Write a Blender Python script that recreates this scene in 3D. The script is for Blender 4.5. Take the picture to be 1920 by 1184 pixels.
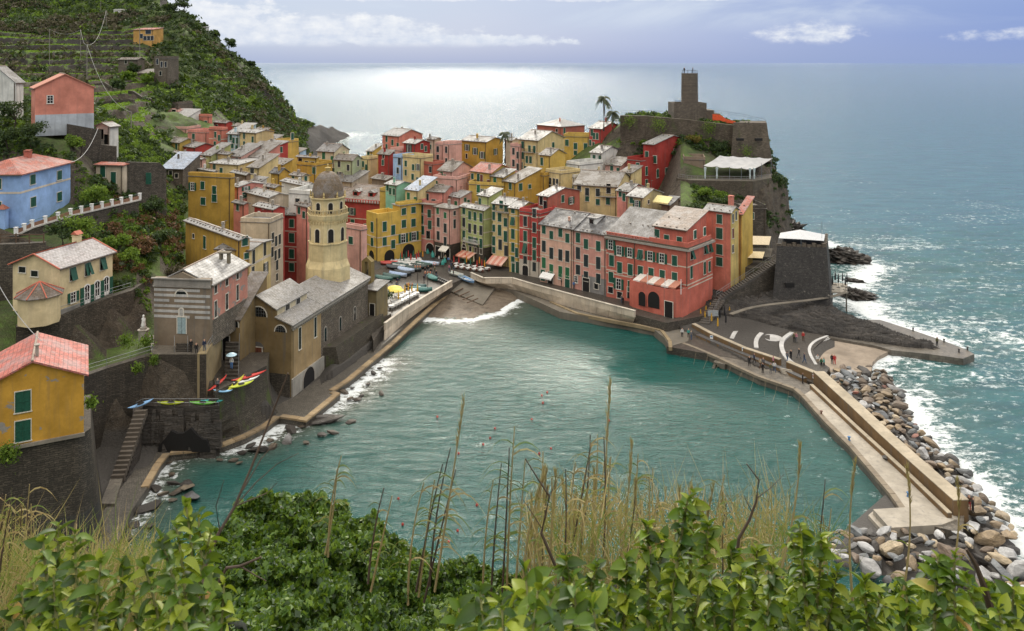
import bpy, math, random
import numpy as np
from mathutils import Vector, Matrix, noise as mnoise
R=random.Random(7); NR=np.random.default_rng(7)
S=bpy.context.scene
for o in list(bpy.data.objects): bpy.data.objects.remove(o)
# ---------------------------------------------------------------- camera, sky, sun, exposure
H=52.0; F=1500.0; CX=960.0; HY=118.0
cam=bpy.data.cameras.new('camera'); camo=bpy.data.objects.new('camera',cam); S.collection.objects.link(camo)
camo.location=(0,0,H); camo.rotation_euler=(math.pi/2,0,0)
cam.sensor_width=36; cam.lens=F/1920*36; cam.shift_y=-(592-HY)/1920
cam.clip_start=.05; cam.clip_end=200000
cam.dof.use_dof=True; cam.dof.focus_distance=60; cam.dof.aperture_fstop=9
S.camera=camo
S.view_settings.view_transform='Standard'; S.view_settings.look='None'; S.view_settings.exposure=0.42; S.view_settings.gamma=1
S.view_settings.use_curve_mapping=False
SUN_EL=math.radians(29); SUN_AZ=math.radians(-4)      # ahead of the camera, slightly to the left
sl=bpy.data.lights.new('sun','SUN'); sl.energy=1.5; sl.angle=math.radians(11); sl.color=(1,.93,.80)
so=bpy.data.objects.new('sun',sl); S.collection.objects.link(so)
sd=Vector((math.sin(SUN_AZ)*math.cos(SUN_EL),math.cos(SUN_AZ)*math.cos(SUN_EL),math.sin(SUN_EL)))
so.rotation_euler=sd.to_track_quat('Z','Y').to_euler(); so.location=(0,100,150)

W=bpy.data.worlds.new('World'); S.world=W; W.use_nodes=True
def N(nt,t,**k):
    n=nt.nodes.new(t)
    for a,v in k.items():
        if a in('inp',):
            for i,x in v.items(): n.inputs[i].default_value=x
        else: setattr(n,a,v)
    return n
def math_(nt,op,a,b=None,c=None,clamp=False):
    n=nt.nodes.new('ShaderNodeMath'); n.operation=op; n.use_clamp=clamp
    for i,x in enumerate((a,b,c)):
        if x is None: continue
        if isinstance(x,(int,float)): n.inputs[i].default_value=x
        else: nt.links.new(x,n.inputs[i])
    return n.outputs[0]
def mixc(nt,f,a,b,mode='MIX'):
    n=nt.nodes.new('ShaderNodeMix'); n.data_type='RGBA'; n.blend_type=mode
    for i,x in ((0,f),(6,a),(7,b)):
        if isinstance(x,(int,float)): n.inputs[i].default_value=x
        elif isinstance(x,tuple): n.inputs[i].default_value=(*x[:3],1)
        else: nt.links.new(x,n.inputs[i])
    return n.outputs[2]
def mrange(nt,v,a,b,c=0.,d=1.,smooth=False):
    n=nt.nodes.new('ShaderNodeMapRange'); n.interpolation_type='SMOOTHSTEP' if smooth else 'LINEAR'
    nt.links.new(v,n.inputs[0]); n.inputs[1].default_value=a;n.inputs[2].default_value=b;n.inputs[3].default_value=c;n.inputs[4].default_value=d
    return n.outputs[0]
def noise(nt,vec,scale,detail=4,rough=.55,dist=0.):
    n=nt.nodes.new('ShaderNodeTexNoise'); n.inputs['Scale'].default_value=scale; n.inputs['Detail'].default_value=detail
    n.inputs['Roughness'].default_value=rough; n.inputs['Distortion'].default_value=dist
    if vec is not None: nt.links.new(vec,n.inputs['Vector'])
    return n.outputs['Fac']
def mapping(nt,vec,scale=(1,1,1),loc=(0,0,0),rot=(0,0,0)):
    n=nt.nodes.new('ShaderNodeMapping'); nt.links.new(vec,n.inputs[0]); n.inputs['Scale'].default_value=scale
    n.inputs['Location'].default_value=loc; n.inputs['Rotation'].default_value=rot; return n.outputs[0]
def build_world():
    nt=W.node_tree; nt.nodes.clear(); L=nt.links.new
    out=N(nt,'ShaderNodeOutputWorld'); bg=N(nt,'ShaderNodeBackground'); bg.inputs[1].default_value=0.1
    sky=N(nt,'ShaderNodeTexSky'); sky.sky_type='NISHITA'; sky.sun_disc=False; sky.sun_elevation=SUN_EL; sky.sun_rotation=SUN_AZ
    sky.air_density=1.3; sky.dust_density=2.0; sky.ozone_density=2.0
    tc=N(nt,'ShaderNodeTexCoord'); sep=N(nt,'ShaderNodeSeparateXYZ'); L(tc.outputs['Generated'],sep.inputs[0])
    x,y,z=sep.outputs
    az=math_(nt,'ARCTAN2',x,y)           # 0 straight ahead, + to the right
    el=math_(nt,'ARCSINE',z)
    cmb=N(nt,'ShaderNodeCombineXYZ'); L(az,cmb.inputs[0]); L(el,cmb.inputs[1])
    ae=cmb.outputs[0]
    # clear part of the sky: blue-violet near the horizon, Nishita blended in
    base=mixc(nt,mrange(nt,az,-.3,.65,smooth=True),(3.6,4.5,6.0),(1.6,2.5,5.1))
    base=mixc(nt,mrange(nt,el,0.0,.035,smooth=True),mixc(nt,.6,base,(2.1,2.9,4.9)),base)
    base=mixc(nt,.07,base,sky.outputs[0])
    # high thin veil everywhere above (the overcast that lights the place)
    veil=noise(nt,mapping(nt,ae,(2.2,9,1),(3.1,.4,0)),1.6,7,.6,.6)
    vm=mrange(nt,veil,.36,.66,smooth=True)
    up=mrange(nt,el,.05,.16,smooth=True)
    vf=math_(nt,'MAXIMUM',math_(nt,'MULTIPLY',vm,mrange(nt,el,.030,.062,smooth=True)),up)
    col=mixc(nt,math_(nt,'MULTIPLY',vf,.8),base,mixc(nt,veil,(2.8,3.7,5.3),(6.0,6.4,7.0)))
    # cumulus banks: noise thresholded against soft ellipses in direction space
    wob=noise(nt,mapping(nt,ae,(14,30,1)),1.,7,.62)
    wob2=noise(nt,mapping(nt,ae,(45,80,1)),1.,6,.6)
    def bank(ca,ce,ra,re,lo=.0,hi=.6):
        da=math_(nt,'DIVIDE',math_(nt,'SUBTRACT',az,ca),ra); de=math_(nt,'DIVIDE',math_(nt,'SUBTRACT',el,ce),re)
        # flat undersides
        d=math_(nt,'ADD',math_(nt,'MULTIPLY',da,da),math_(nt,'MULTIPLY',de,de))
        v=math_(nt,'ADD',math_(nt,'SUBTRACT',1.,d),math_(nt,'ADD',math_(nt,'MULTIPLY',math_(nt,'SUBTRACT',wob,.5),2.8),math_(nt,'MULTIPLY',math_(nt,'SUBTRACT',wob2,.5),2.0)))
        return mrange(nt,v,.1+lo,.1+lo+hi,smooth=True)
    def m_(a,b): return math_(nt,'MAXIMUM',a,b)
    f=bank(-.32,.038,.26,.022,-.3,.7)
    f=m_(f,bank(-.10,.027,.18,.010,-.2,.6)); f=m_(f,bank(-.42,.052,.19,.026,-.2,.7)); f=m_(f,bank(.352,.036,.07,.015,-.1,1.2)); f=m_(f,bank(.55,.030,.06,.010,.1,1.2))
    f=m_(f,math_(nt,'MULTIPLY',bank(-.18,.085,.35,.010),.6))
    f=m_(f,math_(nt,'MULTIPLY',bank(.30,.080,.5,.006,.2,.5),.5))
    f=math_(nt,'MULTIPLY',f,mrange(nt,el,.017,.027,smooth=True))
    shade=mrange(nt,math_(nt,'ADD',wob2,math_(nt,'MULTIPLY',el,4.)),.35,.95)
    col=mixc(nt,math_(nt,'MULTIPLY',f,.93),col,mixc(nt,shade,(4.3,4.9,6.1),(7.1,7.2,7.3)))
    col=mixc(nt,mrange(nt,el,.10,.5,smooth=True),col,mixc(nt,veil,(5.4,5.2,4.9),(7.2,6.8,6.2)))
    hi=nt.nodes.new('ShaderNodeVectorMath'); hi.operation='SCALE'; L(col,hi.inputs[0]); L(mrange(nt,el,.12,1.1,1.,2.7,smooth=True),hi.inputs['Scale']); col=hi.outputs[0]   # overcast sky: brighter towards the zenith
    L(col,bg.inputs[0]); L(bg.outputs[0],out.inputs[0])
build_world()

# ---------------------------------------------------------------- projection helpers (photo pixel -> point of the place)
def P(px,py,z):
    D=F*(H-z)/(py-HY); return Vector(((px-CX)/F*D,D,z))
def Q(px,py,D): return Vector(((px-CX)/F*D,D,H-(py-HY)*D/F))
def XD(px,D,z): return Vector(((px-CX)/F*D,D,z))

# ---------------------------------------------------------------- materials
MATS={}
def newmat(name):
    m=bpy.data.materials.new(name); m.use_nodes=True; nt=m.node_tree; b=nt.nodes['Principled BSDF']; return m,nt,b
def bump(nt,b,h,strength=.3,dist=.05):
    n=nt.nodes.new('ShaderNodeBump'); n.inputs['Strength'].default_value=strength; n.inputs['Distance'].default_value=dist
    nt.links.new(h,n.inputs['Height']); nt.links.new(n.outputs[0],b.inputs['Normal'])
def pos(nt): return nt.nodes.new('ShaderNodeNewGeometry').outputs['Position']
def uv(nt): return nt.nodes.new('ShaderNodeTexCoord').outputs['UV']
def plaster(c,name=None,wear=.35,streak=.5,bare=None):
    key=('pl',c,wear,bare)
    if key in MATS: return MATS[key]
    m,nt,b=newmat('plaster'); p=pos(nt)
    n1=noise(nt,p,.35,6,.6); n2=noise(nt,p,3.,5,.6)
    st=noise(nt,mapping(nt,p,(1.6,1.6,.12)),1.,5,.65)
    c1=mixc(nt,mrange(nt,n1,.3,.7),tuple(x*(.68) for x in c),tuple(min(.9,x*1.16+.01) for x in c))
    g=tuple(.55*x+.07 for x in (c[0]*.7,c[1]*.72,c[2]*.75))
    c2=mixc(nt,math_(nt,'MULTIPLY',mrange(nt,st,.50,.70,smooth=True),min(1,streak*1.15)),c1,g)
    c3=mixc(nt,math_(nt,'MULTIPLY',mrange(nt,n2,.35,.7),.25),c2,tuple(x*.6 for x in c))
    if bare:
        v=noise(nt,mapping(nt,p,(1,1,1.3)),.55,7,.6,.3)
        c3=mixc(nt,mrange(nt,v,bare,bare+.03),c3,mixc(nt,n2,(.20,.18,.16),(.36,.34,.31)))
    nt.links.new(c3,b.inputs['Base Color']); b.inputs['Roughness'].default_value=.85; b.inputs['Specular IOR Level'].default_value=.2
    bump(nt,b,math_(nt,'ADD',n2,noise(nt,p,14,3)),.25,.04); MATS[key]=m; return m
def simple(c,rough=.6,metal=0.,var=.25,sc=4.,name='paint',b_=.1):
    key=('s',c,rough,metal,var,sc)
    if key in MATS: return MATS[key]
    m,nt,b=newmat(name); p=pos(nt); n=noise(nt,p,sc,4)
    nt.links.new(mixc(nt,mrange(nt,n,.3,.7),tuple(x*(1-var) for x in c),tuple(min(1,x*(1+var*.6)) for x in c)),b.inputs['Base Color'])
    b.inputs['Roughness'].default_value=rough; b.inputs['Metallic'].default_value=metal
    if b_: bump(nt,b,n,b_,.03)
    MATS[key]=m; return m
def slate(c,tone=1,wet=.5,bs=(.45,.28),name='slate'):
    """courses of stone shingles with wet, pale patches"""
    key=('sl',c,wet,bs)
    if key in MATS: return MATS[key]
    m,nt,b=newmat(name); u=uv(nt); p=pos(nt)
    br=nt.nodes.new('ShaderNodeTexBrick'); nt.links.new(u,br.inputs[0]); br.inputs['Scale'].default_value=1
    br.inputs['Brick Width'].default_value=bs[0]; br.inputs['Row Height'].default_value=bs[1]; br.inputs['Mortar Size'].default_value=.028; br.inputs['Mortar Smooth'].default_value=.4
    br.inputs['Color1'].default_value=(*[x*.78 for x in c],1); br.inputs['Color2'].default_value=(*[min(.9,x*1.2) for x in c],1); br.inputs['Mortar'].default_value=(*[x*.35 for x in c],1)
    n1=noise(nt,p,.5,6,.65); n2=noise(nt,p,2.5,4)
    c1=mixc(nt,mrange(nt,n1,.42,.62,smooth=True),br.outputs[0],mixc(nt,.4,br.outputs[0],(.29,.29,.30)))
    c2=mixc(nt,math_(nt,'MULTIPLY',mrange(nt,n2,.48,.7),.6),c1,(.09,.07,.045))
    nt.links.new(c2,b.inputs['Base Color'])
    nt.links.new(mrange(nt,n1,.35,.65,.72,.72-wet*.24),b.inputs['Roughness'])
    bump(nt,b,math_(nt,'ADD',math_(nt,'MULTIPLY',br.outputs['Fac'],-1.),math_(nt,'MULTIPLY',n2,.8)),.5,.05); MATS[key]=m; return m
def stone(c1,c2,mort=(.05,.045,.04),bw=.7,rh=.28,rough=.8,wetdark=0.,moss=0.,pale=0.,name='stone'):
    key=('st',c1,c2,mort,bw,rh,moss,pale)
    if key in MATS: return MATS[key]
    m,nt,b=newmat(name); u=uv(nt); p=pos(nt)
    d=mapping(nt,u,(1,1,1)); vv=nt.nodes.new('ShaderNodeVectorMath'); vv.operation='ADD'
    nz=nt.nodes.new('ShaderNodeTexNoise'); nt.links.new(u,nz.inputs['Vector']); nz.inputs['Scale'].default_value=1.3
    sc=nt.nodes.new('ShaderNodeVectorMath'); sc.operation='SCALE'; nt.links.new(nz.outputs['Color'],sc.inputs[0]); sc.inputs['Scale'].default_value=.35
    nt.links.new(u,vv.inputs[0]); nt.links.new(sc.outputs[0],vv.inputs[1])
    br=nt.nodes.new('ShaderNodeTexBrick'); nt.links.new(vv.outputs[0],br.inputs[0]); br.inputs['Scale'].default_value=1
    br.inputs['Brick Width'].default_value=bw; br.inputs['Row Height'].default_value=rh; br.inputs['Mortar Size'].default_value=.035; br.inputs['Bias'].default_value=-.1
    br.inputs['Color1'].default_value=(*c1,1); br.inputs['Color2'].default_value=(*c2,1); br.inputs['Mortar'].default_value=(*mort,1)
    n1=noise(nt,p,.25,6,.65); n2=noise(nt,p,4,5,.65); st=noise(nt,mapping(nt,p,(1.2,1.2,.15)),1.,5,.6)
    c=mixc(nt,mrange(nt,n1,.35,.7,0,.7),br.outputs[0],tuple(x*.5 for x in c1))
    c=mixc(nt,math_(nt,'MULTIPLY',mrange(nt,n2,.55,.75),.6),c,tuple(min(.8,x*1.9) for x in c2))
    c=mixc(nt,math_(nt,'MULTIPLY',mrange(nt,st,.5,.7),.55),c,tuple(x*.4 for x in c1))
    if pale: c=mixc(nt,mrange(nt,noise(nt,p,1.4,7,.75),.68-pale*.1,.80-pale*.1),c,(.26,.235,.20))
    if moss: c=mixc(nt,math_(nt,'MULTIPLY',mrange(nt,noise(nt,mapping(nt,p,(.5,.5,.2),(3,1,5)),1.,5,.6),.56,.66),moss),c,(.07,.10,.02))
    nt.links.new(c,b.inputs['Base Color']); b.inputs['Roughness'].default_value=rough
    bump(nt,b,math_(nt,'ADD',math_(nt,'MULTIPLY',br.outputs['Fac'],-1.2),n2),.6,.06); MATS[key]=m; return m
def rock(c1,c2,strata=(.3,.3,2.2),rough=.65,rot=(.3,.5,0),white=0.,name='rock',sc=1.):
    key=('rk',c1,c2,strata,white,sc)
    if key in MATS: return MATS[key]
    m,nt,b=newmat(name); p=pos(nt)
    s=noise(nt,mapping(nt,p,strata,rot=rot),1.*sc,8,.7,.4); n2=noise(nt,p,2.2*sc,7,.7); n3=noise(nt,p,.25*sc,4)
    c=mixc(nt,mrange(nt,s,.35,.65),c1,c2); c=mixc(nt,mrange(nt,n3,.4,.65,0,.5),c,tuple(x*.5 for x in c1))
    c=mixc(nt,mrange(nt,n2,.6,.78,0,.7),c,tuple(min(.7,x*1.8) for x in c2))
    if white: c=mixc(nt,mrange(nt,noise(nt,p,.9,8,.8),.68-white*.1,.71-white*.1),c,(.45,.43,.40))
    nt.links.new(c,b.inputs['Base Color']); nt.links.new(mrange(nt,n2,.3,.7,rough,rough-.3),b.inputs['Roughness'])
    bump(nt,b,math_(nt,'ADD',math_(nt,'MULTIPLY',s,1.5),n2),.9,.25); MATS[key]=m; return m
def leafmat(cols,rough=.45,trans=.35,name='leaf'):
    key=('lf',cols)
    if key in MATS: return MATS[key]
    m,nt,b=newmat(name); g=nt.nodes.new('ShaderNodeNewGeometry'); rp=nt.nodes.new('ShaderNodeValToRGB')
    nt.links.new(g.outputs['Random Per Island'],rp.inputs[0]); cr=rp.color_ramp
    while len(cr.elements)<len(cols): cr.elements.new(.5)
    for i,c in enumerate(cols): cr.elements[i].position=i/(len(cols)-1); cr.elements[i].color=(*c,1)
    c=mixc(nt,mrange(nt,noise(nt,g.outputs['Position'],2.,3),.3,.7,0,.5),rp.outputs[0],mixc(nt,.5,rp.outputs[0],(.0,.01,.0)))
    nt.links.new(c,b.inputs['Base Color']); b.inputs['Roughness'].default_value=rough
    tr=nt.nodes.new('ShaderNodeBsdfTranslucent'); nt.links.new(mixc(nt,.5,c,(.25,.35,.03),'MIX'),tr.inputs[0])
    mx=nt.nodes.new('ShaderNodeMixShader'); mx.inputs[0].default_value=trans
    out=nt.nodes['Material Output']; nt.links.new(b.outputs[0],mx.inputs[1]); nt.links.new(tr.outputs[0],mx.inputs[2]); nt.links.new(mx.outputs[0],out.inputs[0])
    MATS[key]=m; return m

# ---------------------------------------------------------------- mesh builder
class MB:
    def __init__(s): s.v=[]; s.f=[]; s.m=[]
    def quad(s,a,b,c,d,mi=0):
        i=len(s.v); s.v+=[tuple(a),tuple(b),tuple(c),tuple(d)]; s.f.append((i,i+1,i+2,i+3)); s.m.append(mi)
    def poly(s,pts,mi=0):
        i=len(s.v); s.v+=[tuple(p) for p in pts]; s.f.append(tuple(range(i,i+len(pts)))); s.m.append(mi)
    def box(s,x0,x1,y0,y1,z0,z1,mi=0):
        i=len(s.v); s.v+=[(x,y,z) for z in(z0,z1) for x,y in((x0,y0),(x1,y0),(x1,y1),(x0,y1))]
        for q in((0,3,2,1),(4,5,6,7),(0,1,5,4),(1,2,6,5),(2,3,7,6),(3,0,4,7)): s.f.append(tuple(i+k for k in q)); s.m.append(mi)
    def obox(s,c,ax,ay,az,mi=0):
        """box from centre and three half-axis vectors"""
        i=len(s.v); c=Vector(c); ax,ay,az=Vector(ax),Vector(ay),Vector(az)
        s.v+=[tuple(c+az*k+ax*a+ay*b) for k in(-1,1) for a,b in((-1,-1),(1,-1),(1,1),(-1,1))]
        for q in((0,3,2,1),(4,5,6,7),(0,1,5,4),(1,2,6,5),(2,3,7,6),(3,0,4,7)): s.f.append(tuple(i+k for k in q)); s.m.append(mi)
    def prism(s,base,top,mi=0,cap=True):
        """closed loops of equal length, base below top"""
        n=len(base); i=len(s.v); s.v+=[tuple(p) for p in base]+[tuple(p) for p in top]
        for k in range(n): s.f.append((i+k,i+(k+1)%n,i+n+(k+1)%n,i+n+k)); s.m.append(mi)
        if cap: s.f.append(tuple(i+n+k for k in range(n))); s.m.append(mi); s.f.append(tuple(i+n-1-k for k in range(n))); s.m.append(mi)
    def lathe(s,prof,cx=0,cy=0,n=16,mi=0,a0=0):
        i=len(s.v)
        for r,z in prof:
            for k in range(n):
                a=a0+2*math.pi*k/n; s.v.append((cx+r*math.cos(a),cy+r*math.sin(a),z))
        for j in range(len(prof)-1):
            for k in range(n):
                s.f.append((i+j*n+k,i+j*n+(k+1)%n,i+(j+1)*n+(k+1)%n,i+(j+1)*n+k)); s.m.append(mi)
        s.f.append(tuple(i+n-1-k for k in range(n))); s.m.append(mi)
        s.f.append(tuple(i+(len(prof)-1)*n+k for k in range(n))); s.m.append(mi)
    def tube(s,pts,r,n=5,mi=0,r1=None):
        pts=[Vector(p) for p in pts]; i=len(s.v); L=len(pts)
        for j,p in enumerate(pts):
            t=(pts[min(j+1,L-1)]-pts[max(j-1,0)]).normalized(); a=t.cross(Vector((0,0,1)))
            if a.length<.01: a=t.cross(Vector((1,0,0)))
            a.normalize(); b=t.cross(a); rr=r if r1 is None else r+(r1-r)*j/(L-1)
            for k in range(n):
                q=2*math.pi*k/n; s.v.append(tuple(p+(a*math.cos(q)+b*math.sin(q))*rr))
        for j in range(L-1):
            for k in range(n): s.f.append((i+j*n+k,i+j*n+(k+1)%n,i+(j+1)*n+(k+1)%n,i+(j+1)*n+k)); s.m.append(mi)
        s.f.append(tuple(i+k for k in range(n-1,-1,-1))); s.m.append(mi); s.f.append(tuple(i+(L-1)*n+k for k in range(n))); s.m.append(mi)
    def mesh(s,name,mats,smooth=False):
        me=bpy.data.meshes.new(name); me.from_pydata(s.v,[],s.f)
        for m in mats: me.materials.append(m)
        if len(mats)>1: me.polygons.foreach_set('material_index',s.m)
        autouv(me)
        if smooth: me.polygons.foreach_set('use_smooth',[True]*len(s.f))
        me.update(); return me
    def build(s,name,mats,parent=None,smooth=False):
        if not isinstance(mats,(list,tuple)): mats=[mats]
        return link(name,s.mesh(name,mats,smooth),parent)
def autouv(me):
    n=len(me.polygons)
    if not n: return
    uvl=me.uv_layers.new(name='UVMap'); nl=len(me.loops)
    nor=np.empty(n*3); me.polygons.foreach_get('normal',nor); nor=nor.reshape(-1,3)
    tot=np.empty(n,int); me.polygons.foreach_get('loop_total',tot); st=np.empty(n,int); me.polygons.foreach_get('loop_start',st)
    vi=np.empty(nl,int); me.loops.foreach_get('vertex_index',vi); co=np.empty(len(me.vertices)*3); me.vertices.foreach_get('co',co); co=co.reshape(-1,3)
    ln=np.repeat(nor,tot,axis=0)
    order=np.argsort(st); ln=np.repeat(nor[order],tot[order],axis=0)
    flat=np.abs(ln[:,2])>.985
    t=np.stack([-ln[:,1],ln[:,0],np.zeros(nl)],1); t[flat]=(1,0,0); t/=np.maximum(np.linalg.norm(t,axis=1,keepdims=True),1e-9)
    b=np.cross(ln,t); b[flat]=(0,1,0); p=co[vi]
    u=np.stack([(p*t).sum(1),(p*b).sum(1)],1); uvl.data.foreach_set('uv',u.ravel())
def link(name,me,parent=None):
    o=bpy.data.objects.new(name,me); S.collection.objects.link(o)
    if parent is not None: o.parent=parent
    return o
def npmesh(name,v,f,mats,smooth=False,uvs=True,attrs=None):
    """v (n,3), f (m,k) arrays"""
    me=bpy.data.meshes.new(name); v=np.asarray(v,dtype=np.float32); f=np.asarray(f,dtype=np.int32); k=f.shape[1]
    me.vertices.add(len(v)); me.vertices.foreach_set('co',v.ravel()); me.loops.add(f.size); me.loops.foreach_set('vertex_index',f.ravel())
    me.polygons.add(len(f)); me.polygons.foreach_set('loop_start',np.arange(0,f.size,k,dtype=np.int32)); me.polygons.foreach_set('loop_total',np.full(len(f),k,dtype=np.int32))
    me.update(calc_edges=True)
    for m in mats: me.materials.append(m)
    if uvs: autouv(me)
    if smooth: me.polygons.foreach_set('use_smooth',[True]*len(f))
    for a,val in (attrs or {}).items():
        at=me.attributes.new(a,'FLOAT','POINT'); at.data.foreach_set('value',np.asarray(val,dtype=np.float32))
    me.validate(); me.update(); return me
def tag(o,label,cat=None,group=None,kind=None):
    if label: o['label']=label
    if cat: o['category']=cat
    if group: o['group']=group
    if kind: o['kind']=kind
    return o
def empty(name,loc=(0,0,0),rz=0): 
    o=bpy.data.objects.new(name,None); S.collection.objects.link(o); o.location=loc; o.rotation_euler=(0,0,rz); return o
def struct(o,label=None): o['kind']='structure'; return o
def copy_tree(o,parent=None):
    c=o.copy(); S.collection.objects.link(c)
    if parent is not None: c.parent=parent
    for ch in o.children: copy_tree(ch,c)
    return c
def fbm(x,y,z=0.,o=4):
    v=0;a=1
    for i in range(o): v+=a*mnoise.noise((x,y,z)); x*=2.03;y*=2.03;z=z*2.03+7.7;a*=.5
    return v
# ---------------------------------------------------------------- terrain
def vn(x,y,seed=0):
    xi=np.floor(x).astype(np.int64); yi=np.floor(y).astype(np.int64); xf=x-xi; yf=y-yi
    def h(a,b):
        n=(a*374761393+b*668265263+seed*974634777)&0xffffffff; n=((n^(n>>13))*1274126177)&0xffffffff; return ((n^(n>>16))&0xffff)/65535.
    u=xf*xf*(3-2*xf); v=yf*yf*(3-2*yf)
    return (h(xi,yi)*(1-u)+h(xi+1,yi)*u)*(1-v)+(h(xi,yi+1)*(1-u)+h(xi+1,yi+1)*u)*v
def nf(x,y,seed=0,o=4,g=.5):
    t=0;a=1;s=0
    for i in range(o): t=t+a*vn(x,y,seed+i*17); s+=a; a*=g; x=x*2.07;y=y*2.07
    return t/s*2-1
COLS={
-900:{80:14,100:26,130:34,150:42,200:50,300:76,450:130,700:220},
-80:{80:3,86:12,104:15,109:19,122:22,123:30,140:31,146:39,165:43,220:44,300:50,360:62,420:80,480:100,600:150},
0:{80:3,86:9,104:13,109:16.5,122:17.2,124:26,140:27,146:36,150:39,165:41,220:42,300:47,360:58,420:74,480:94,600:142},
130:{80:0,86:.6,104.8:1,106:10.5,110.2:10.6,112:16.8,121:17.5,124:23,136:26.3,141:27,146:35,150:37,165:39,220:41,300:46,360:56,420:71,480:90,600:138},
200:{90:.5,99:1,104.9:2,106:10.5,115.2:10.8,117.4:17,122:18,125:20.5,138:23.2,140:26,150:28.6,165:31,185:34.7,230:38.6,290:45,350:55,410:70,470:88.5,600:138},
255:{98:.5,104.8:2,107:2.4,108.2:11,119:12,121.4:16.8,125:19,136:21.5,142:23.5,152:25,165:28,185:31.5,225:36,280:43,340:53,400:69,460:88,600:125},
300:{105:.8,106.5:6.2,108.3:12.4,118:12.6,126.5:13,129:17,135:19,150:21.3,165:22.8,180:25,200:27.3,225:30.5,255:34.7,285:40.2,320:47.3,360:56.3,400:70,440:86.6,470:100,600:60},
345:{106:.8,107:6.2,109:12.4,120:12.6,128:14,140:14,165:16,190:20,200:23,230:27.2,255:31.3,285:36.4,330:45,370:56.4,400:70.1,425:80.3,445:70,600:0},
400:{108:.8,109.5:7.6,124:7.6,150:12,190:16,220:20,250:28,275:32.4,320:38.8,370:49,425:66.2,445:52,600:-5},
470:{112:.8,115:7.4,128:7.4,150:10,190:12,230:16,270:18,300:26,350:32.9,410:43.3,445:51.4,465:38,600:-5},
520:{118:.8,190:9,240:13,290:15,330:22,400:27.5,470:37.9,490:24,600:-5},
560:{122:.8,140:2,180:5,200:7,260:11,320:12,360:15,430:15.6,510:16.6,530:2,600:-5},
600:{125:.8,150:2,180:4,250:9,310:7,380:3,430:-2,480:7,520:10.6,552:9.6,566:-4,700:-5},
622:{150:2.3,180:3,250:8.5,310:6.5,360:-2,500:-3,530:4,562:7.2,572:-4,700:-5},
645:{150:2,180:2.6,250:8,300:6,340:-3,530:-3,556:1.6,574:3.2,582:-4,700:-5},
668:{150:2,180:2.6,250:8,300:6,340:-3,700:-5},
760:{150:2.4,198:2.6,215:5,250:9,300:7,335:-3,700:-5},
900:{150:2.3,192:2.6,215:6,260:10,300:7,335:-3,700:-5},
1000:{150:2.3,186:2.6,200:8,225:13,250:14,300:6,320:-3,700:-5},
1100:{150:2.2,175:2.6,186:8,205:14,225:22,240:27,262:22,280:-3,700:-5},
1180:{150:2,170:3,178:7,200:11,216:13,221:20,227:30,234:32,236:35.7,250:35.5,262:-3,700:-5},
1240:{150:1.8,165:3,172:7,180:12,200:14,216:17,222:21,229:31,232:35.7,248:35.5,262:-3,700:-5},
1280:{150:1.6,164:3,172:10,180:17.5,195:21.4,203:22,206:25.5,222:30.6,229:33,232:35.7,248:35.5,262:-3,700:-5},
1350:{150:1.6,164:3,172:7,180:15,195:18.8,201:19.4,204:23.4,214:24,221:26,223:28,226:34.6,245:34.5,256:-3,700:-5},
1420:{150:1.4,160:2.5,166:4,172:5.5,190:9.6,198:14.4,203:22,214:24,222:25.5,224:32,240:33,251:-3,700:-5},
1445:{150:1.3,160:2,170:3,190:4,197:10,204:22,218:24,226:25,234:23,243:-3,700:-5},
1476:{150:1.2,160:1.6,190:1,200:4,207:16,214:18,222:13,231:-3,700:-5},
1486:{150:1.2,160:1.5,180:0,200:2,209:6,216:-2,225:-4,700:-5},
1520:{150:1.2,160:1.2,172:1,182:-3,700:-5},
1600:{130:-3,144:.4,156:.4,166:-3,700:-5},
1720:{110:-4,700:-5},2300:{110:-4,700:-5}}
CK=sorted(COLS)
LAND=[P(*a) for a in ((-900,1000,1),(60,1060,1),(160,1022,1),(215,955,1),(268,905,1),(300,842,1),(400,828,1),(470,800,1),(545,768,1),(590,732,1),(640,700,1),(708,648,1),(800,556,1.5),(850,532,2),(880,520,2.4),(960,526,2.4),(1100,566,2.2),(1190,590,2),(1245,608,1.5),(1290,626,1.2),(1420,690,1.2),(1540,715,1.2),(1600,660,1.2),(1700,648,1),(1640,600,1),(1600,560,1),(1556,520,1),(1484,446,1))]
LAND=np.array([(p.x,p.y) for p in LAND]+[(F and (1560-CX)/F*260,260.),(120.,700.),(-900.,900.),(-1400.,120.)])
def inpoly(x,y,poly):
    c=np.zeros(np.shape(x),bool); n=len(poly)
    for i in range(n):
        x0,y0=poly[i]; x1,y1=poly[(i+1)%n]
        if y0==y1: continue
        c^=((y0>y)!=(y1>y))&(x<(x1-x0)*(y-y0)/(y1-y0)+x0)
    return c
def ground_base(px,D):
    px=np.asarray(px,float); D=np.asarray(D,float)
    tab=[np.interp(D,sorted(COLS[c]),[COLS[c][d] for d in sorted(COLS[c])]) for c in CK]
    z=np.zeros(np.broadcast(px,D).shape); pc=np.clip(px,CK[0],CK[-1])
    idx=np.clip(np.searchsorted(CK,pc,side='right')-1,0,len(CK)-2)
    for i in range(len(CK)-1):
        m=idx==i
        if m.any():
            t=((pc-CK[i])/(CK[i+1]-CK[i])); zz=tab[i]*(1-t)+tab[i+1]*t; z=np.where(m,zz,z)
    return z
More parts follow.
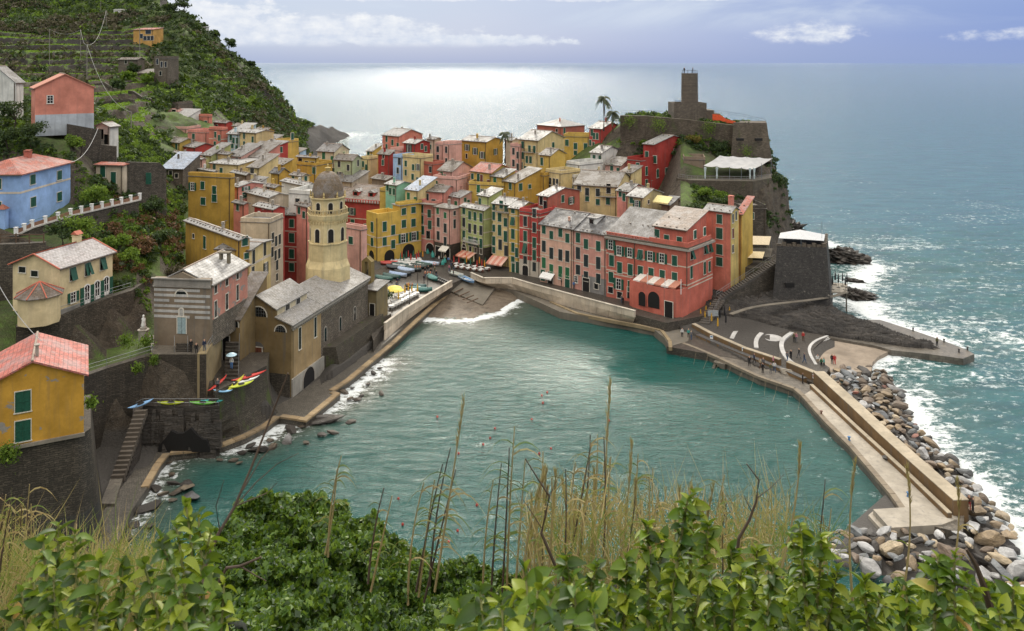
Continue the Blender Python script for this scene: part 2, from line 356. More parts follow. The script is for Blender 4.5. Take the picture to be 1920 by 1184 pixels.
def ground(px,D,fine=True):
    z=ground_base(px,D); x=(px-CX)/F*D
    if fine:
        hill=np.clip((D-205)/40,0,1)*np.clip((540-px)/60,0,1)
        hill=np.maximum(hill,np.clip((D-330)/40,0,1)*np.clip((660-px)/30,0,1))
        terr=np.clip((D-212)/12,0,1)*np.clip((410-D)/30,0,1)*np.clip((300-px)/60,0,1)
        z=z+hill*(1-terr*.85)*(nf(x/26,D/26,3,4)*4.2+nf(x/6,D/6,9,4)*1.7)*np.clip(z/14,.25,1)+hill*nf(x/3,D/3,5,3)*.45
        st=2.9; zz=z+nf(x/40,D/40,21,2)*3.; q=np.floor(zz/st); fr=zz/st-q; stepz=(q+np.clip((fr-.72)/.12,0,1)+.06*fr)*st-nf(x/40,D/40,21,2)*3.
        z=z*(1-terr)+stepz*terr
        gard=np.clip((D-121)/4,0,1)*np.clip((215-D)/15,0,1)*np.clip((345-px)/25,0,1)
        z=z+gard*nf(x/5,D/5,31,3)*.8
        cl=np.clip((px-1390)/40,0,1)*np.clip((1500-px)/15,0,1)*np.clip((D-186)/6,0,1)
        z=z+cl*(nf(x/3.2,D/3.2,41,4)*3.6+np.abs(nf(x/1.6,D/1.6,43,3))*2.2)*np.clip(z/10,.0,1)
        fars=np.clip((px-590)/20,0,1)*np.clip((D-400)/60,0,1); z=z+fars*nf(x/5,D/5,8,4)*2
    return z
ks=np.concatenate([np.arange(-900,-100,40),np.arange(-100,700,4.),np.arange(700,1380,8.),np.arange(1380,1700,3.5)])
ds=np.concatenate([np.arange(78,260,.65),np.arange(260,480,1.0),np.arange(480,720,4.)])
KK,DD=np.meshgrid(ks,ds); ZZ=ground(KK,DD); XX=(KK-CX)/F*DD
ZZ=np.where(inpoly(XX,DD,LAND),ZZ,-4.)
nx,ny=len(ks),len(ds); ii=np.arange(nx*ny).reshape(ny,nx)
FC=np.stack([ii[:-1,:-1],ii[:-1,1:],ii[1:,1:],ii[1:,:-1]],-1).reshape(-1,4)
FC=FC[(ZZ.ravel()[FC]>-3.9).any(1)]
def terrain_mat():
    m,nt,b=newmat('hillside'); p=pos(nt); g=nt.nodes.new('ShaderNodeNewGeometry'); s=nt.nodes.new('ShaderNodeSeparateXYZ'); nt.links.new(g.outputs['True Normal'],s.inputs[0])
    sp=nt.nodes.new('ShaderNodeSeparateXYZ'); nt.links.new(p,sp.inputs[0])
    n1=noise(nt,p,.12,6,.65); n2=noise(nt,p,.9,6,.7); n3=noise(nt,p,4.,4,.7)
    veg=mixc(nt,mrange(nt,n1,.35,.62),(.025,.045,.010),(.10,.17,.025)); veg=mixc(nt,mrange(nt,n2,.4,.68,0,.7),veg,(.06,.045,.028)); veg=mixc(nt,mrange(nt,n3,.5,.75,0,.5),veg,(.12,.17,.04))
    rk=mixc(nt,mrange(nt,n2,.3,.7),(.030,.023,.017),(.12,.095,.068)); rk=mixc(nt,mrange(nt,n3,.55,.7,0,.8),rk,(.17,.155,.13))
    rocky=mrange(nt,math_(nt,'ADD',s.outputs[2],math_(nt,'MULTIPLY',math_(nt,'SUBTRACT',n2,.5),.35)),.62,.74,1,0)
    # bare rock by the sea, up to ~8 m
    low=mrange(nt,math_(nt,'ADD',sp.outputs[2],math_(nt,'MULTIPLY',n2,5.)),8,11,1,0)
    far=mrange(nt,sp.outputs[1],300,330); low=math_(nt,'MULTIPLY',low,far); low=math_(nt,'MAXIMUM',low,math_(nt,'MULTIPLY',mrange(nt,math_(nt,'ADD',math_(nt,'MULTIPLY',n2,8.),sp.outputs[2]),18,22,1,0),far)); rk=mixc(nt,math_(nt,'MULTIPLY',far,.8),rk,(.010,.009,.009))
    cliff=math_(nt,'MULTIPLY',mrange(nt,sp.outputs[0],50,54),mrange(nt,s.outputs[2],.8,.9,1,.35))
    f=math_(nt,'MAXIMUM',math_(nt,'MAXIMUM',rocky,low),cliff)
    c=mixc(nt,f,veg,rk)
    # paved ground of the village floor
    vil=math_(nt,'MULTIPLY',mrange(nt,sp.outputs[2],3.4,4.2,1,0),mrange(nt,sp.outputs[1],260,262,1,0))
    c=mixc(nt,vil,c,mixc(nt,n3,(.05,.045,.04),(.10,.09,.08)))
    nt.links.new(c,b.inputs['Base Color']); b.inputs['Roughness'].default_value=.85; bump(nt,b,math_(nt,'ADD',n2,n3),.8,.5); return m
me=npmesh('hillside',np.stack([XX.ravel(),DD.ravel(),ZZ.ravel()],1),FC,[terrain_mat()],smooth=True,uvs=False)
terr_o=struct(link('hillside',me)); 
def gz(x,y):
    return float(ground(np.array([CX+x/y*F]),np.array([float(y)]))[0])

# hillside under the camera (lies below the picture's lower edge)
v=[];nn=40
for j in range(nn):
    for i in range(nn*2):
        x=-75+150*i/(nn*2-1); y=-30+95*j/(nn-1); z=50.2-.78*max(y,-6) - .0*x+ nf(np.array([x/7.]),np.array([y/7.]),2)[0]*.4
        v.append((x,y,max(z,-4)-max(0,x-30)*.35))
f=[(j*nn*2+i,j*nn*2+i+1,(j+1)*nn*2+i+1,(j+1)*nn*2+i) for j in range(nn-1) for i in range(nn*2-1)]
m,nt,b=newmat('near_ground'); p=pos(nt); nt.links.new(mixc(nt,noise(nt,p,2.,5),(.03,.035,.012),(.10,.085,.05)),b.inputs['Base Color']); b.inputs['Roughness'].default_value=.9
struct(link('slope_ground',npmesh('slope_ground',v,f,[m],True)))

# ---------------------------------------------------------------- sea
ROCKSHORE=[[P(*a) for a in l] for l in (
 ((1690,640,0),(1600,700,0)),((1585,690,0),(1690,745,0),(1730,830,0),(1800,900,0),(1880,980,0),(1960,1060,0)),
 ((1556,470,0),(1640,500,0),(1600,540,0)),((1560,540,0),(1640,575,0),(1600,565,0),(1650,600,0),(1760,640,0)),((1490,440,0),(1556,460,0)))]
INSHORE=[[P(*a) for a in l] for l in (
 ((190,1010,0),(240,960,0),(290,880,0),(320,850,0),(470,830,0),(560,790,0),(650,745,0),(720,680,0)),)]
BEACHL=[P(*a) for a in ((785,598,0),(840,603,0),(890,600,0),(940,587,0),(965,567,0),(1005,556,0))]
FARSH=[P(600,262,0),P(650,252,0)]
def dist(X,Y,lines):
    d=np.full(X.shape,1e9)
    for l in lines:
        for a,b_ in zip(l[:-1],l[1:]):
            ax,ay,bx,by=a.x,a.y,b_.x,b_.y; vx,vy=bx-ax,by-ay; L2=vx*vx+vy*vy
            t=np.clip(((X-ax)*vx+(Y-ay)*vy)/L2,0,1); d=np.minimum(d,np.hypot(X-ax-t*vx,Y-ay-t*vy))
    return d
ks=np.concatenate([np.array([-9000,-5000,-3000,-1500,-700,-300]),np.arange(100,2100,5.),np.array([2160,2300,2700,3500,5500,9500])])
ds=np.concatenate([np.array([8,30,50,60.]),np.arange(66,262,.6),262*1.035**np.arange(1,190)])
ds=ds[ds<150000]
KK,DD=np.meshgrid(ks,ds); XX=(KK-CX)/F*DD
dr=dist(XX,DD,ROCKSHORE); di=dist(XX,DD,INSHORE); db=dist(XX,DD,[BEACHL]); df=dist(XX,DD,[FARSH])
side=np.clip((XX-(30+.12*(DD-80)))/8,0,1)
fo=np.exp(-dr/3.0)*.62+np.exp(-dr/22.)*.42
fo=np.maximum(fo,np.exp(-(di/4.2)**1.4)*.74); fo=np.maximum(fo,np.exp(-db/1.9)*1.02); fo=np.maximum(fo,np.exp(-df/30.)*.75)
sea=np.clip((XX-57)/10,0,1)*(DD<420); fo=np.maximum(fo,sea*(.30*np.clip((430-DD)/260,0,1)+.30*np.clip(nf(XX/22,DD/9,77,3)+.1,0,1)))
hb=.7*np.exp(-np.maximum(db-1,0)/9.)*(DD<190)*(XX<30); shin=np.exp(-(di/5.)**2)
KX=[-9000,600,1040,1180,1400,1500,9500]
calm=np.clip(1-(np.hypot((XX-22)/26,(DD-135)/20)),0,1)       # sheltered green patch by the quay
zz=np.zeros_like(XX); near=(DD<262)&(KK>100)&(KK<2100)
zz=np.where(near,nf(XX/3.4,DD/1.9,50,3)*.16*(1-calm*.6)+np.where(XX>56,nf(XX/11,DD/5,51,3)*.45,0),0)*np.clip((262-DD)/60,0,1)
nx,ny=len(ks),len(ds); ii=np.arange(nx*ny).reshape(ny,nx)
FC=np.stack([ii[:-1,:-1],ii[:-1,1:],ii[1:,1:],ii[1:,:-1]],-1).reshape(-1,4)
def seamat():
    m,nt,b=newmat('sea_water'); p=pos(nt); sp=nt.nodes.new('ShaderNodeSeparateXYZ'); nt.links.new(p,sp.inputs[0]); X,Y,Z=sp.outputs
    def at(n): 
        a=nt.nodes.new('ShaderNodeAttribute'); a.attribute_name=n; return a.outputs['Fac']
    fo=at('foam'); sh=at('shallow'); ca=at('calm')
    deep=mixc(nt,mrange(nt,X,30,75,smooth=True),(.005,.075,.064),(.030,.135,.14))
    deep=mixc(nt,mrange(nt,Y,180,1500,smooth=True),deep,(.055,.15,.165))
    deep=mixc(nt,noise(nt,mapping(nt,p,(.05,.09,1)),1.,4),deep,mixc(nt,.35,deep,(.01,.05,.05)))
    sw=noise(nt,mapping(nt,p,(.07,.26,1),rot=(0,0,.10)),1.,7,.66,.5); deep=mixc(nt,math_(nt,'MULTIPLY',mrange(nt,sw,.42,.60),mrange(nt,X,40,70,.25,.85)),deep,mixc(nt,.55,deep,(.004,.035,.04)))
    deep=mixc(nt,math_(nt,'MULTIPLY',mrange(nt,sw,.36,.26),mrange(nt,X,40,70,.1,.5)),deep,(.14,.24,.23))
    c=mixc(nt,sh,deep,(.10,.085,.06))
    r=nt.nodes.new('ShaderNodeVectorMath'); r.operation='LENGTH'; nt.links.new(p,r.inputs[0])
    # foam: lacy veins plus flecks
    warp=mapping(nt,p,(.5,.8,1)); n1=noise(nt,warp,.9,9,.72,1.2); v=math_(nt,'ABSOLUTE',math_(nt,'SUBTRACT',n1,.5))
    lace=mrange(nt,v,0,.09,1,0); n2=noise(nt,mapping(nt,p,(.7,1.2,1)),.6,8,.72)
    k=math_(nt,'ADD',math_(nt,'MULTIPLY',lace,.30),math_(nt,'MULTIPLY',mrange(nt,n2,.32,.68),.75))
    ff=mrange(nt,math_(nt,'ADD',math_(nt,'MULTIPLY',fo,.70),math_(nt,'MULTIPLY',k,.62)),.62,.86,smooth=True)
    ff=math_(nt,'MULTIPLY',ff,mrange(nt,fo,.03,.2))
    caps=mrange(nt,noise(nt,mapping(nt,p,(.03,.11,1)),1.,8,.75),.70,.75); caps=math_(nt,'MULTIPLY',caps,math_(nt,'MULTIPLY',mrange(nt,X,57,75),mrange(nt,Y,600,250)))
    ff=math_(nt,'MAXIMUM',ff,math_(nt,'MULTIPLY',caps,.7))
    nt.links.new(mixc(nt,ff,c,(.72,.76,.77)),b.inputs['Base Color'])
    nt.links.new(mixc(nt,ff,(.07,)*3,(.8,)*3),b.inputs['Roughness']); b.inputs['IOR'].default_value=1.33
    # ripples, finer close by, longer swells out at sea
    w1=noise(nt,mapping(nt,p,(.36,.88,1),rot=(0,0,.2)),1.,7,.70,.6); w2=noise(nt,mapping(nt,p,(1.3,2.6,1),rot=(0,0,-.2)),1.,3,.6)
    w3=noise(nt,mapping(nt,p,(.05,.14,1)),1.,5,.6)
    h=math_(nt,'ADD',math_(nt,'MULTIPLY',w1,3.3),math_(nt,'MULTIPLY',w2,1.5)); h=math_(nt,'MULTIPLY',h,mrange(nt,Y,190,900,1.,1.9)); w5=noise(nt,mapping(nt,p,(.10,.30,1),rot=(0,0,.12)),1.,6,.62,.4); h=math_(nt,'ADD',h,math_(nt,'MULTIPLY',w5,mrange(nt,X,52,66,0.,8.))); h=math_(nt,'ADD',h,math_(nt,'MULTIPLY',w3,mrange(nt,Y,170,600,.5,22.)))
    bn=nt.nodes.new('ShaderNodeBump'); bn.inputs['Distance'].default_value=.105; nt.links.new(h,bn.inputs['Height'])
    nt.links.new(math_(nt,'MULTIPLY',mrange(nt,ca,0,.8,1.,.22),mrange(nt,Y,190,900,1.,1.)),bn.inputs['Strength'])
    nt.links.new(bn.outputs[0],b.inputs['Normal']); return m
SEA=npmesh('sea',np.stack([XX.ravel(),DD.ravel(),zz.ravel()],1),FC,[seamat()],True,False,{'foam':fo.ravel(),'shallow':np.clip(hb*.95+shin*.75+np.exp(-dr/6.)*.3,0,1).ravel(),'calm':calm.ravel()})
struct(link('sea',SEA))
struct(link('sea_bed',npmesh('sea_bed',[(-3000,-400,-6),(3000,-400,-6),(3000,3000,-6),(-3000,3000,-6)],[(0,1,2,3)],[simple((.06,.06,.05))])))

# ---------------------------------------------------------------- beach, piazza, quays
M_cob=stone((.075,.064,.052),(.15,.13,.106),(.028,.024,.02),.35,.25,.45,name='wet_cobbles')
M_pave=stone((.13,.115,.095),(.20,.175,.14),(.07,.06,.05),1.1,.8,.4,name='quay_paving')
M_conc=plaster((.40,.36,.30),streak=.6); M_concd=plaster((.17,.15,.12),streak=.7); M_cream=plaster((.62,.53,.42),streak=.45)
M_brown=plaster((.20,.145,.085),streak=.9); M_dark=stone((.052,.042,.032),(.115,.095,.072),(.024,.02,.016),.8,.22,.6,moss=.0)
M_dkb=stone((.028,.026,.025),(.062,.056,.05),(.06,.056,.05),.9,.32,.6)
M_dkm=stone((.07,.058,.042),(.13,.11,.08),(.022,.02,.018),.8,.22,.6,moss=.8)
M_rub=stone((.13,.105,.08),(.27,.225,.17),(.055,.05,.045),.5,.26,.8,pale=1)
M_rubd=stone((.062,.051,.038),(.15,.125,.095),(.03,.028,.025),.55,.24,.8,pale=.6)
M_castle=stone((.13,.105,.08),(.22,.18,.135),(.07,.06,.05),.6,.3,.85)
M_rock=rock((.024,.020,.017),(.095,.08,.066),(.35,.35,3.),.5,white=.0); M_rockb=rock((.035,.03,.026),(.12,.10,.085),(.35,.35,2.),.55,white=.2)
def slab(name,pts,z0,z1,mat,parent=None,kind='structure',label=None):
    """flat solid with outline pts (x,y), from z0 to z1"""
    a=[(p[0],p[1],z0) for p in pts]; b=[(p[0],p[1],z1) for p in pts]
    ar=sum(p[0]*q[1]-q[0]*p[1] for p,q in zip(pts,pts[1:]+pts[:1]))
    if ar<0: a.reverse(); b.reverse()
    mb=MB(); mb.prism(a,b); o=mb.build(name,mat,parent)
    if parent is None and kind: o['kind']=kind
    return o
def PX(l,z): return [(P(a,b,z).x,P(a,b,z).y) for a,b in l]
slab('piazza',PX([(700,640),(722,606),(850,531),(884,516),(960,524),(1190,590),(1250,606),(1330,590),(1340,520),(1130,470),(980,440),(640,440)],3.),-1,3.,M_cob)
bp=[]
# beach: sheet falling to the water
m,nt,b=newmat('beach_sand'); p=pos(nt); n1=noise(nt,p,1.2,6,.7); n2=noise(nt,p,9,5,.7)
c=mixc(nt,mrange(nt,n1,.35,.65),(.115,.088,.062),(.19,.15,.108)); c=mixc(nt,mrange(nt,n2,.58,.68,0,.8),c,(.06,.035,.022)); c=mixc(nt,math_(nt,'MULTIPLY',mrange(nt,noise(nt,mapping(nt,p,(.5,1.3,1)),1.,7,.7),.52,.6),.75),c,(.05,.035,.02))
nt.links.new(c,b.inputs['Base Color']); b.inputs['Roughness'].default_value=.55; bump(nt,b,math_(nt,'ADD',n1,n2),.8,.15)
rows=[[(770,612,-.8),(830,617,-.8),(900,612,-.8),(960,596,-.8),(990,574,-.8),(1030,560,-.8)],
      [(785,598,-.1),(840,602,-.1),(890,598,-.1),(940,585,-.1),(968,566,-.1),(1010,554,-.1)],
      [(808,575,.5),(850,572,.5),(890,570,.5),(930,562,.5),(965,553,.5),(1008,546,.5)],
      [(845,545,1.3),(870,540,1.3),(900,538,1.3),(930,536,1.3),(960,537,1.3),(990,541,1.3)]]
v=[];q=[];ns=8
for a in range(3):
    for s in range(ns):
        for c_ in range(5):
            for s2 in range(ns):
                t=s/ns;u=s2/ns
                def L_(i,j): return P(*rows[i][j])
                pt=(L_(a,c_)*(1-u)+L_(a,c_+1)*u)*(1-t)+(L_(a+1,c_)*(1-u)+L_(a+1,c_+1)*u)*t
                v.append((pt.x,pt.y,pt.z+nf(np.array([pt.x]),np.array([pt.y]),4)[0]*.06))
cw=5*ns; rh=3*ns
q=[(j*cw+i,j*cw+i+1,(j+1)*cw+i+1,(j+1)*cw+i) for j in range(rh-1) for i in range(cw-1)]
struct(link('beach',npmesh('beach',v,q,[m],True)))
# slipway
a=[P(*t) for t in ((842,545,1.5),(885,517,3.02),(935,530,1.9),(905,572,.55))]
mb=MB(); mb.prism([Vector((p.x,p.y,-1)) for p in a],a); mb.build('slipway',M_concd)['kind']='structure'
def along(a,b,t): return a*(1-t)+b*t
def strip_wall(name,pts,w,z0,mat,label=None,cat=None,parent=None,back=True,kind=None,coping=None):
    """wall following top points; w metres thick away from the camera side; z0 = base height (number or list)"""
    n=len(pts); off=[]
    for i,p in enumerate(pts):
        t=(pts[min(i+1,n-1)]-pts[max(i-1,0)]); t.z=0; t.normalize(); nrm=Vector((-t.y,t.x,0))
        if not back: nrm=-nrm
        off.append(nrm*w)
    mb=MB()
    z0=[z0]*n if isinstance(z0,(int,float)) else z0
    for i in range(n-1):
        a,b_=pts[i],pts[i+1]; A,B=a+off[i],b_+off[i+1]
        lo=[Vector((q.x,q.y,zz_)) for q,zz_ in ((a,z0[i]),(b_,z0[i+1]),(B,z0[i+1]),(A,z0[i]))]; hi=[a,b_,B,A]
        if not back: lo.reverse(); hi=hi[::-1]
        mb.prism(lo,hi)
    o=mb.build(name,mat,parent)
    if label: tag(o,label,cat or 'wall')
    if kind: o['kind']=kind
    return o
def resample(pts,step):
    out=[pts[0]]
    for a,b_ in zip(pts[:-1],pts[1:]):
        n=max(1,round((b_-a).length/step)); out+=[along(a,b_,k/n) for k in range(1,n+1)]
    return out
def panels(name,root,top,bot,th,mat,step=2.4,gap=.03,notch=None):
    """row of slabs between an upper and a lower line; each slab an object"""
    n=max(1,round(sum((b_-a).length for a,b_ in zip(top[:-1],top[1:]))/step))
    def samp(l,t):
        L=[(b_-a).length for a,b_ in zip(l[:-1],l[1:])]; T=sum(L)*t
        for (a,b_),d in zip(zip(l[:-1],l[1:]),L):
            if T<=d+1e-6: return along(a,b_,T/d if d else 0)
            T-=d
        return l[-1]
    for i in range(n):
        t0=(i+gap/2/step*1.0)/n+gap/step/n/2; t1=(i+1)/n-gap/step/n
        a,b_=samp(top,t0),samp(top,t1); c,d=samp(bot,t0),samp(bot,t1)
        nr=(b_-a).cross(c-a).normalized(); 
        if nr.length<.5: continue
        if nr.y>0: nr=-nr
        e=nr*-th*R.uniform(.95,1.05)
        mb=MB(); mb.prism([c,d,d+e,c+e],[a,b_,b_+e,a+e]); mb.build(name,mat,root)
# --- parapet and sloping face on the house side
E=empty('promenade_parapet',P(960,524,3)); 
def loc(o,pts): 
    M=o.location; return [p-M for p in pts]
top=[P(*t) for t in ((882,512,4.1),(905,522,4.1),(960,522,4.1),(1000,534,4.1),(1060,550,4.1),(1120,566,4.1),(1190,584,4.1))]
bot=[Vector((p.x,p.y,2.9)) for p in top]
panels('parapet_panel',E,loc(E,top),loc(E,bot),.35,M_cream,3.0)
capm=MB()
for a,b_ in zip(loc(E,top)[:-1],loc(E,top)[1:]):
    d=(b_-a).normalized(); nn_=Vector((-d.y,d.x,0)); capm.obox((a+b_)/2+Vector((0,0,.06))+nn_*.16,(b_-a)/2+d*.02,nn_*.26,Vector((0,0,.07)))
capm.build('coping',plaster((.62,.56,.47)),E)
f0=[Vector((p.x,p.y,2.95)) for p in top]; f1=[P(*t) for t in ((905,530,1.4),(925,537,1.4),(962,541,1.4),(1000,552,1.4),(1060,575,1.3),(1120,590,1.3),(1185,604,1.3))]
f1=[Vector((a.x*.35+b_.x*.65,a.y*.35+b_.y*.65,1.4)) for a,b_ in zip(f0,f1)]
panels('face_slab',E,loc(E,[p+Vector((0,-.02,0)) for p in f0]),loc(E,f1),.3,M_cream,3.0)
for k in range(9):
    a=along(top[2],top[-1],(k+.5)/9); 
    t=(top[-1]-top[2]).normalized(); nn_=Vector((-t.y,t.x,0)); n_i=min(range(len(top)),key=lambda i:(top[i]-a).length)
    mb=MB(); pxx=1000+k*22
tag(E,'cream parapet of concrete panels with a sloping face below the row of houses','parapet')
# lower dark quay on that side
qi=[(870,530),(905,534),(960,545),(1000,562),(1050,585),(1120,597),(1180,607),(1225,617),(1246,634),(1256,650),(1290,640),(1300,612),(1200,588),(1060,552),(960,526),(890,516)]
slab('quay_walk',PX(qi,1.35),-2,1.35,M_concd)
kerb=[P(*t) for t in ((1030,566,1.5),(1080,588,1.5),(1140,600,1.5),(1200,611,1.5),(1238,620,1.5),(1253,640,1.5),(1254,652,1.5))]
E=empty('quay_kerb',kerb[3]); k2=resample(kerb,2.2)
for a,b_ in zip(k2[:-1],k2[1:]):
    d=(b_-a); d2=d.normalized(); nn_=Vector((-d2.y,d2.x,0)); mb=MB(); c=(a+b_)/2-E.location
    mb.obox(c+nn_*.3-Vector((0,0,.25)),d/2-d2*.02,nn_*.32,Vector((0,0,.3+R.uniform(0,.02)))); mb.build('kerb_stone',plaster((.28,.215,.13)),E)
tag(E,'worn ochre stone kerb along the waterside quay below the pink houses','kerb')
# --- left promenade wall beside the church
E=empty('seafront_wall',P(790,560,3))
top=[P(*t) for t in ((723,607,4.2),(760,580,4.2),(800,555,4.2),(848,527,4.2))]; bot=[Vector((p.x,p.y,2.9)) for p in top]
tp=loc(E,top)
m=MB()
n=12
for i in range(n):
    a,b_=along(tp[0],tp[-1],0),0
panels('parapet_panel',E,tp,loc(E,bot),.35,M_cream,2.5)
f1=[P(*t) for t in ((722,642,1.3),(765,603,1.3),(805,572,1.3),(849,534,2.6))]
panels('face_slab',E,[p+Vector((.03,-.02,.02)) for p in loc(E,bot)],[along(a,b_,.82) for a,b_ in zip(loc(E,bot),loc(E,f1))],.3,M_cream,2.5)
capm=MB()
for a,b_ in zip(tp[:-1],tp[1:]):
    d=(b_-a).normalized(); nn_=Vector((-d.y,d.x,0)); capm.obox((a+b_)/2+Vector((0,0,.06))+nn_*.16,(b_-a)/2,nn_*.26,Vector((0,0,.07)))
capm.build('coping',plaster((.62,.56,.47)),E)
tag(E,'pale parapet wall with weathered lower face running from church to the beach','parapet')
# --- waterside path and ochre kerb slabs round the church
kl=[(852,543),(815,573),(780,605),(742,642),(700,676),(656,713),(625,733),(638,737),(574,789),(524,781),(498,800),(462,818),(420,834),(370,845),(318,850),(303,868),(286,898),(278,912)]
slab('waterside_path',PX(kl+[(245,960),(225,1010),(205,1060),(130,1060),(170,990),(215,930),(262,870),(285,838),(380,818),(450,800),(500,770),(560,740),(590,712),(700,640),(800,560),(842,535)],1.0),-3,1.0,stone((.10,.088,.07),(.17,.15,.12),(.05,.045,.04),.3,.3,.5,name='cobbled_path'))
E=empty('path_kerb',P(574,789,1)); kp=[P(a,b,1.12) for a,b in kl]
for seg in (resample(kp,1.6),):
    for a,b_ in zip(seg[:-1],seg[1:]):
        d=(b_-a); d2=d.normalized(); nn_=Vector((d2.y,-d2.x,0)); mb=MB(); c=(a+b_)/2-E.location
        if d.length<.3: continue
        mb.obox(c+nn_*.42-Vector((0,0,.12+R.uniform(0,.03))),d/2-d2*.03,nn_*.45,Vector((0,0,.14))); mb.build('kerb_slab',[MATS.setdefault('ks%d'%k,plaster(cc)) for k,cc in enumerate([(.33,.24,.14),(.40,.30,.18),(.28,.21,.13)])][R.randrange(3)],E)
tag(E,'ochre stone slabs edging the waterside path around the church','kerb')
# ---------------------------------------------------------------- houses
COL=dict(yel=(.58,.40,.10),och=(.50,.31,.06),cre=(.66,.53,.27),pal=(.68,.60,.40),pin=(.66,.27,.22),pik=(.66,.38,.32),sal=(.62,.22,.16),red=(.46,.07,.06),dre=(.36,.045,.035),
 ter=(.42,.13,.09),grn=(.42,.47,.20),mnt=(.26,.52,.38),sge=(.42,.48,.30),blu=(.36,.52,.74),lbl=(.42,.56,.62),whi=(.70,.69,.64),gry=(.42,.40,.36),bei=(.55,.47,.36),brn=(.24,.18,.13),ora=(.58,.33,.10))
SL={'g':slate((.17,.162,.155),wet=.9),'w':slate((.30,.295,.285),wet=1.,bs=(.7,.5)),'d':slate((.075,.075,.08),wet=1.),'b':slate((.17,.145,.12),wet=.6),'r':slate((.42,.12,.08),wet=.4,bs=(.3,.4),name='clay_tiles'),'s':slate((.30,.245,.205),wet=.8,bs=(1.2,.4)),'u':slate((.34,.40,.50),wet=.9,bs=(1.2,.5))}
M_sh=simple((.012,.085,.055),.5,var=.3); M_shb=simple((.02,.032,.036),.5); M_shg=simple((.02,.14,.06),.5); M_shr=simple((.16,.04,.03),.6)
M_frame=simple((.62,.58,.50),.7,var=.12,b_=0); M_whitef=simple((.75,.75,.73),.5,var=.06,b_=0); M_pane=simple((.012,.015,.018),.08,var=.3,b_=0); M_darkin=simple((.008,.007,.007),.8,b_=0)
M_sill=simple((.48,.45,.40),.7); M_gutter=simple((.10,.075,.055),.5); M_band=plaster((.66,.58,.47),streak=.3); M_stonecap=simple((.33,.30,.26),.8)
WCACHE={}; M_ridge=simple((.34,.27,.22),.75)
def shutter_mb(w,h,louv=True):
    mb=MB(); t=.05; mb.box(0,w,-t,0,0,h)
    fr=.07
    mb.box(0,fr,-t-.025,-t,0,h); mb.box(w-fr,w,-t-.025,-t,0,h)
    for z0,z1 in ((0,fr),(h/2-fr/2,h/2+fr/2),(h-fr,h)): mb.box(fr,w-fr,-t-.025,-t,z0,z1)
    return mb
def win_data(style,w,h,far,arch,shm):
    key=(style,round(w,2),round(h,2),far,arch,shm.name if shm else '')
    if key in WCACHE: return WCACHE[key]
    # frame + sill, origin at sill centre, outward = -y
    fm=MB(); fw=.09
    fm.box(-w/2-fw,-w/2,-.07,.05,0,h,0); fm.box(w/2,w/2+fw,-.07,.05,0,h,0); fm.box(-w/2-fw,w/2+fw,-.07,.05,h,h+fw,0); fm.box(-w/2-fw-.06,w/2+fw+.06,-.14,.05,-.1,0,0)
    d={}
    if far:
        if style=='c':
            fm.box(-w/2,-.015,-.09,.0,.01,h-.01,1); fm.box(.015,w/2,-.09,.0,.01,h-.01,1); fm.box(-.015,.015,-.03,0,.01,h-.01,2)
        elif style=='o':
            fm.box(-w/2,w/2,-.02,0,0,h,2); fm.box(-.03,.03,-.05,-.02,0,h,3); fm.box(-w/2,-w/2+.06,-.05,-.02,0,h,3); fm.box(w/2-.06,w/2,-.05,-.02,0,h,3)
            fm.box(-w-.0,-w/2-fw,-.09,-.0,.0,h,1); fm.box(w/2+fw,w,-.09,-.0,.0,h,1)
        elif style=='t':
            fm.box(-w/2,w/2,-.02,0,0,h,2)
            for s in (-1,1):
                a=[(s*w/4-w/4+.01,-.06,h),(s*w/4+w/4-.01,-.06,h),(s*w/4+w/4-.01,-.06,h*.45),(s*w/4-w/4+.01,-.06,h*.45)]
                fm.obox((s*w/4,-.08,h*.72),(w/4-.01,0,0),(0,.02,0),(0,0,h*.27),1); fm.obox((s*w/4,-.30,h*.23),(w/4-.01,0,0),(0,.02,.01),(0,-.24,-h*.22)[0:1]+(-.2,-h*.22),1)
        else: fm.box(-w/2,w/2,-.02,0,0,h,2)
        d['frame']=fm.mesh('window',[M_frame,shm,M_pane,M_whitef])
    else:
        if arch: pass
        d['frame']=fm.mesh('window',[M_frame])
        p=MB(); p.box(-w/2,w/2,-.02,.02,0,h,0)
        if style in('o','g','O'):
            p.box(-.03,.03,-.05,-.02,0,h,1); p.box(-w/2,-w/2+.06,-.05,-.02,0,h,1); p.box(w/2-.06,w/2,-.05,-.02,0,h,1)
            for z in (.0,h*.36,h*.7,h-.06): p.box(-w/2,w/2,-.045,-.02,z,z+.05,1)
        d['pane']=p.mesh('pane',[M_pane,M_whitef])
        s=shutter_mb(w/2-.01,h-.02); d['sh']=s.mesh('shutter',[shm])
    WCACHE[key]=d; return d
def put_window(par,M,style='c',w=.9,h=1.75,far=False,shm=None,arch=False):
    """M: 4x4 in the house frame, -y pointing out of the wall"""
    shm=shm or M_sh; d=win_data(style,w,h,far,arch,shm)
    o=link('window',d['frame'],par); o.matrix_local=M
    if far: return o
    if style!='c': q=link('pane',d['pane'],o)
    if style in('c','o','t','O'):
        for s in(-1,1):
            q=link('shutter',d['sh'],o)
            if style=='c': q.location=((-w/2+.005) if s<0 else .005,-.02,.01)
            elif style in'oO': q.location=((-w-.08) if s<0 else w/2+.09,-.03,.01)
            elif style=='t': q.matrix_local=Matrix.Translation(((-w/2+.005) if s<0 else .005,-.02,h-.02))@Matrix.Rotation(math.radians(-R.uniform(12,24)),4,'X')@Matrix.Translation((0,0,-h+.02))
    else: pass
    return o
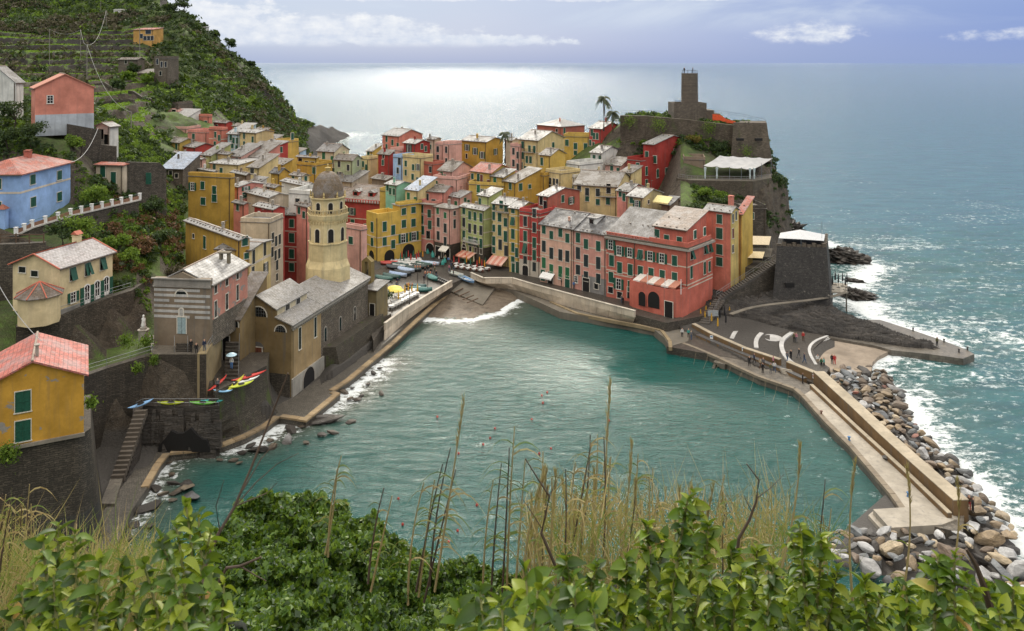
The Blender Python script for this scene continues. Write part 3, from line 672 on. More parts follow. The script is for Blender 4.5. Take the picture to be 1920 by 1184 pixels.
class House:
    def __init__(s,name,label,xl,xc,xr,ye,D,th=40,zb=None,la=6,lb=7,cat='house',group=None):
        s.th=t=math.radians(th); s.C=Q(xc,ye,D); s.D=D; s.ze=s.C.z
        s.dl=Vector((-math.cos(t),math.sin(t),0)); s.dr=Vector((math.sin(t),math.cos(t),0))
        s.a=s.tt(xl,s.dl) if xl is not None else la; s.b=s.tt(xr,s.dr) if xr is not None else lb
        if not .8<s.a<60: print('BAD a',label,s.a); s.a=la
        if not .8<s.b<60: print('BAD b',label,s.b); s.b=lb
        if zb is None: zb=min(s.ze-5.,min(gz(q.x,q.y) for q in(s.C,s.C+s.dl*s.a,s.C+s.dr*s.b,s.C+s.dl*s.a+s.dr*s.b))-.4)
        zb=max(zb,-1)
        s.h=s.ze-zb; s.root=empty(name,(s.C.x,s.C.y,zb),-t); tag(s.root,label,cat,group); s.zb=zb
    def tt(s,px,d):
        k=(px-CX)/F; return (k*s.C.y-s.C.x)/(d.x-k*d.y)
    def L(s,w):  # world -> local
        v=w-Vector((s.C.x,s.C.y,s.zb)); return Vector((-v.dot(s.dl),v.dot(s.dr),v.z))
    def hit(s,px,py,face,off=0.):
        """point of the face seen at a photo pixel, in the house frame"""
        ray=Vector(((px-CX)/F,1,-(py-HY)/F)); n=s.dr if face=='L' else s.dl
        c=s.C-n*off; t=(c-Vector((0,0,H))).dot(n)/ray.dot(n); return s.L(Vector((0,0,H))+ray*t)
    def fm(s,face,p):
        if face=='L': return Matrix.Translation(p)
        return Matrix.Translation(p)@Matrix.Rotation(math.pi/2,4,'Z')
    def walls(s,mat,mat2=None,x0=None,x1=0,y0=0,y1=None,z0=0,z1=None,name='wall'):
        mb=MB(); mb.box(-s.a if x0 is None else x0,x1,y0,s.b if y1 is None else y1,z0,s.h if z1 is None else z1)
        if mat2: mb.m=[1 if k in(3,) else 0 for k in range(6)]
        return mb.build(name,[mat]+([mat2] if mat2 else []),s.root)
    def roof(s,kind,mat,wallmat,x0=None,x1=0,y0=0,y1=None,z=None,pitch=.36,oh=.35,th=.16,stones=True,trim=None):
        x0=-s.a if x0 is None else x0; y1=s.b if y1 is None else y1; z=s.h if z is None else z
        w,d=x1-x0,y1-y0; mb=MB(); gb=MB(); X0,X1,Y0,Y1=x0-oh,x1+oh,y0-oh,y1+oh
        def slabq(a,b,c,e):
            up=Vector((0,0,th)); mb.prism([Vector(q) for q in(a,b,c,e)],[Vector(q)+up for q in(a,b,c,e)])
        if kind[0]=='g' and kind[1]=='l':
            r=d/2*pitch; zr=z+r; e=oh*pitch; ym=(y0+y1)/2
            slabq((X0,Y0,z-e),(X1,Y0,z-e),(X1,ym,zr),(X0,ym,zr)); slabq((X0,ym,zr),(X1,ym,zr),(X1,Y1,z-e),(X0,Y1,z-e))
            gb.prism([(x0,y0,z-.02),(x0,ym,zr-.0),(x0,y1,z-.02)],[(x1,y0,z-.02),(x1,ym,zr-.0),(x1,y1,z-.02)]); s.ridge=('x',X0,X1,ym,zr+th)
        elif kind[0]=='g':
            r=w/2*pitch; zr=z+r; e=oh*pitch; xm=(x0+x1)/2
            slabq((X0,Y0,z-e),(xm,Y0,zr),(xm,Y1,zr),(X0,Y1,z-e)); slabq((xm,Y0,zr),(X1,Y0,z-e),(X1,Y1,z-e),(xm,Y1,zr))
            gb.prism([(x0,y0,z-.02),(x1,y0,z-.02),(xm,y0,zr)],[(x0,y1,z-.02),(x1,y1,z-.02),(xm,y1,zr)]); s.ridge=('y',Y0,Y1,xm,zr+th)
        elif kind=='sl':
            r=d*pitch; e=oh*pitch; slabq((X0,Y0,z-e),(X1,Y0,z-e),(X1,Y1,z+r+e),(X0,Y1,z+r+e))
            gb.prism([(x0,y0,z-.02),(x0,y1,z+r),(x0,y1,z-.02)],[(x1,y0,z-.02),(x1,y1,z+r),(x1,y1,z-.02)])
        elif kind=='sr':   # falls towards the right face
            r=w*pitch; e=oh*pitch; slabq((X0,Y0,z+r+e),(X1,Y0,z-e),(X1,Y1,z-e),(X0,Y1,z+r+e))
            gb.prism([(x0,y0,z-.02),(x1,y0,z-.02),(x0,y0,z+r)],[(x0,y1,z-.02),(x1,y1,z-.02),(x0,y1,z+r)])
        elif kind=='h':
            e=oh*pitch; m=min(w,d)/2; r=m*pitch; zr=z+r
            if w>=d: A,B=(x0+m,(y0+y1)/2,zr),(x1-m,(y0+y1)/2,zr)
            else: A,B=((x0+x1)/2,y0+m,zr),((x0+x1)/2,y1-m,zr)
            c=[(X0,Y0,z-e),(X1,Y0,z-e),(X1,Y1,z-e),(X0,Y1,z-e)]
            for lift in (th,):
                c2=[(q[0],q[1],q[2]+lift) for q in c]; A2,B2=(A[0],A[1],A[2]+lift),(B[0],B[1],B[2]+lift)
                if w>=d: mb.poly([c2[0],c2[1],B2,A2]); mb.poly([c2[1],c2[2],B2]); mb.poly([c2[2],c2[3],A2,B2]); mb.poly([c2[3],c2[0],A2])
                else: mb.poly([c2[0],c2[1],A2]); mb.poly([c2[1],c2[2],B2,A2]); mb.poly([c2[2],c2[3],B2]); mb.poly([c2[3],c2[0],A2,B2])
            for i in range(4): mb.quad(c[i],c[(i+1)%4],c2[(i+1)%4],c2[i])
            mb.poly(c[::-1])
        elif kind=='f':
            mb.box(X0+oh*.6,X1-oh*.6,Y0+oh*.6,Y1-oh*.6,z,z+.12); s.parapet(wallmat,x0,x1,y0,y1,z+.12,.75)
        o=mb.build('roof',mat,s.root)
        if kind in('gl','gr'):
            ax,r0,r1,m_,zr_=s.ridge; q=MB(); A=(r0,m_,zr_) if ax=='x' else (m_,r0,zr_); B=(r1,m_,zr_) if ax=='x' else (m_,r1,zr_); q.tube([A,B],.13,6); q.build('ridge_cap',M_ridge,s.root)
        if gb.v: gb.build('gable',wallmat,s.root)
        if kind!='f':
            g=MB(); g.box(X0,X1,Y0-.1,Y0+.02,z-oh*pitch-.06,z-oh*pitch+.08) if kind in('gl','sl','h') else g.box(X1-.02,X1+.1,Y0,Y1,z-oh*pitch-.06,z-oh*pitch+.08)
            g.build('gutter',M_gutter,s.root)
        if stones and kind in('gl','sl'):
            sb=MB(); n=max(3,int(w/1.3))
            for k in range(n):
                for yy in ((.25,) if R.random()<.5 else (.25,d*.45)):
                    x=x0+(k+R.uniform(.2,.8))*w/n; sc=R.uniform(.1,.17); zz_=z+(yy)*pitch+th+.05
                    sb.obox((x,y0+yy,zz_),(sc,.05*sc,0),(-.02,sc*.8,.02),(0,0,.09))
            q=sb.build('roof_stones',M_gutter,s.root); q['kind']='stuff'
        return o
    def parapet(s,mat,x0=None,x1=0,y0=0,y1=None,z=None,h=.8,t=.2):
        x0=-s.a if x0 is None else x0; y1=s.b if y1 is None else y1; z=s.h if z is None else z
        mb=MB(); mb.box(x0,x1,y0,y0+t,z,z+h); mb.box(x1-t,x1,y0+t,y1,z,z+h); mb.box(x0,x0+t,y0+t,y1,z,z+h); mb.box(x0+t,x1-t,y1-t,y1,z,z+h)
        return mb.build('parapet',mat,s.root)
    def chimney(s,x,y,z,h=.9,w=.45,mat=None):
        mb=MB(); mb.box(x-w/2,x+w/2,y-w/2,y+w/2,z-.8,z+h); mb.box(x-w/2-.08,x+w/2+.08,y-w/2-.08,y+w/2+.08,z+h,z+h+.08)
        for a in(-.1,.1): mb.box(x+a-.05,x+a+.05,y-.12,y+.12,z+h+.08,z+h+.25)
        mb.box(x-w/2-.05,x+w/2+.05,y-w/2-.05,y+w/2+.05,z+h+.25,z+h+.31); return mb.build('chimney',mat or M_stonecap,s.root)
    def band(s,py,px=None,face='L',h=.22,mat=None,x0=None,x1=0.04):
        """string course round both visible faces at the height seen at (px,py)"""
        z=s.hit(px,py,face).z if px is not None else s.zz(py); mb=MB(); x0=-s.a if x0 is None else x0
        mb.box(x0,x1,-.04,.0,z-h/2,z+h/2); mb.box(0,.04,.002,s.b,z-h/2,z+h/2); return mb.build('band',mat or M_band,s.root)
    def zz(s,py): return H-(py-HY)*s.D/F-s.zb
    def pipe_at(s,x):
        mb=MB(); mb.box(x-.06,x+.06,-.14,-.02,.2,s.h-.1); mb.build('downpipe',M_gutter,s.root)
    def aerial(s,x,y,z):
        mb=MB(); hh=R.uniform(1.2,2.); mb.box(x-.02,x+.02,y-.02,y+.02,z-.6,z+hh); 
        for k in range(4): mb.box(x-.35+.05*k,x+.35-.05*k,y-.015+.1*k,y+.015+.1*k,z+hh-.1,z+hh-.07)
        mb.box(x-.015,x+.015,y,y+.4,z+hh-.1,z+hh-.07); mb.build('aerial',M_gutter,s.root)
    def pipe(s,px,face='L'):
        p=s.hit(px,200,face); mb=MB()
        if face=='L': mb.box(p.x-.06,p.x+.06,-.14,-.02,.2,s.h-.1)
        else: mb.box(.02,.14,p.y-.06,p.y+.06,.2,s.h-.1)
        mb.build('downpipe',M_gutter,s.root)
    def win(s,face,py,pxs,style='c',w=.9,h=1.75,shm=None,off=0.,far=None):
        p0=None
        for i,px in enumerate(pxs):
            stl=style
            if isinstance(px,tuple): px,stl=px
            p=s.hit(px,py,face,off)
            if p0 is None: p0=p
            p.z=p0.z-h/2
            if p.z<.05 : p.z=.05
            put_window(s.root,s.fm(face,p),stl,w,h,s.D>196 if far is None else far,shm)
    def arch(s,face,px,py,w,h,mat=None,name='arch',off=0.,depth=.06,rim=True,frame=M_frame):
        """arched opening whose foot centre is seen at (px,py)"""
        p=s.hit(px,py,face,off); n=10; r=w/2; o=[]
        pts=[(-r,0)]+[(-r*math.cos(math.pi*k/n),h-r+r*math.sin(math.pi*k/n)) for k in range(n+1)]+[(r,0)]
        mb=MB(); mb.prism([Vector((x,-.02,z)) for x,z in pts],[Vector((x,.2,z)) for x,z in pts][:],0)
        if rim:
            q=1+.18/r
            for (x,z),(x2,z2) in zip(pts[:-1],pts[1:]):
                a=Vector((x,-.06,z)); b_=Vector((x2,-.06,z2)); A=Vector((x*q,-.06,(z-(h-r))*q+h-r if z>h-r else z)); B=Vector((x2*q,-.06,(z2-(h-r))*q+h-r if z2>h-r else z2))
                up=Vector((0,.06,0)); mb.prism([a,b_,B,A],[a+up,b_+up,B+up,A+up],1)
        ob=mb.build(name,[mat or M_darkin,frame],s.root); ob.matrix_local=s.fm(face,p); return ob
    def door(s,face,px,py,w=1.1,h=2.2,mat=None,off=0.):
        p=s.hit(px,py,face,off); p.z=max(p.z,.05); mb=MB(); mb.box(-w/2,w/2,-.05,.05,0,h,0); mb.box(-w/2-.12,-w/2,-.08,.02,0,h+.1,1); mb.box(w/2,w/2+.12,-.08,.02,0,h+.1,1); mb.box(-w/2,w/2,-.08,.02,h,h+.1,1); mb.box(-.015,.015,-.06,-.05,0,h,2)
        o=mb.build('door',[mat or M_sh,M_frame,M_darkin],s.root); o.matrix_local=s.fm(face,p); return o
    def awning(s,face,px,py,w,d,drop,mat,off=0.):
        p=s.hit(px,py,face,off); mb=MB(); a,b_,c,e=Vector((-w/2,-.03,0)),Vector((w/2,-.03,0)),Vector((w/2,-d,-drop)),Vector((-w/2,-d,-drop)); n=6
        for k in range(n):
            u0,u1=k/n,(k+1)/n; f=lambda A,B,u:A*(1-u)+B*u; up=Vector((0,0,.04)); sag=Vector((0,0,-.1))
            q=[f(e,c,u0),f(e,c,u1),f(a,b_,u1),f(a,b_,u0)]; mb.prism(q,[x+up for x in q],k%2)
            q=[f(e,c,u0)+Vector((0,0,-.25)),f(e,c,u1)+Vector((0,0,-.25)),f(e,c,u1),f(e,c,u0)]; mb.prism(q,[x+Vector((0,.03,0)) for x in q],k%2)
        o=mb.build('awning',mat if isinstance(mat,list) else [mat,mat],s.root); o.matrix_local=s.fm(face,p); return o
    def balcony(s,face,px,py,w,d=1.,mat=None,off=0.,h=.95):
        p=s.hit(px,py,face,off); mb=MB(); mb.box(-w/2,w/2,-d,0,-.15,0,1); mb.box(-w/2,w/2,-d,-d+.05,h-.05,h,0)
        n=max(4,int(w/.22))
        for k in range(n+1): x=-w/2+.02+(w-.04)*k/n; mb.box(x-.015,x+.015,-d+.01,-d+.04,0,h-.05,0)
        for x in(-w/2+.02,w/2-.02):
            mb.box(x-.02,x+.02,-d+.05,0,h-.05,h,0)
            for k in range(4): mb.box(x-.015,x+.015,-d+.1+k*d/4,-d+.13+k*d/4,0,h-.05,0)
        o=mb.build('balcony',[mat or M_gutter,M_stonecap],s.root); o.matrix_local=s.fm(face,p); return o
def PL(k): return plaster(COL[k] if isinstance(k,str) else k)
def H_(label,col,xs,ye,D,roof='gl',rm='g',th=40,zb=None,pitch=.36,wins=(),bands=(),pipes=(),chim=1,la=6,lb=7,shm=None,wm=None,bare=None,name='house',stones=True,**kw):
    h=House(name,label,*xs,ye,D,th,zb,la,lb)
    wm=wm or plaster(COL[col] if isinstance(col,str) else col,bare=bare); h.walls(wm)
    h.roof(roof,SL[rm],wm,pitch=pitch,stones=stones)
    for w in wins:
        h.win(*w[:3],**dict(zip(('style','w','h','shm'),w[3:])),**({'shm':shm} if shm and len(w)<7 else {}))
    for b_ in bands: h.band(b_[1],b_[0])
    for p in pipes: h.pipe(p)
    h.pipe_at(-.35); 
    for k in range(chim if roof!='f' else 0):
        x,y=-h.a*R.uniform(.25,.8),h.b*R.uniform(.15,.6)
        zt=h.h+{'gl':min(y,h.b-y),'gr':min(-x,h.a+x),'sl':y,'sr':-x,'h':min(-x,h.a+x,y,h.b-y)}.get(roof,0)*pitch+.15
        h.chimney(x,y,zt,R.uniform(.5,1.1),R.uniform(.35,.55),wm if R.random()<.4 else None); h.aerial(x+.9,y,zt)
    return h
# ---- the village, back rows first. xs = (left edge, corner, right edge) in photo pixels, ye = eave at the corner
L,Rr='L','R'
H_('small rough stone hut at the top of the village below the terraces','gry',(306,334,None),196,272,'f','b',th=20,wm=M_castle,wins=(('L',200,[318],'d',1,1),))
H_('pink flat-roofed terrace house highest on the slope under the stone hut','pik',(303,334,None),211,264,'f','g',th=20,wins=(('L',215,[326],'d',1.6,3.2),('L',213,[308],'c',1,1.6)))
H_('pink house with an arched opening beside the glazed veranda','pik',(289,312,None),224,257,'f','g',th=15,wins=(('L',232,[296],'d',1.4,2),))
h=H_('glazed white veranda on the pink hillside houses','whi',(313,347,None),223,258,'sl','w',th=20,chim=0,wins=(('L',229,[318,325,331,338,344],'g',1,1.8),))
H_('salmon red terrace house under the dark hillside rock','sal',(355,392,398),220,262,'f','b',th=25,wins=(('L',226,[368,386],'c',1.2,1.6),))
H_('pink house with two arched green windows on the slope','pik',(303,350,352),243,248,'f','g',th=15,wins=(('L',248,[320,336],'c',1.1,2.2),))
H_('small pink house crowded with white awnings on its roof','pin',(352,388,None),250,241,'f','w',th=20,wins=(('L',256,[363],'c',1,1.6),))
h=H_('tall salmon house with a red parapet roof and green shutters','sal',(392,416,427),245,236,'f','d',th=30,wins=(('L',253,[404,411]),('L',271,[403,411])),bands=((404,261),))
H_('narrow grey brown house between red and pale blue houses','bei',(414,428,None),258,238,'sl','d',th=25,wins=(('L',266,[421]),('L',276,[421],'d',.9,1)))
H_('pale blue grey house with white window surrounds','lbl',(427,448,None),252,234,'sl','w',th=25,wins=(('L',258,[433,438,445]),('L',272,[436,444],'c',1,1.9)))
H_('big yellow cream house with dotted white roof and plain cream side','cre',(448,480,513),250,230,'gl','w',th=35,pitch=.2,wins=(('L',255,[458,474]),('L',271,[458,(473,'o')])))
H_('yellow house with overhanging grey roof below the pink hillside houses','yel',(317,337,367),268,226,'gl','b',th=35,wins=(('L',278,[331],'c',1,2.4),))
H_('low red house with a long grey gable roof','red',(336,366,403),277,223,'gl','g',th=40,pitch=.3)
H_('yellow house with two roof terraces at the edge of the sea rocks','yel',(516,536,560),268,234,'f','b',th=35,wins=(('L',274,[526],'c',1.1,2),('R',256,[548],'c',1,2)))
H_('cream upper storey with grey roof under the far yellow terrace','bei',(484,516,530),262,238,'sl','g',th=35,pitch=.35)
H_('pale sky blue house with grey roof near the sea rocks','blu',(540,562,574),286,240,'sl','b',th=40)
H_('dark red house with grey roof and scalloped terrace wall','red',(488,521,540),274,223,'sl','g',th=35,wins=(('L',282,[501],'o',1.1,1.2),('R',281,[527],'c',.9,1.6)),pitch=.25)
H_('yellow house with long flat balcony in front of the sea rocks','yel',(557,594,598),296,216,'gl','w',th=25,wins=(('L',302,[563,575,586],'d',1.3,1.5),('L',318,[562,(576,'g'),589])))
h=H_('lower yellow house with black railing next to the beige shuttered one','och',(557,592,None),312,214,'f','d',th=25,wins=(('L',320,[589],'c',1.1,1.8),))
H_('small pale green house at the left edge of a cream gable','grn',(378,396,None),292,213,'sl','g',th=25,wins=(('L',298,[383]),))
H_('cream house with grey gable roof and two green windows in the middle','cre',(396,428,440),290,212,'gl','g',th=35,wins=(('L',297,[406,421],'c',.9,1.8),))
H_('pink house with pink balcony rail beside the cream gable','pik',(426,452,None),294,211,'sl','g',th=30,wins=(('L',300,[431],'c',1,1.6),('L',302,[444],'d',1,1.7)))
H_('pink house with three dark doors in the far row','pin',(450,488,None),296,211,'sl','b',th=30,pitch=.45,wins=(('L',300,[459,470],'c',1.1,1.8),))
H_('pale pink house with a wide white gabled roof','pik',(312,379,386),299,205,'gl','w',th=50,pitch=.3,wins=(('L',297,[341],'d',.5,.7),))
H_('cream low house row under the pink balconies','cre',(394,447,None),310,204,'sl','w',th=25,pitch=.1,wins=(('L',314,[402,415],'c',1,1.7),))
H_('small cream house wedged between pink houses','cre',(465,486,None),315,201,'sl','b',th=25,wins=(('L',319,[473],'d',1.2,1.7),))
H_('ochre house with brown roof beside the dark red terrace house','och',(494,531,548),309,209,'sl','b',th=30,pitch=.3)
H_('golden ochre house showing only its gable among white roofs','och',(508,524,541),325,196,'gl','d',th=35,pitch=.7)
H_('white wall house with long white roof above the yellow terrace','whi',(345,402,408),322,192,'gl','w',th=40,pitch=.2)
H_('grey stone house with blue and white striped tile roof','gry',(303,343,None),317,191,'sl','u',th=12,wm=M_castle,pitch=.42,stones=False,wins=(('L',325,[320,331],'d',.9,1.1),))
h=H_('large ochre yellow house with potted plants along its roof terrace','och',(353,433,440),335,170,'f','g',th=18,wins=(('L',348,[380,402],'c',1,1.7),('L',372,[402,(381,'c')],'c',1.2,1.6),('L',350,[361],'o',.9,1.7)))
H_('brown walled house with white gable roof between pink and ochre houses','brn',(435,462,470),328,184,'gl','w',th=45,pitch=.5)
H_('pink house with a long side wall below white roofs','pin',(434,447,494),351,173,'gl','w',th=40,pitch=.2,wins=(('R',354,[461],'o',.9,.9),('R',366,[459],'c',1.2,1.2)))
H_('white walled hall with a broad corrugated white roof','whi',(528,574,594),349,182,'gl','w',th=45,pitch=.3,wins=())
H_('beige house with speckled white roof behind the bell tower','bei',(463,505,541),371,167,'gl','w',th=45,pitch=.3,wins=())
H_('small white house with two chimneys by the dome','whi',(542,584,588),366,166,'f','w',th=20,wins=(('L',376,[558],'d',1.1,.8),))
H_('red low house with overlapping white roofs left of the bell tower','red',(477,513,534),393,161,'gl','w',th=40,pitch=.35,wins=())
H_('cream house with green roof terrace shutters beside the long white roof','cre',(465,507,524),417,157,'gl','w',th=25,wins=(('L',420,[480],'c',.8,1.),))
H_('tiny yellow house among white roofs behind the long roof','yel',(497,516,528),352,177,'gl','g',th=40,wins=(('L',358,[503,511],'c',.9,1.5),))
H_('small cream house with a brown roof in the crowded middle rows','cre',(545,566,580),331,193,'gl','b',th=40,wins=(('L',337,[550,560],'c',.9,1.6),('R',336,[573],'c',.8,1.4)))
H_('little white house with slate roof over the pink side wall','whi',(470,487,500),342,181,'sl','g',th=35,wins=(('L',348,[475,482],'c',.8,1.4),))
H_('small salmon house squeezed behind the speckled white roof','sal',(438,458,466),383,163,'gl','g',th=40,wins=(('L',389,[446],'c',.9,1.4),))
H_('low rosy house with a dark roof directly left of the dome','pin',(556,577,588),388,163,'gl','b',th=40,wins=(('L',395,[561,570],'c',.9,1.4),))
H_('low cream house with pale roof just right of the dome','cre',(618,650,664),352,230,'gl','g',th=40,wins=(('L',362,[655],'c',.9,1.3),))
H_('small red house high against the dark rock at the hill foot','red',(400,424,436),231,262,'gl','g',th=35,wins=(('L',238,[407,416],'c',.9,1.5),))
H_('cream house with brown roof below the hill on the village edge','cre',(436,462,478),238,258,'gl','b',th=35,wins=(('L',245,[444,454],'c',.9,1.6),))
H_('small ochre house at the highest corner by the bushes','och',(478,500,514),245,262,'gl','b',th=35,wins=(('L',252,[488],'c',.9,1.6),))
# left of the bell tower, nearer
h=H_('long yellow house with a wide white slate roof behind the striped chapel','och',(348,450,468),450,132,'gl','w',th=46,zb=8,pitch=.28,wins=(('L',443,[363],'d',.8,.8),('L',455,[384],'c',1,2.2),('R',452,[459],'c',1,1.6),('R',480,[462],'c',.8,1)))
h=H_('tall pale yellow house with lean-to slate roof and five dark shutters','cre',(462,469,508),470,133,'gl','g',th=9,zb=6,pitch=.1,shm=M_shb,wins=(('R',482,[475],'c',.9,2.3),('R',467,[496],'c',.9,2.3),('R',504,[(498,'o')],'c',.8,2.1),('R',512,[474],'c',.9,2.1),('R',536,[496],'c',.8,1.6)),bands=((475,497),))
h.band(493,480,'R')
h=H_('narrow weathered beige house squeezed between yellow and red fronts','bei',(503,507,531),419,150,'f','g',th=9,zb=5,pitch=.1,shm=M_shb,wins=(('R',446,[511,517,524],'c',.9,1.9),('R',473,[510,516,523],'c',.9,1.9),('R',497,[519],'c',.9,1.9),('R',520,[519],'d',.8,1.4)))
h=H_('crimson red house with pale bands left of the bell tower','red',(528,579,None),405,166,'sl','g',th=14,zb=4,pitch=.3,wins=(('L',419,[547,566],'c',1.05,1.7),('L',446,[547,566],'c',1.2,1.9),('L',476,[547,(566,'g')],'c',1.1,1.9),('L',501,[547],'c',1.1,1.7)),bands=((547,434),(547,463),(547,491)))
# behind and right of the bell tower
H_('grey stone coloured house with low roof behind the dome','bei',(597,660,None),342,224,'sl','g',th=30,pitch=.3)
h=H_('large crimson house with broad striped slate roof and two dormers','red',(604,733,None),383,214,'gl','s',th=22,zb=3,pitch=.6,lb=12,stones=False,wins=(('L',397,[(660,'o'),697,(716,'O')],'c',1.2,1.9),('L',418,[661,686],'c',1.2,1.9)),bands=((690,412),))
for px,py in((672,371),(701,366)):
    p=h.hit(px,py,'L',-3.2); p.y=3.0; p.z=h.h+3.0*.6-.35; mb=MB(); mb.box(p.x-.9,p.x+.9,p.y-1.2,p.y+1.2,p.z-.8,p.z+.9,0); mb.box(p.x-.55,p.x+.55,p.y-1.24,p.y-1.2,p.z-.1,p.z+.7,1); mb.prism([(p.x-1.2,p.y-1.5,p.z+.9),(p.x+1.2,p.y-1.5,p.z+.9),(p.x,p.y-1.5,p.z+1.6)],[(p.x-1.2,p.y+1.8,p.z+.9),(p.x+1.2,p.y+1.8,p.z+.9),(p.x,p.y+1.8,p.z+1.6)],2); mb.build('dormer',[PL('red'),M_pane,SL['w']],h.root)
mb=MB(); 
for k in range(26): x=-h.a*k/26; mb.box(x-.1,x+.1,-.5,-.3,h.h-.2,h.h+.55)
mb.box(-h.a,0,-.52,-.28,h.h+.55,h.h+.7); mb.build('balustrade',PL('red'),h.root)
H_('pink narrow building with a white roof balcony beside the bell tower','pik',(647,678,688),433,160,'f','g',th=35,zb=3,wins=(('L',451,[658],'c',1.2,1.5),))
H_('pale cream house with grey hip roof over the tower dome','pal',(595,627,None),285,233,'gl','g',th=25,pitch=.5,wins=(('L',292,[607,623],'c',1.1,2.2,M_shg),('L',314,[(602,'o'),(622,'o')],'c',1.1,1.9)))
H_('sage green house with steep dark roof above the dome','sge',(627,661,678),301,229,'gl','b',th=25,pitch=.55,shm=M_shb,wins=(('L',308,[636,653]),('L',328,[(637,'o'),(655,'o')],'c',1,1.6),('R',306,[671],'c',.8,1.8)))
H_('yellow house glimpsed over the sage green house','yel',(687,698,716),284,252,'sl','w',th=30,wins=(('L',290,[691,696]),))
H_('small yellow house with two narrow green shutters below dark red tower house','cre',(677,691,708),300,236,'f','b',th=35,wins=(('L',308,[681,687]),('L',325,[684],'d',1.2,2)))
H_('tall dark red windowless house like a tower','dre',(709,731,738),290,232,'sl','b',th=30,pitch=.5,wins=(('L',293,[719],'d',.7,1.2),('L',305,[718],'c',.8,1.6)))
H_('high salmon red house with gabled white roof against the sea','sal',(717,748,792),256,262,'gl','w',th=40,pitch=.35,wins=(('L',261,[725,736],'c',1,1.9),('L',275,[725],'c',1,1.6),('L',273,[746],'c',1,1.6)))
H_('pink house with blank pink parapet beside the tall red house','pik',(732,754,None),284,240,'f','g',th=35,shm=M_shb,wins=(('L',290,[738,746],'c',1,1.7),))
H_('dark crimson house with gable and white shutters against the sea','dre',(757,779,806),270,234,'gl','w',th=40,pitch=.3,wins=(('L',279,[767],'o',1.1,2.4),('R',275,[791,798],'c',.9,1.6)))
H_('grey roofed cream house in the skyline beside the crimson one','bei',(800,815,827),262,246,'gl','g',th=40,pitch=.3,wins=(('L',276,[807],'c',1,1.6),))
H_('light blue house with black iron balcony','blu',(737,755,None),297,227,'f','g',th=35,shm=M_shb,wins=(('L',303,[749],'c',1.1,2),('L',320,[746],'c',.8,1.7)))
h=H_('pale yellow block with a walled roof terrace and six shutters','cre',(754,790,812),298,223,'f','b',th=35,wins=(('L',307,[761,775],'c',.9,1.7),('L',314,[(784,'o')],'c',.9,1.8),('L',324,[761],'c',.8,1.7),('L',332,[774,783],'c',.9,1.7)))
H_('pale pink house with two dark windows next to the ochre block','pik',(816,831,None),273,238,'f','w',th=30,shm=M_shb,wins=(('L',280,[821]),('L',296,[821])))
H_('pink house with a plain tan side and red chimneys in the skyline','pik',(831,843,866),272,235,'f','w',th=45,shm=M_shb,wins=(('L',281,[837],'c',1,1.9),('L',302,[837],'c',.9,1.6)))
H_('big golden ochre house in the skyline left of the palm','och',(865,912,943),267,240,'gl','g',th=35,pitch=.25,wins=(('L',277,[(876,'o')],'c',1,1.9),('L',284,[(891,'o'),(904,'o')],'c',1,2),('L',293,[875],'d',.7,1.4),('R',285,[(929,'o')],'c',1,1.8)))
H_('grey roofed house with brown side wall right of the small palm','bei',(948,960,974),264,241,'gl','g',th=40,pitch=.3)
H_('pink narrow house joined to the tall cream house','pik',(957,974,None),276,229,'f','g',th=40,shm=M_shb,wins=(('L',284,[963,971],'c',.9,2),('L',306,[963,971],'c',.9,2)))
h=H_('tall cream house with white roof and wide tan side by the skyline','cre',(972,1009,1058),264,226,'gl','w',th=40,pitch=.35,zb=3,wins=(('L',272,[980,(993,'c'),1002],'c',.9,2),('L',292,[980,988,995],'c',.9,2),('L',311,[978,985,996],'c',.9,2),('R',272,[1037],'c',1.1,1.5)),bands=((985,285),),pipes=(983,))
h.balcony('L',993,285,3.4,1,off=0)
H_('dark brick red house with white hip roof highest in the skyline','ter',(1007,1052,1096),238,262,'h','w',th=50,pitch=.35,wins=(('L',245,[1044],'d',1,1),('R',246,[1058],'c',.9,2)))
H_('yellow house under a planted terrace below the brick red one','yel',(1057,1105,None),258,239,'f','b',th=15,wins=(('L',268,[1063,1079,1098],'c',1.1,1.9),('L',287,[1079],'c',1,1.3)))
H_('vermilion house with yellow corner trim beside the big palms','red',(1105,1128,1165),242,235,'gl','w',th=45,pitch=.35,wins=(('L',249,[1110,1114,1120],'c',.9,1.9),('L',268,[1107,1113],'c',.8,1.8),('R',247,[1156],'d',1,1)))
H_('yellow gabled house with dark slate roof below the tall cream house','yel',(1012,1032,1060),292,216,'gl','b',th=40,pitch=.4,wins=(('L',303,[1016],'c',.9,2.1),))
H_('white tall house with blank white side wall in the upper village','whi',(1107,1128,1164),288,220,'gl','g',th=40,pitch=.3,wins=(('L',297,[1114],'c',.9,1.8),('L',298,[1125],'c',.9,1.8),('L',320,[1124],'c',.9,1.8)))
H_('pink house with hipped grey roof between white and dark red houses','pik',(1135,1164,1178),311,215,'sl','b',th=35,pitch=.35,shm=M_sh,wins=(('L',314,[1147,1159],'c',.9,2),('L',332,[1147],'c',.9,1.4)))
h=H_('white stepped house with white walled roof terrace','whi',(1062,1087,1130),311,212,'f','g',th=50,wins=(('L',324,[(1068,'c'),1080],'c',1.2,2),('R',323,[1121],'c',.9,1.6)))
H_('white block with flat terraces in front of the stepped white house','whi',(1050,1078,1090),334,208,'f','w',th=45,wins=(('L',346,[1057,1071],'c',1.2,2.2),))
H_('cream yellow house with dark shutters left of the white block','cre',(1023,1052,None),327,206,'f','b',th=50,shm=M_shb,wins=(('L',333,[1027,1032,1039,1045],'c',.8,1.7),('L',347,[1031],'c',.8,1.5)))
H_('small yellow house with brown roof leaning on the dark red house','cre',(1164,1184,1203),325,207,'sl','b',th=45,pitch=.3)
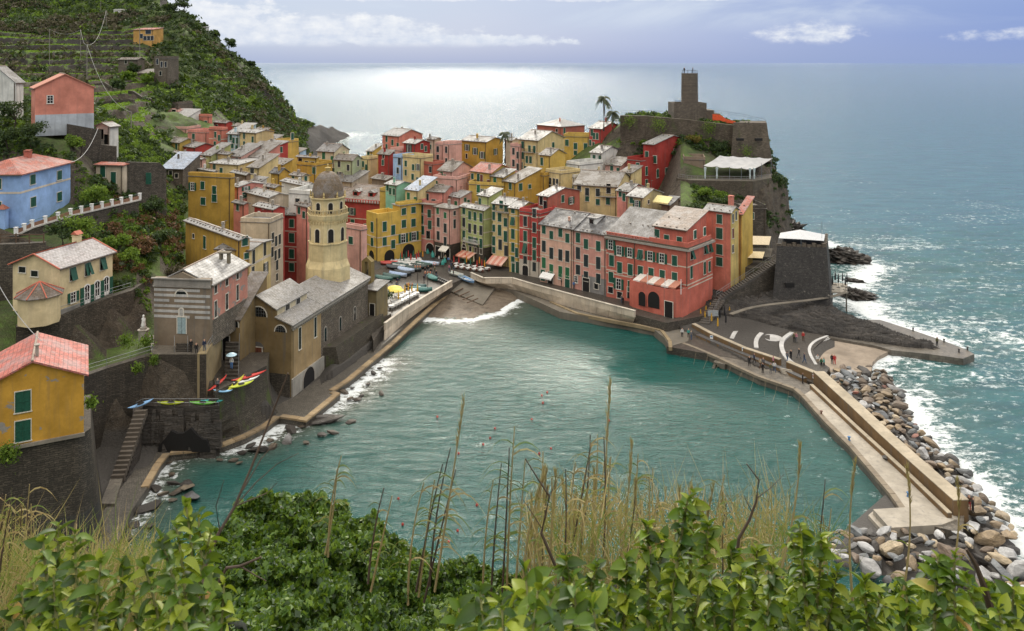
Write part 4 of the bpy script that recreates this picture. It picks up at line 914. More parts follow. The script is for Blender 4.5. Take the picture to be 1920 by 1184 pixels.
h=House('house','dark red house with white roof and laundry hanging on its side',1176,1203,1297,303,212,45); wm=PL('dre'); h.walls(wm); h.parapet(wm,z=h.h,h=.9); h.roof('sl',SL['w'],wm,x0=-h.a+.1,x1=-.3,y0=.3,y1=.31+1,z=h.h,pitch=0,stones=False)
zu=h.zz(283); h.walls(wm,x0=-h.a*.72,x1=-.003,y0=5.5,y1=h.b-.004,z0=h.h-.1,z1=h.h+4.0); h.roof('gl',SL['w'],wm,x0=-h.a*.72,x1=0,y0=5.5,z=h.h+4.0,pitch=.2,oh=.3)
h.win('L',312,[1196],'c',1.1,1.8,far=True); h.win('R',321,[1212,1233,1249],'c',1.,2.3,far=True); h.win('R',286,[1265,1278],'c',.9,2,far=True); h.win('R',307,[1260],'c',.8,1.6,far=True); h.win('R',343,[1212],'c',1,1.7,far=True); h.win('L',291,[1213,1228],'c',1.1,2,off=-5.5,far=True)
DRE=h
# middle rows
H_('red brown house with iron terraces below the yellow block','ter',(793,812,832),310,222,'f','b',th=35,shm=M_shb,wins=(('L',318,[807],'c',.9,1.7),))
H_('pink house with long dark slate roof and rough stone side wall','pik',(822,848,887),322,215,'gl','b',th=35,pitch=.45,shm=M_shg,wins=(('L',327,[828,834],'c',.9,1.3),))
H_('pink terraced house with orange railings in the village centre','pik',(812,858,None),338,210,'f','b',th=25,wins=(('L',345,[818,(825,'c'),830],'c',.9,1.6),))
h=H_('yellow house with bright red tiled roof in the village centre','yel',(883,921,960),325,210,'gl','r',th=40,pitch=.42,stones=False,wins=(('L',331,[886],'c',.9,1.5),('L',334,[897],'c',.9,2.3),('L',336,[903,916],'c',.9,2.2,M_shr)))
h.balcony('L',900,344,7,1.2)
H_('yellow block with iron balcony below the red tiled roof','yel',(879,945,None),350,206,'f','b',th=20,wins=(('L',354,[897,(901,'o'),916],'c',.9,2,M_shg),))
H_('yellow annex with dark grey roof right of the red tiled roof','yel',(921,944,966),333,207,'sl','g',th=40,pitch=.3,wins=(('L',340,[928],'c',1,2.2,M_shg),))
H_('bright ochre house with brown roof and green shutters above the piazza','och',(944,967,1014),343,203,'sl','b',th=48,pitch=.3,wins=(('L',349,[957],'c',1,1.8),('R',351,[976],'c',1.2,1.9),('R',350,[993],'c',1,1.1)))
H_('ochre tower-like house with small terrace above the pale green front','och',(1008,1021,1040),331,208,'f','b',th=40)
h=H_('yellow house with iron balcony and low slate roof behind the pink terrace','cre',(1077,1157,1184),351,196,'gl','b',th=22,pitch=.35,shm=M_shb,wins=(('L',352,[1086,1101,1121],'c',1.,1.9),('L',354,[1141],'d',1.1,2.4),('L',372,[1101,1121],'c',1.,1.5,M_sh),('L',377,[1140],'c',1.,1.9,M_sh)))
h.balcony('L',1141,368,4,1)
H_('pink house with brown hip roof beside the weathered cream one','pin',(1157,1178,1212),360,189,'gl','g',th=40,pitch=.3,shm=M_sh,wins=(('L',362,[1163,1170],'c',.8,1.8),))
H_('weathered cream house with stained walls and white slate roof',(.50,.42,.22),(1177,1205,1242),371,183,'gl','w',th=40,pitch=.3,bare=.62,wins=(('L',375,[1184,(1194,'o')],'c',.9,1.5),('R',379,[1216],'d',.7,.9),('R',374,[(1234,'o')],'c',.9,1.3),('L',397,[1193],'d',1,1.2)))
h=H_('small wooden lean-to with a pale yellow awning','brn',(1240,1256,1272),385,184,'sl','d',th=40,pitch=.3,chim=0,name='hut')
h.awning('L',1247,368,4,2.2,1.2,simple((.75,.66,.30),.7))
H_('mint green house with white roof dotted by stones','mnt',(723,744,771),348,208,'gl','w',th=40,pitch=.25,wins=(('L',352,[727,732,739],'c',.9,1.7),))
H_('low red gabled house with white roof beside the dome','red',(637,660,696),341,236,'gl','w',th=40,pitch=.35)
H_('brown roofed low house in front of the tall dark red one','brn',(697,724,735),338,221,'sl','b',th=40,pitch=.3)
H_('low yellow wall house with antennas beside the mint green house','yel',(712,752,None),361,211,'f','b',th=20,pitch=.2)
H_('cream house with pale blue roof behind the pink front','cre',(760,784,None),358,205,'sl','u',th=35,pitch=.35,wins=(('L',368,[766,779],'c',1,1.8,M_shg),))
h=H_('pale pink upper house with slate roof behind the square','pik',(836,863,900),371,206,'gl','w',th=42,pitch=.3,wins=(('L',375,[840,855],'c',1,1.5,M_shg),('R',376,[872,878],'c',.9,1.4)))
# waterfront row round the square
h=H_('pink house with roof loggia and brown slate roof behind the square','pin',(787,833,None),361,206,'gl','b',th=20,zb=3,pitch=.3,shm=M_shb,wins=(('L',373,[800,813],'c',1.2,2.6),))
h=H_('dusky pink house with arcade arch next to the golden house','pin',(787,816,None),384,203,'f','b',th=28,zb=3,wins=(('L',392,[791,805],'c',1,2),('L',412,[791,806],'c',1.1,2.2),('L',432,[792,(803,'g')],'c',1.2,2.2)),bands=((800,402),(800,424),(800,448)))
h.arch('L',806,480,2.3,3.2); h.balcony('L',806,381,4.6,1.6)
h=H_('pale pink corner house with dark slate hip roof and grey stone base','pik',(815,845,863),392,197,'h','b',th=40,zb=3,shm=M_shb,wins=(('L',396,[821,835],'c',.9,1.5,M_shg),('L',417,[822,835],'c',1,2.3),('L',442,[822,835],'c',1,2.2),('R',400,[852],'c',.8,1.1),('R',420,[852],'c',.8,2.2)))
mb=MB(); mb.box(-h.a-.02,.05,-.05,-.003,0,4.2); mb.box(.003,.05,-.002,h.b,0,4.2); mb.build('stone_base',M_dark,h.root); h.door('L',822,482,2,2.6,M_darkin,.08); h.door('L',838,486,2,2.6,M_darkin,.08); h.awning('L',836,462,2.6,1.4,.9,simple((.7,.66,.58),.7),.05)
h=H_('pale green house with four shuttered floors and white bands','grn',(864,908,925),395,193,'gl','w',th=44,zb=3,pitch=.35,shm=M_sh,wins=(('L',394,[870,881,891,902],'c',1.,2.1),('L',417,[870,881,891,902],'c',1.,2.3,M_shb),('L',441,[870,(881,'c'),(890,'o'),902],'c',1.,2.3),('L',459,[870,882,892,902],'d',.9,1.3)),bands=((870,405),(870,429),(870,453)))
h.balcony('L',887,455,5,1,M_whitef); h.awning('L',880,472,5,2.4,.9,[simple((.55,.20,.13),.7),simple((.65,.38,.28),.7)]); h.arch('L',870,478,1.6,2.6)
mb=MB(); mb.box(-h.a*.45,.05,-.05,-.003,0,4.3); mb.box(.003,.05,-.002,h.b,0,4.3); mb.build('stone_base',M_dark,h.root)
h2=H_('glazed roof room with green shutters on the pale green house','grn',(897,917,941),369,197,'sl','w',th=44,pitch=.28,wins=(('L',383,[900,(905,'o'),911,915],'c',.9,3,M_sh),),name='roof_room')
h=H_('tall butter yellow house with pink awning and iron roof balcony','cre',(924,955,None),385,190,'gl','w',th=33,zb=3,pitch=.3,shm=M_sh,wins=(('L',389,[926],'c',.8,1.4),('L',384,[(940,'c'),(949,'c')],'c',1,1.9),('L',408,[937,948],'c',1,2),('L',432,[937,948],'c',1,2.6),('L',459,[938,949],'c',1,2.5,M_shb),('L',405,[926],'c',.8,2),('L',428,[926],'c',.8,1.7),('L',452,[926],'c',.9,2.2),('L',469,[926],'c',.9,1.5)))
h.balcony('L',945,397,4.2,1); h.awning('L',938,481,4.6,2.8,1.3,[simple((.60,.24,.18),.7),simple((.68,.45,.36),.7)])
h=H_('narrow golden yellow house with two doors beside the crimson one','yel',(955,974,None),392,186,'gl','w',th=35,zb=3,pitch=.3,shm=M_sh,wins=(('L',395,[962],'c',1,1.3),('L',415,[(962,'t')],'c',1,1.9),('L',439,[962],'c',1,2.3),('L',464,[962,969],'c',.9,2.2),('L',487,[962],'c',1,1.5)),bands=((960,404),(960,430),(960,456),(960,480)))
h.door('L',963,513,1.1,2.3); h.door('L',970,515,1.1,2.6)
h=H_('crimson house front with cream window surrounds and bands','red',(974,1013,None),402,182,'f','g',th=36,zb=3,shm=M_shb,wins=(('L',400,[(1002,'c')],'c',1,2),('L',415,[985,1002],'c',1,2.3),('L',443,[(985,'c'),1002],'c',1,2.4,M_sh),('L',466,[(985,'t'),1002],'c',1,2.4,M_sh),('L',489,[985,1002],'c',1,2.1)),bands=((976,403),(976,427),(976,453),(976,477)),pipes=(994,))
mb=MB(); mb.box(-h.a+.0,-.0,-.05,-.003,0,3.6); mb.build('plaster_base',plaster((.55,.50,.42)),h.root); h.arch('L',985,521,1.6,3.,off=.06)
h=H_('terracotta house rising above the crimson front with white roof','ter',(1009,1028,1087),369,187,'gl','w',th=42,zb=8,pitch=.22,wins=(('R',373,[1055,(1071,'o')],'c',1.1,1.7),('L',376,[1015,1022],'d',1.,2.2)))
h=H_('long cream pink house with dark slate roof on the waterfront',(.68,.42,.32),(1013,1074,None),430,173.5,'gl','d',th=40,zb=2.5,pitch=.42,lb=12,wins=(('L',431,[1020,1034],'c',1,1.8),('L',436,[1051,1064],'c',1.05,2),('L',462,[1020,1034,1051,1064],'c',1.05,2.5,M_shb),('L',493,[1020,1034,1051,1064],'c',1.05,2.4,M_shg)),bands=((1020,447),(1020,478)))
h.door('L',1018,527,1.2,2.5); h.door('L',1032,532,1.4,2.6,M_darkin); h.door('L',1064,540,1.3,2.5); h.awning('L',1029,512,3.4,1.4,.9,simple((.8,.8,.78),.7)); h.win('L',519,[1050],'g',.9,1.2)
h=H_('rose pink house with patched grey ground floor on the waterfront',(.66,.33,.27),(1074,1137,None),441,168.2,'gl','d',th=40,zb=2.5,pitch=.42,lb=12,bare=.66,wins=(('L',446,[1084,1099,1122],'c',1.1,2.1),('L',475,[1084,1099,1122],'c',1.1,2.6,M_shb),('L',506,[1084,1099,1122],'c',1.1,2.1,M_shb)),bands=((1080,460),(1080,490)),pipes=(1075,))
mb=MB(); mb.box(-h.a*.72,-.02,-.05,-.003,0,3.9); mb.build('grey_base',plaster((.26,.25,.24),streak=.7),h.root); h.door('L',1099,548,1.7,3.,M_darkin,.06); h.win('L',537,[1118],'d',1,1.2,off=.05); h.win('L',524,[1080],'g',.9,1.5,off=.05)
h.chimney(-h.a*.6,3,h.h+1.6,.6,.8); mb=MB(); mb.box(-6.3,-4.3,2.6,5.2,h.h+.8,h.h+2.5,0); mb.box(-6.1,-5.1,2.56,2.6,h.h+1.3,h.h+2.3,1); mb.prism([(-6.6,2.3,h.h+2.5),(-4,2.3,h.h+2.5),(-4,5.8,h.h+2.7),(-6.6,5.8,h.h+2.7)],[(-6.6,2.3,h.h+2.65),(-4,2.3,h.h+2.65),(-4,5.8,h.h+2.85),(-6.6,5.8,h.h+2.85)],2); mb.build('dormer',[M_whitef,M_pane,SL['g']],h.root)
# the big red corner house
h=House('house','big salmon red corner house with roof storey and restaurant terrace',1137,1289,1336,467,155.7,40,2.2); wm=plaster((.56,.155,.11),streak=.5); h.walls(wm); BIG=h
h.roof('sl',SL['g'],wm,x0=-h.a,x1=-h.a*.42,y1=9.5,z=h.h+.25,pitch=.45,oh=.25,stones=True); 
mb=MB(); mb.box(-h.a*.42,.0,.0,h.b,h.h,h.h+.26); mb.build('roof_deck',M_concd,h.root)
mb=MB(); mb.box(-h.a-.1,.6,-.6,.0,h.h-.45,h.h-.003,0); mb.box(.0,.6,.001,h.b+.1,h.h-.45,h.h-.003,0); mb.box(-h.a-.1,.5,-.5,-.2,h.h,h.h+.25,1); mb.build('cornice',[M_stonecap,M_gutter],h.root)
mb=MB(); mb.box(-h.a*.45,.25,-.2,.05,h.h+.26,h.h+1.15); mb.box(.0,.25,.051,h.b*.9,h.h+.26,h.h+1.15)
for k in range(26):
    x=-h.a+.3+k*(h.a*.55)/26; mb.box(x-.12,x+.12,-.18,-.0,h.h+.26,h.h+.75)
mb.box(-h.a,-h.a*.45-.01,-.2,.02,h.h+.75,h.h+.9); mb.build('parapet',wm,h.root)
ax0,ax1,ay0=-h.a*.44,-1.2,1.7
h.walls(wm,x0=ax0,x1=ax1,y0=ay0,y1=h.b-.3,z0=h.h+.2,z1=h.h+3.2); h.roof('sl',SL['s'],wm,x0=ax0,x1=ax1,y0=ay0,y1=h.b-.3,z=h.h+3.2,pitch=.28,oh=.4,stones=True)
h.win('L',438,[1232,1250,1274],'c',1.1,1.6,off=-ay0); h.win('R',440,[(1303,'c')],'c',1,1.6,off=1.2); h.win('R',434,[1321],'c',.9,1.6,off=1.2)
h.win('L',459,[(1145,'O'),(1161,'o'),(1181,'o'),(1201,'t'),(1219,'o'),(1241,'o'),1265],'c',1.1,2.0)
h.win('L',489,[1147,1162,1182,1201,1221,1242,1265],'c',1.15,2.3); h.win('L',520,[1146,(1160,'O'),1182],'c',1.15,2.2)
h.win('L',544,[1145,1162],'d',1.2,1.3); h.door('L',1181,560,1.2,2.3,M_darkin)
h.win('R',477,[(1297,'t')],'c',1,2.); h.win('R',467,[(1322,'t')],'c',.9,2.); h.win('R',464,[(1331,'t')],'c',.9,2.); h.win('R',511,[1296],'c',.9,2.4); h.win('R',503,[1321],'c',.9,2.5); h.win('R',500,[1330],'c',.9,2.1)
for a,b_ in((1140,475),(1140,506),): h.band(b_,a)
h.band(524,1200,'L'); h.pipe(1190); h.pipe(1288)
# projecting ground floor with the terrace
p0=h.hit(1192,560,'L'); X0=p0.x; zt=5.4
pts=[(X0,-.003)]+[(X0,-2.4)]+[(X0+1.2,-3.1)]+[(X0*.45,-3.9),(-2.0,-3.9),(-.6,-3.4),(.1,-2.4),(.1,-.003)]
mb=MB(); mb.prism([Vector((x,y,0)) for x,y in pts],[Vector((x,y,zt)) for x,y in pts]); mb.build('terrace_podium',wm,h.root)
mb=MB(); 
for (x,y),(x2,y2) in zip(pts[:-1],pts[1:]):
    a=Vector((x,y,zt)); b_=Vector((x2,y2,zt)); d=(b_-a); nn_=Vector((-d.y,d.x,0)).normalized()*.12; up=Vector((0,0,.8)); mb.prism([a,b_,b_+nn_,a+nn_],[a+up,b_+up,b_+nn_+up,a+nn_+up])
mb.build('terrace_wall',wm,h.root)
mb=MB(); mb.prism([Vector((x*1.005+.01,y-.04,0)) for x,y in pts[:-1]],[Vector((x*1.005+.01,y-.04,.9)) for x,y in pts[:-1]]); mb.build('stone_base',plaster((.15,.12,.09)),h.root)
h.arch('L',1204,574,1.6,2.8,off=3.75,rim=True,frame=wm); h.arch('L',1226,578,2.6,3.2,off=3.95,frame=wm); h.door('L',1254,598,1.7,3.3,M_darkin,off=3.95)
h.win('L',536,[1200,(1222,'c')],'c',1.2,2.6); h.win('L',538,[1238,1256,1268],'g',1.6,2.6)
aw=simple((.72,.68,.62),.7); aw2=simple((.50,.22,.15),.7); h.awning('L',1240,521,9.5,3.0,.6,[aw,aw2])
for px in(1212,1245,1275):
    q=h.hit(px,560,'L',3.4); mb=MB(); mb.box(q.x-.05,q.x+.05,-3.05,-2.95,zt,zt+2.9); mb.build('awning_post',M_whitef,h.root)
h=House('house','tall salmon house with yellow flank beside the rock stairs',1322,1370,1385,399,164,40,4.5); wm=plaster((.60,.20,.14)); w2=plaster((.60,.46,.17)); h.walls(wm,w2); h.roof('gl',SL['w'],w2,pitch=.45,stones=True)
h.win('L',411,[1349],'c',1.2,1.9); h.win('L',438,[1349],'c',1.4,2.3); h.win('L',468,[1349],'c',1.4,2.1); h.win('L',491,[1349],'c',1.4,1.8)
h.win('R',410,[1374],'d',.7,1.8); h.win('R',405,[1380],'d',.7,1.8); h.win('R',438,[1374],'c',.7,2,M_shr); h.win('R',467,[1374],'d',.7,1.6)
h.chimney(-1.5,h.b*.9,h.h+1.2,1.4,.9,plaster((.55,.2,.15)))
H_('slim golden house edge behind the tall salmon house','yel',(1382,1391,None),402,168,'sl','r',th=35,zb=6,chim=0)
# golden house on the square
h=House('house','golden yellow house with arcades and roof terrace on the square',687,708,790,409,196,50,2.8,la=6); wm=plaster((.62,.42,.09)); h.walls(wm,y1=h.b)
h.parapet(wm,y1=h.b*.5,z=h.h,h=1.0,t=.3); zu=h.hit(770,384,'R').z; yb=h.b*.49
h.walls(wm,y0=yb,x0=-3.2,z0=h.h-.01,z1=zu); mb=MB(); mb.box(-3.5,.35,yb-.3,h.b+.3,zu,zu+.2); mb.build('roof',SL['w'],h.root); h.parapet(wm,x0=-2.,x1=.3,y0=yb,y1=h.b,z=zu+.2,h=.6)
h.win('R',425,[721,737],'c',1.15,2.4,far=False); h.win('R',453,[721,737],'c',1.15,2.1,far=False); h.win('L',426,[698],'c',1.2,2.5,far=False); h.win('L',454,[698],'c',1.2,2.1,far=False)
h.win('R',397,[757],'c',1.3,1.7,far=False); h.win('R',394,[775],'c',1.3,1.6,far=False); h.win('R',420,[757],'c',1.3,2,far=False); h.win('R',418,[775],'c',1.3,2,far=False); h.win('R',447,[756],'O',1.3,2.3,far=False); h.win('R',443,[776],'O',1.3,2.2,far=False)
h.arch('R',730,494,2.9,3.3,frame=wm); h.arch('R',766,488,3.6,4.1,frame=wm); h.arch('L',697,494,2.4,3.2,frame=wm); h.band(444,700,'L'); h.band(467,715,'L'); h.pipe(707,'L')
GOLD=h
# ---------------------------------------------------------------- left bank: church, chapel, houses and walls
def steps(name,label,A,B,wv,n,mat,cat='stairs'):
    """flight from A (foot) to B (head); wv = width vector"""
    E=empty(name,A); d=(B-A); run=Vector((d.x,d.y,0))/n; rise=d.z/n
    for k in range(n):
        o=run*k; z=rise*(k+1); mb=MB(); a=o; b_=o+run*1.15; c=[a,b_,b_+wv,a+wv]; zz0=z-max(rise*2.2,.35)
        if (run.cross(wv)).z<0: c=c[::-1]
        mb.prism([Vector((q.x,q.y,zz0)) for q in c],[Vector((q.x,q.y,z)) for q in c]); mb.build('step',mat,E)
    tag(E,label,cat); return E
def railing(name,label,pts,h=1.0,step=1.6,mat=None,r=.03,mid=True,cat='railing'):
    E=empty(name,pts[0]); q=[p-pts[0] for p in pts]; mb=MB(); mb.tube([p+Vector((0,0,h)) for p in q],r,5); mb.build('handrail',mat or M_steel,E)
    if mid: mb=MB(); mb.tube([p+Vector((0,0,h*.5)) for p in q],r*.7,4); mb.build('midrail',mat or M_steel,E)
    for p in resample(q,step): mb=MB(); mb.tube([p,p+Vector((0,0,h))],r,4); mb.build('post',mat or M_steel,E)
    tag(E,label,cat); return E
M_steel=simple((.26,.27,.28),.35,.6,.1,b_=0); M_iron=simple((.04,.04,.04),.5); M_wood=simple((.10,.06,.035),.7)
ch_pl=plaster((.215,.15,.070),streak=.9,wear=.6); ch_side=plaster((.38,.27,.14),streak=.6); M_towerc=plaster((.66,.54,.30),streak=.5)
h=House('church','ochre brown church above the water with slate roof and arched base',452,546,690,611,122,14.3,-.6); CH=h; a,b=h.a,h.b
nx_=h.hit(517,595,'L').x; zn=h.hit(517,580,'L').z; zp=h.hit(482,555,'L').z; zl=h.hit(451,572,'L').z; ya=9.5; xpk=h.hit(482,555,'L').x; za=h.h
# front wall outline follows the stepped gable
out=[(-a,0),(0,0),(0,za),(nx_,za+1.05),(nx_,zn),(xpk,zp),(-a,zl)]
def wallprism(out,y0,y1,mats,name):
    mb=MB(); mb.prism([Vector((x,y0,z)) for x,z in out],[Vector((x,y1,z)) for x,z in out]); return mb.build(name,mats,h.root)
wallprism(out,0,.8,ch_pl,'front_wall')
wallprism([(-a,0),(-.001,0),(-.001,za),(nx_,za+1.05),(nx_,zn),(xpk,zp),(-a,zl)],.8,ya,ch_side,'wall')
wallprism([(-a,0),(-.002,0),(-.002,za),(xpk,za+2.3),(-a,za+.6)],ya,b,M_rub,'stone_wall')
def roofslab(x0,z0,x1,z1,y0,y1,th=.18,name='roof',mat=None):
    mb=MB(); mb.prism([Vector((x0,y0,z0)),Vector((x1,y0,z1)),Vector((x1,y1,z1)),Vector((x0,y1,z0))],[Vector((x0,y0,z0+th)),Vector((x1,y0,z1+th)),Vector((x1,y1,z1+th)),Vector((x0,y1,z0+th))]); return mb.build(name,mat or SLC,h.root)
SLC=slate((.30,.285,.265),wet=.95,bs=(.38,.26))
roofslab(xpk,zp+.02,nx_+.35,zn-.12,-.35,ya+.3); roofslab(-a-.35,zl-.1,xpk,zp+.02,-.35,ya+.3)
roofslab(nx_,za+1.08,.5,za-.02,-.35,ya+.3); roofslab(xpk,za+2.33,.5,za+.0,ya+.31,b+.3); roofslab(-a-.35,za+.55,xpk,za+2.33,ya+.31,b+.3)
mb=MB(); mb.box(nx_+.001,nx_+.06,.4,ya,za+1.1,zn-.02); mb.build('clerestory_wall',plaster((.60,.52,.36)),h.root)
for yy in(3.3,6.6): o=h.arch('R',546,611,1.3,1.1,M_pane,'lunette_window'); o.matrix_local=Matrix.Translation((nx_+.08,yy,za+1.25))@Matrix.Rotation(math.pi/2,4,'Z')
mb=MB(); mb.box(.0,.45,.0,b,za-.35,za-.12); mb.box(.03,.3,.0,b,za-.55,za-.37)
mb.build('cornice',M_stonecap,h.root)
for k in range(int(b/.55)): mb=MB(); mb.box(.01,.26,.2+k*.55,.42+k*.55,za-.85,za-.56); mb.build('corbel',M_stonecap,h.root)
def lun(px,py,w,hh,face='L'):
    o=h.arch(face,px,py,w,hh,M_pane,'lunette_window'); mb=MB()
    for k in range(1,6): x=-w/2+w*k/6; mb.box(x-.02,x+.02,-.07,-.03,0,math.sqrt(max(.01,1-(x/(w/2))**2))*w/2+hh-w/2-.02)
    for k in range(1,3): z=hh*k/3; ww=w/2*math.sqrt(max(.05,1-((z-(hh-w/2))/(w/2))**2)) if z>hh-w/2 else w/2; mb.box(-ww,ww,-.065,-.035,z-.02,z+.02)
    mb.build('mullion',M_steel,o); return o
lun(485,594,2.7,1.5); lun(526,623,1.8,1.0)
o=h.door('L',483,688,1.5,3.0,simple((.17,.055,.03),.6)); h.arch('L',483,652,2.2,.9,plaster((.13,.12,.11)),'blind_arch',rim=False)
h.win('R',635,[562],'d',.75,3.4,far=False); h.win('R',614,[591],'d',.75,3.2,far=False)
for px,py in((610,640),(638,620),(665,600)): h.arch('R',px,py,.8,2.3,M_pane,'lancet_window',frame=M_stonecap)
mb=MB(); mb.box(.003,.25,0,10.2,0,4.3); mb.build('plaster_base',plaster((.36,.34,.30),streak=.7),h.root)
h.arch('R',579,739,3.6,4.2,frame=M_stonecap,off=.26)
mb=MB(); mb.prism([(-a,-.5,0),(-.2,-.5,0),(-.2,0,0),(-a,0,0)],[(-a,-.02,5.0),(-.2,-.02,5.0),(-.2,0,5.0),(-a,0,5.0)]); mb.build('stone_base',M_rubd,h.root)
mb=MB(); y0,y1=10.2,b+2; mb.prism([(.0,y0,0),(3.0,y0+1.2,0),(3.2,y1,0),(0,y1,0)],[(.0,y0,5.6),(1.9,y0+.8,5.6),(2.2,y1,5.4),(0,y1,5.4)]); mb.build('sea_wall',M_dkm,h.root)
# bell tower on the church (a structure of its own parts)
T=empty('bell_tower',XD(614.7,145,14.5)); tz=lambda py:H-(py-HY)*145/F-14.5
oct_=lambda r:(r/math.cos(math.pi/8))
mb=MB(); mb.lathe([(oct_(3.75),-6),(oct_(3.7),tz(497)),(oct_(3.25),tz(484)),(oct_(3.2),tz(453))],n=8,a0=-math.pi/2); mb.build('lower_drum',M_towerc,T)
mb=MB(); mb.lathe([(oct_(3.35),tz(453)),(oct_(3.35),tz(451))],n=8,a0=-math.pi/2); mb.build('cornice',M_towerc,T)
mb=MB(); mb.lathe([(oct_(3.1),tz(451)),(oct_(3.1),tz(412)),(oct_(3.35),tz(406)),(oct_(3.5),tz(400)),(oct_(3.5),tz(398.5))],n=8,a0=-math.pi/2); mb.build('belfry',M_towerc,T)
mb=MB(); mb.lathe([(oct_(2.85),tz(398.5)),(oct_(2.85),tz(372)),(oct_(3.1),tz(370)),(oct_(3.1),tz(368))],n=8,a0=-math.pi/2); mb.build('upper_drum',M_towerc,T)
mb=MB(); R0=2.85; prof=[(R0*math.cos(t)**.85,tz(368)+4.55*math.sin(t)) for t in[math.pi/2*k/12 for k in range(12)]]+[(.25,tz(368)+4.6)]
mb.lathe(prof,n=24); mb.build('dome',slate((.19,.135,.085),wet=.1,bs=(.3,.22),name='dome_slate'),T,smooth=False)
mb=MB(); mb.lathe([(.55,tz(324)),(.4,tz(322)),(.42,tz(316)),(.6,tz(315)),(.15,tz(313)),(.1,tz(311)),(.22,tz(310)),(.02,tz(307))],n=10); mb.build('lantern',plaster((.55,.42,.18)),T)
for k in range(8):
    an=-math.pi/2+math.pi/8+k*math.pi/4; d=Vector((math.cos(an),math.sin(an),0)); M=Matrix.Rotation(an+math.pi/2,4,'Z')
    for rr,py,w,hh in((3.1,449,.95,2.4),(2.85,396,.8,1.9)):
        o=h.arch('R',600,600,w,hh,M_darkin,'bell_opening',frame=plaster((.70,.62,.45))); o.parent=T; o.matrix_local=Matrix.Translation(d*(rr+.0)+Vector((0,0,tz(py))))@M
    mb=MB(); mb.box(-.9,.9,-.03,.05,0,.12); 
    for q in range(4): mb.lathe([(.05,0),(.09,.3),(.05,.75),(.07,.8)],cx=-1.05+.7*q,cy=0,n=6)
    mb=MB()
    for q in range(6): x=-1.3+q*.52; mb.box(x-.07,x+.07,-.07,.07,0,.75)
    mb.box(-1.45,1.45,-.1,.1,.75,.9); o=mb.build('balustrade',plaster((.58,.47,.27)),T); o.matrix_local=Matrix.Translation(d*3.3+Vector((0,0,tz(398.5))))@M
    va=-math.pi/2+k*math.pi/4; d2=Vector((math.cos(va),math.sin(va),0)); mb=MB(); mb.lathe([(.18,0),(.22,.2),(.12,.3),(.16,.7),(.02,1.15)],n=6); o=mb.build('finial',plaster((.55,.42,.18)),T); o.location=d2*3.1+Vector((0,0,tz(368)))
    mb=MB()
    for q in range(5):
        x=-1.2+q*.6; n=5; pts=[(x-.3,.0)]+[(x-.26*math.cos(math.pi*j/n),.28*math.sin(math.pi*j/n)-.0) for j in range(n+1)]+[(x+.3,0),(x+.3,.4),(x-.3,.4)]
        mb.box(x-.07,x+.07,-.18,.0,-.35,.15)
    o=mb.build('corbel',plaster((.60,.48,.26)),T); o.matrix_local=Matrix.Translation(d*3.17+Vector((0,0,tz(412))))@M
tag(T,'cream octagonal bell tower with slate dome rising behind the church roof','tower')
h=House('bell_gable','small weathered bell gable at the harbour end of the church',678,696,702,492,152,20,9); wmb=plaster((.25,.19,.08),streak=.8)
hh=h.h; mb=MB(); mb.box(-h.a,-h.a*.68,0,h.b,0,hh-.01); mb.box(-h.a*.32,0,0,h.b,0,hh-.01); mb.box(-h.a*.679,-h.a*.321,.02,h.b-.02,0,hh*.25); mb.prism([(-h.a-.1,0,hh),(.1,0,hh),(-h.a/2,0,hh+.9)][::1],[(-h.a-.1,h.b,hh),(.1,h.b,hh),(-h.a/2,h.b,hh+.9)]); mb.build('wall',wmb,h.root)
mb=MB(); mb.lathe([(.35,hh*.5),(.3,hh*.56),(.2,hh*.66),(.02,hh*.7)],cx=-h.a/2,cy=h.b/2,n=10); mb.build('bell',M_iron,h.root); h.root['category']='bell gable'
h=House('annex','plain tan block with a small door behind the church end',686,706,727,545,149,22,-1); h.walls(plaster((.24,.19,.10),streak=.7)); h.roof('sl',SL['g'],ch_side,pitch=.15,stones=False); h.door('L',698,592,1,2.2,M_darkin)
mb=MB(); mb.prism([(-h.a-1,-.8,0),(.9,-.8,0),(.9,h.b+1,0),(-h.a-1,h.b+1,0)],[(-h.a-.5,-.3,5),(.4,-.3,5),(.4,h.b+.5,5),(-h.a-.5,h.b+.5,5)]); mb.build('stone_base',M_dkm,h.root)
# link wing between church and chapel
h=House('house','low sacristy wing with slate roof squeezed between church and striped chapel',420,450,None,600,118.5,8,6,lb=9); h.walls(ch_pl); h.roof('sl',SL['b'],ch_pl,pitch=.5,stones=False,oh=.2); h.arch('L',437,614,1.6,1.2,M_pane); h.door('L',424,676,1.0,3.6,M_darkin)
# striped chapel
h=House('chapel','chapel with grey and white striped front and pink side wall',290,393,464,536,111,7,12.4); a,b=h.a,h.b
wf=plaster((.23,.18,.13),streak=.9); ws=plaster((.56,.25,.19),streak=.5,bare=.56)
h.walls(ws,y0=.6); mb=MB(); mb.box(-a-.1,.12,0,.6,0,h.h+.9); mb.build('front_wall',wf,h.root)
h.roof('gr',SL['w'],wf,pitch=.48,y0=.6,stones=False)
wb=plaster((.50,.49,.47),streak=.7,bare=.60)
for k in range(8):
    z=4.0+k*.74
    for i in range(11):
        x0=-a-.08+(a+.18)*i/11; mb=MB(); mb.box(x0+.01,x0+(a+.18)/11-.01,-.03-R.uniform(0,.012),-.001,z,z+.36)
        if R.random()<.9: mb.build('stone_band',wb,h.root)
mb=MB(); mb.box(-a-.35,.35,-.35,.0,h.h+.75,h.h+.92); mb.box(-a-.2,.2,-.2,.0,h.h-.35,h.h-.15); mb.box(-a-.1,.12,-.08,-.001,h.h-.14,h.h+.74); mb.build('cornice',plaster((.30,.28,.25)),h.root)
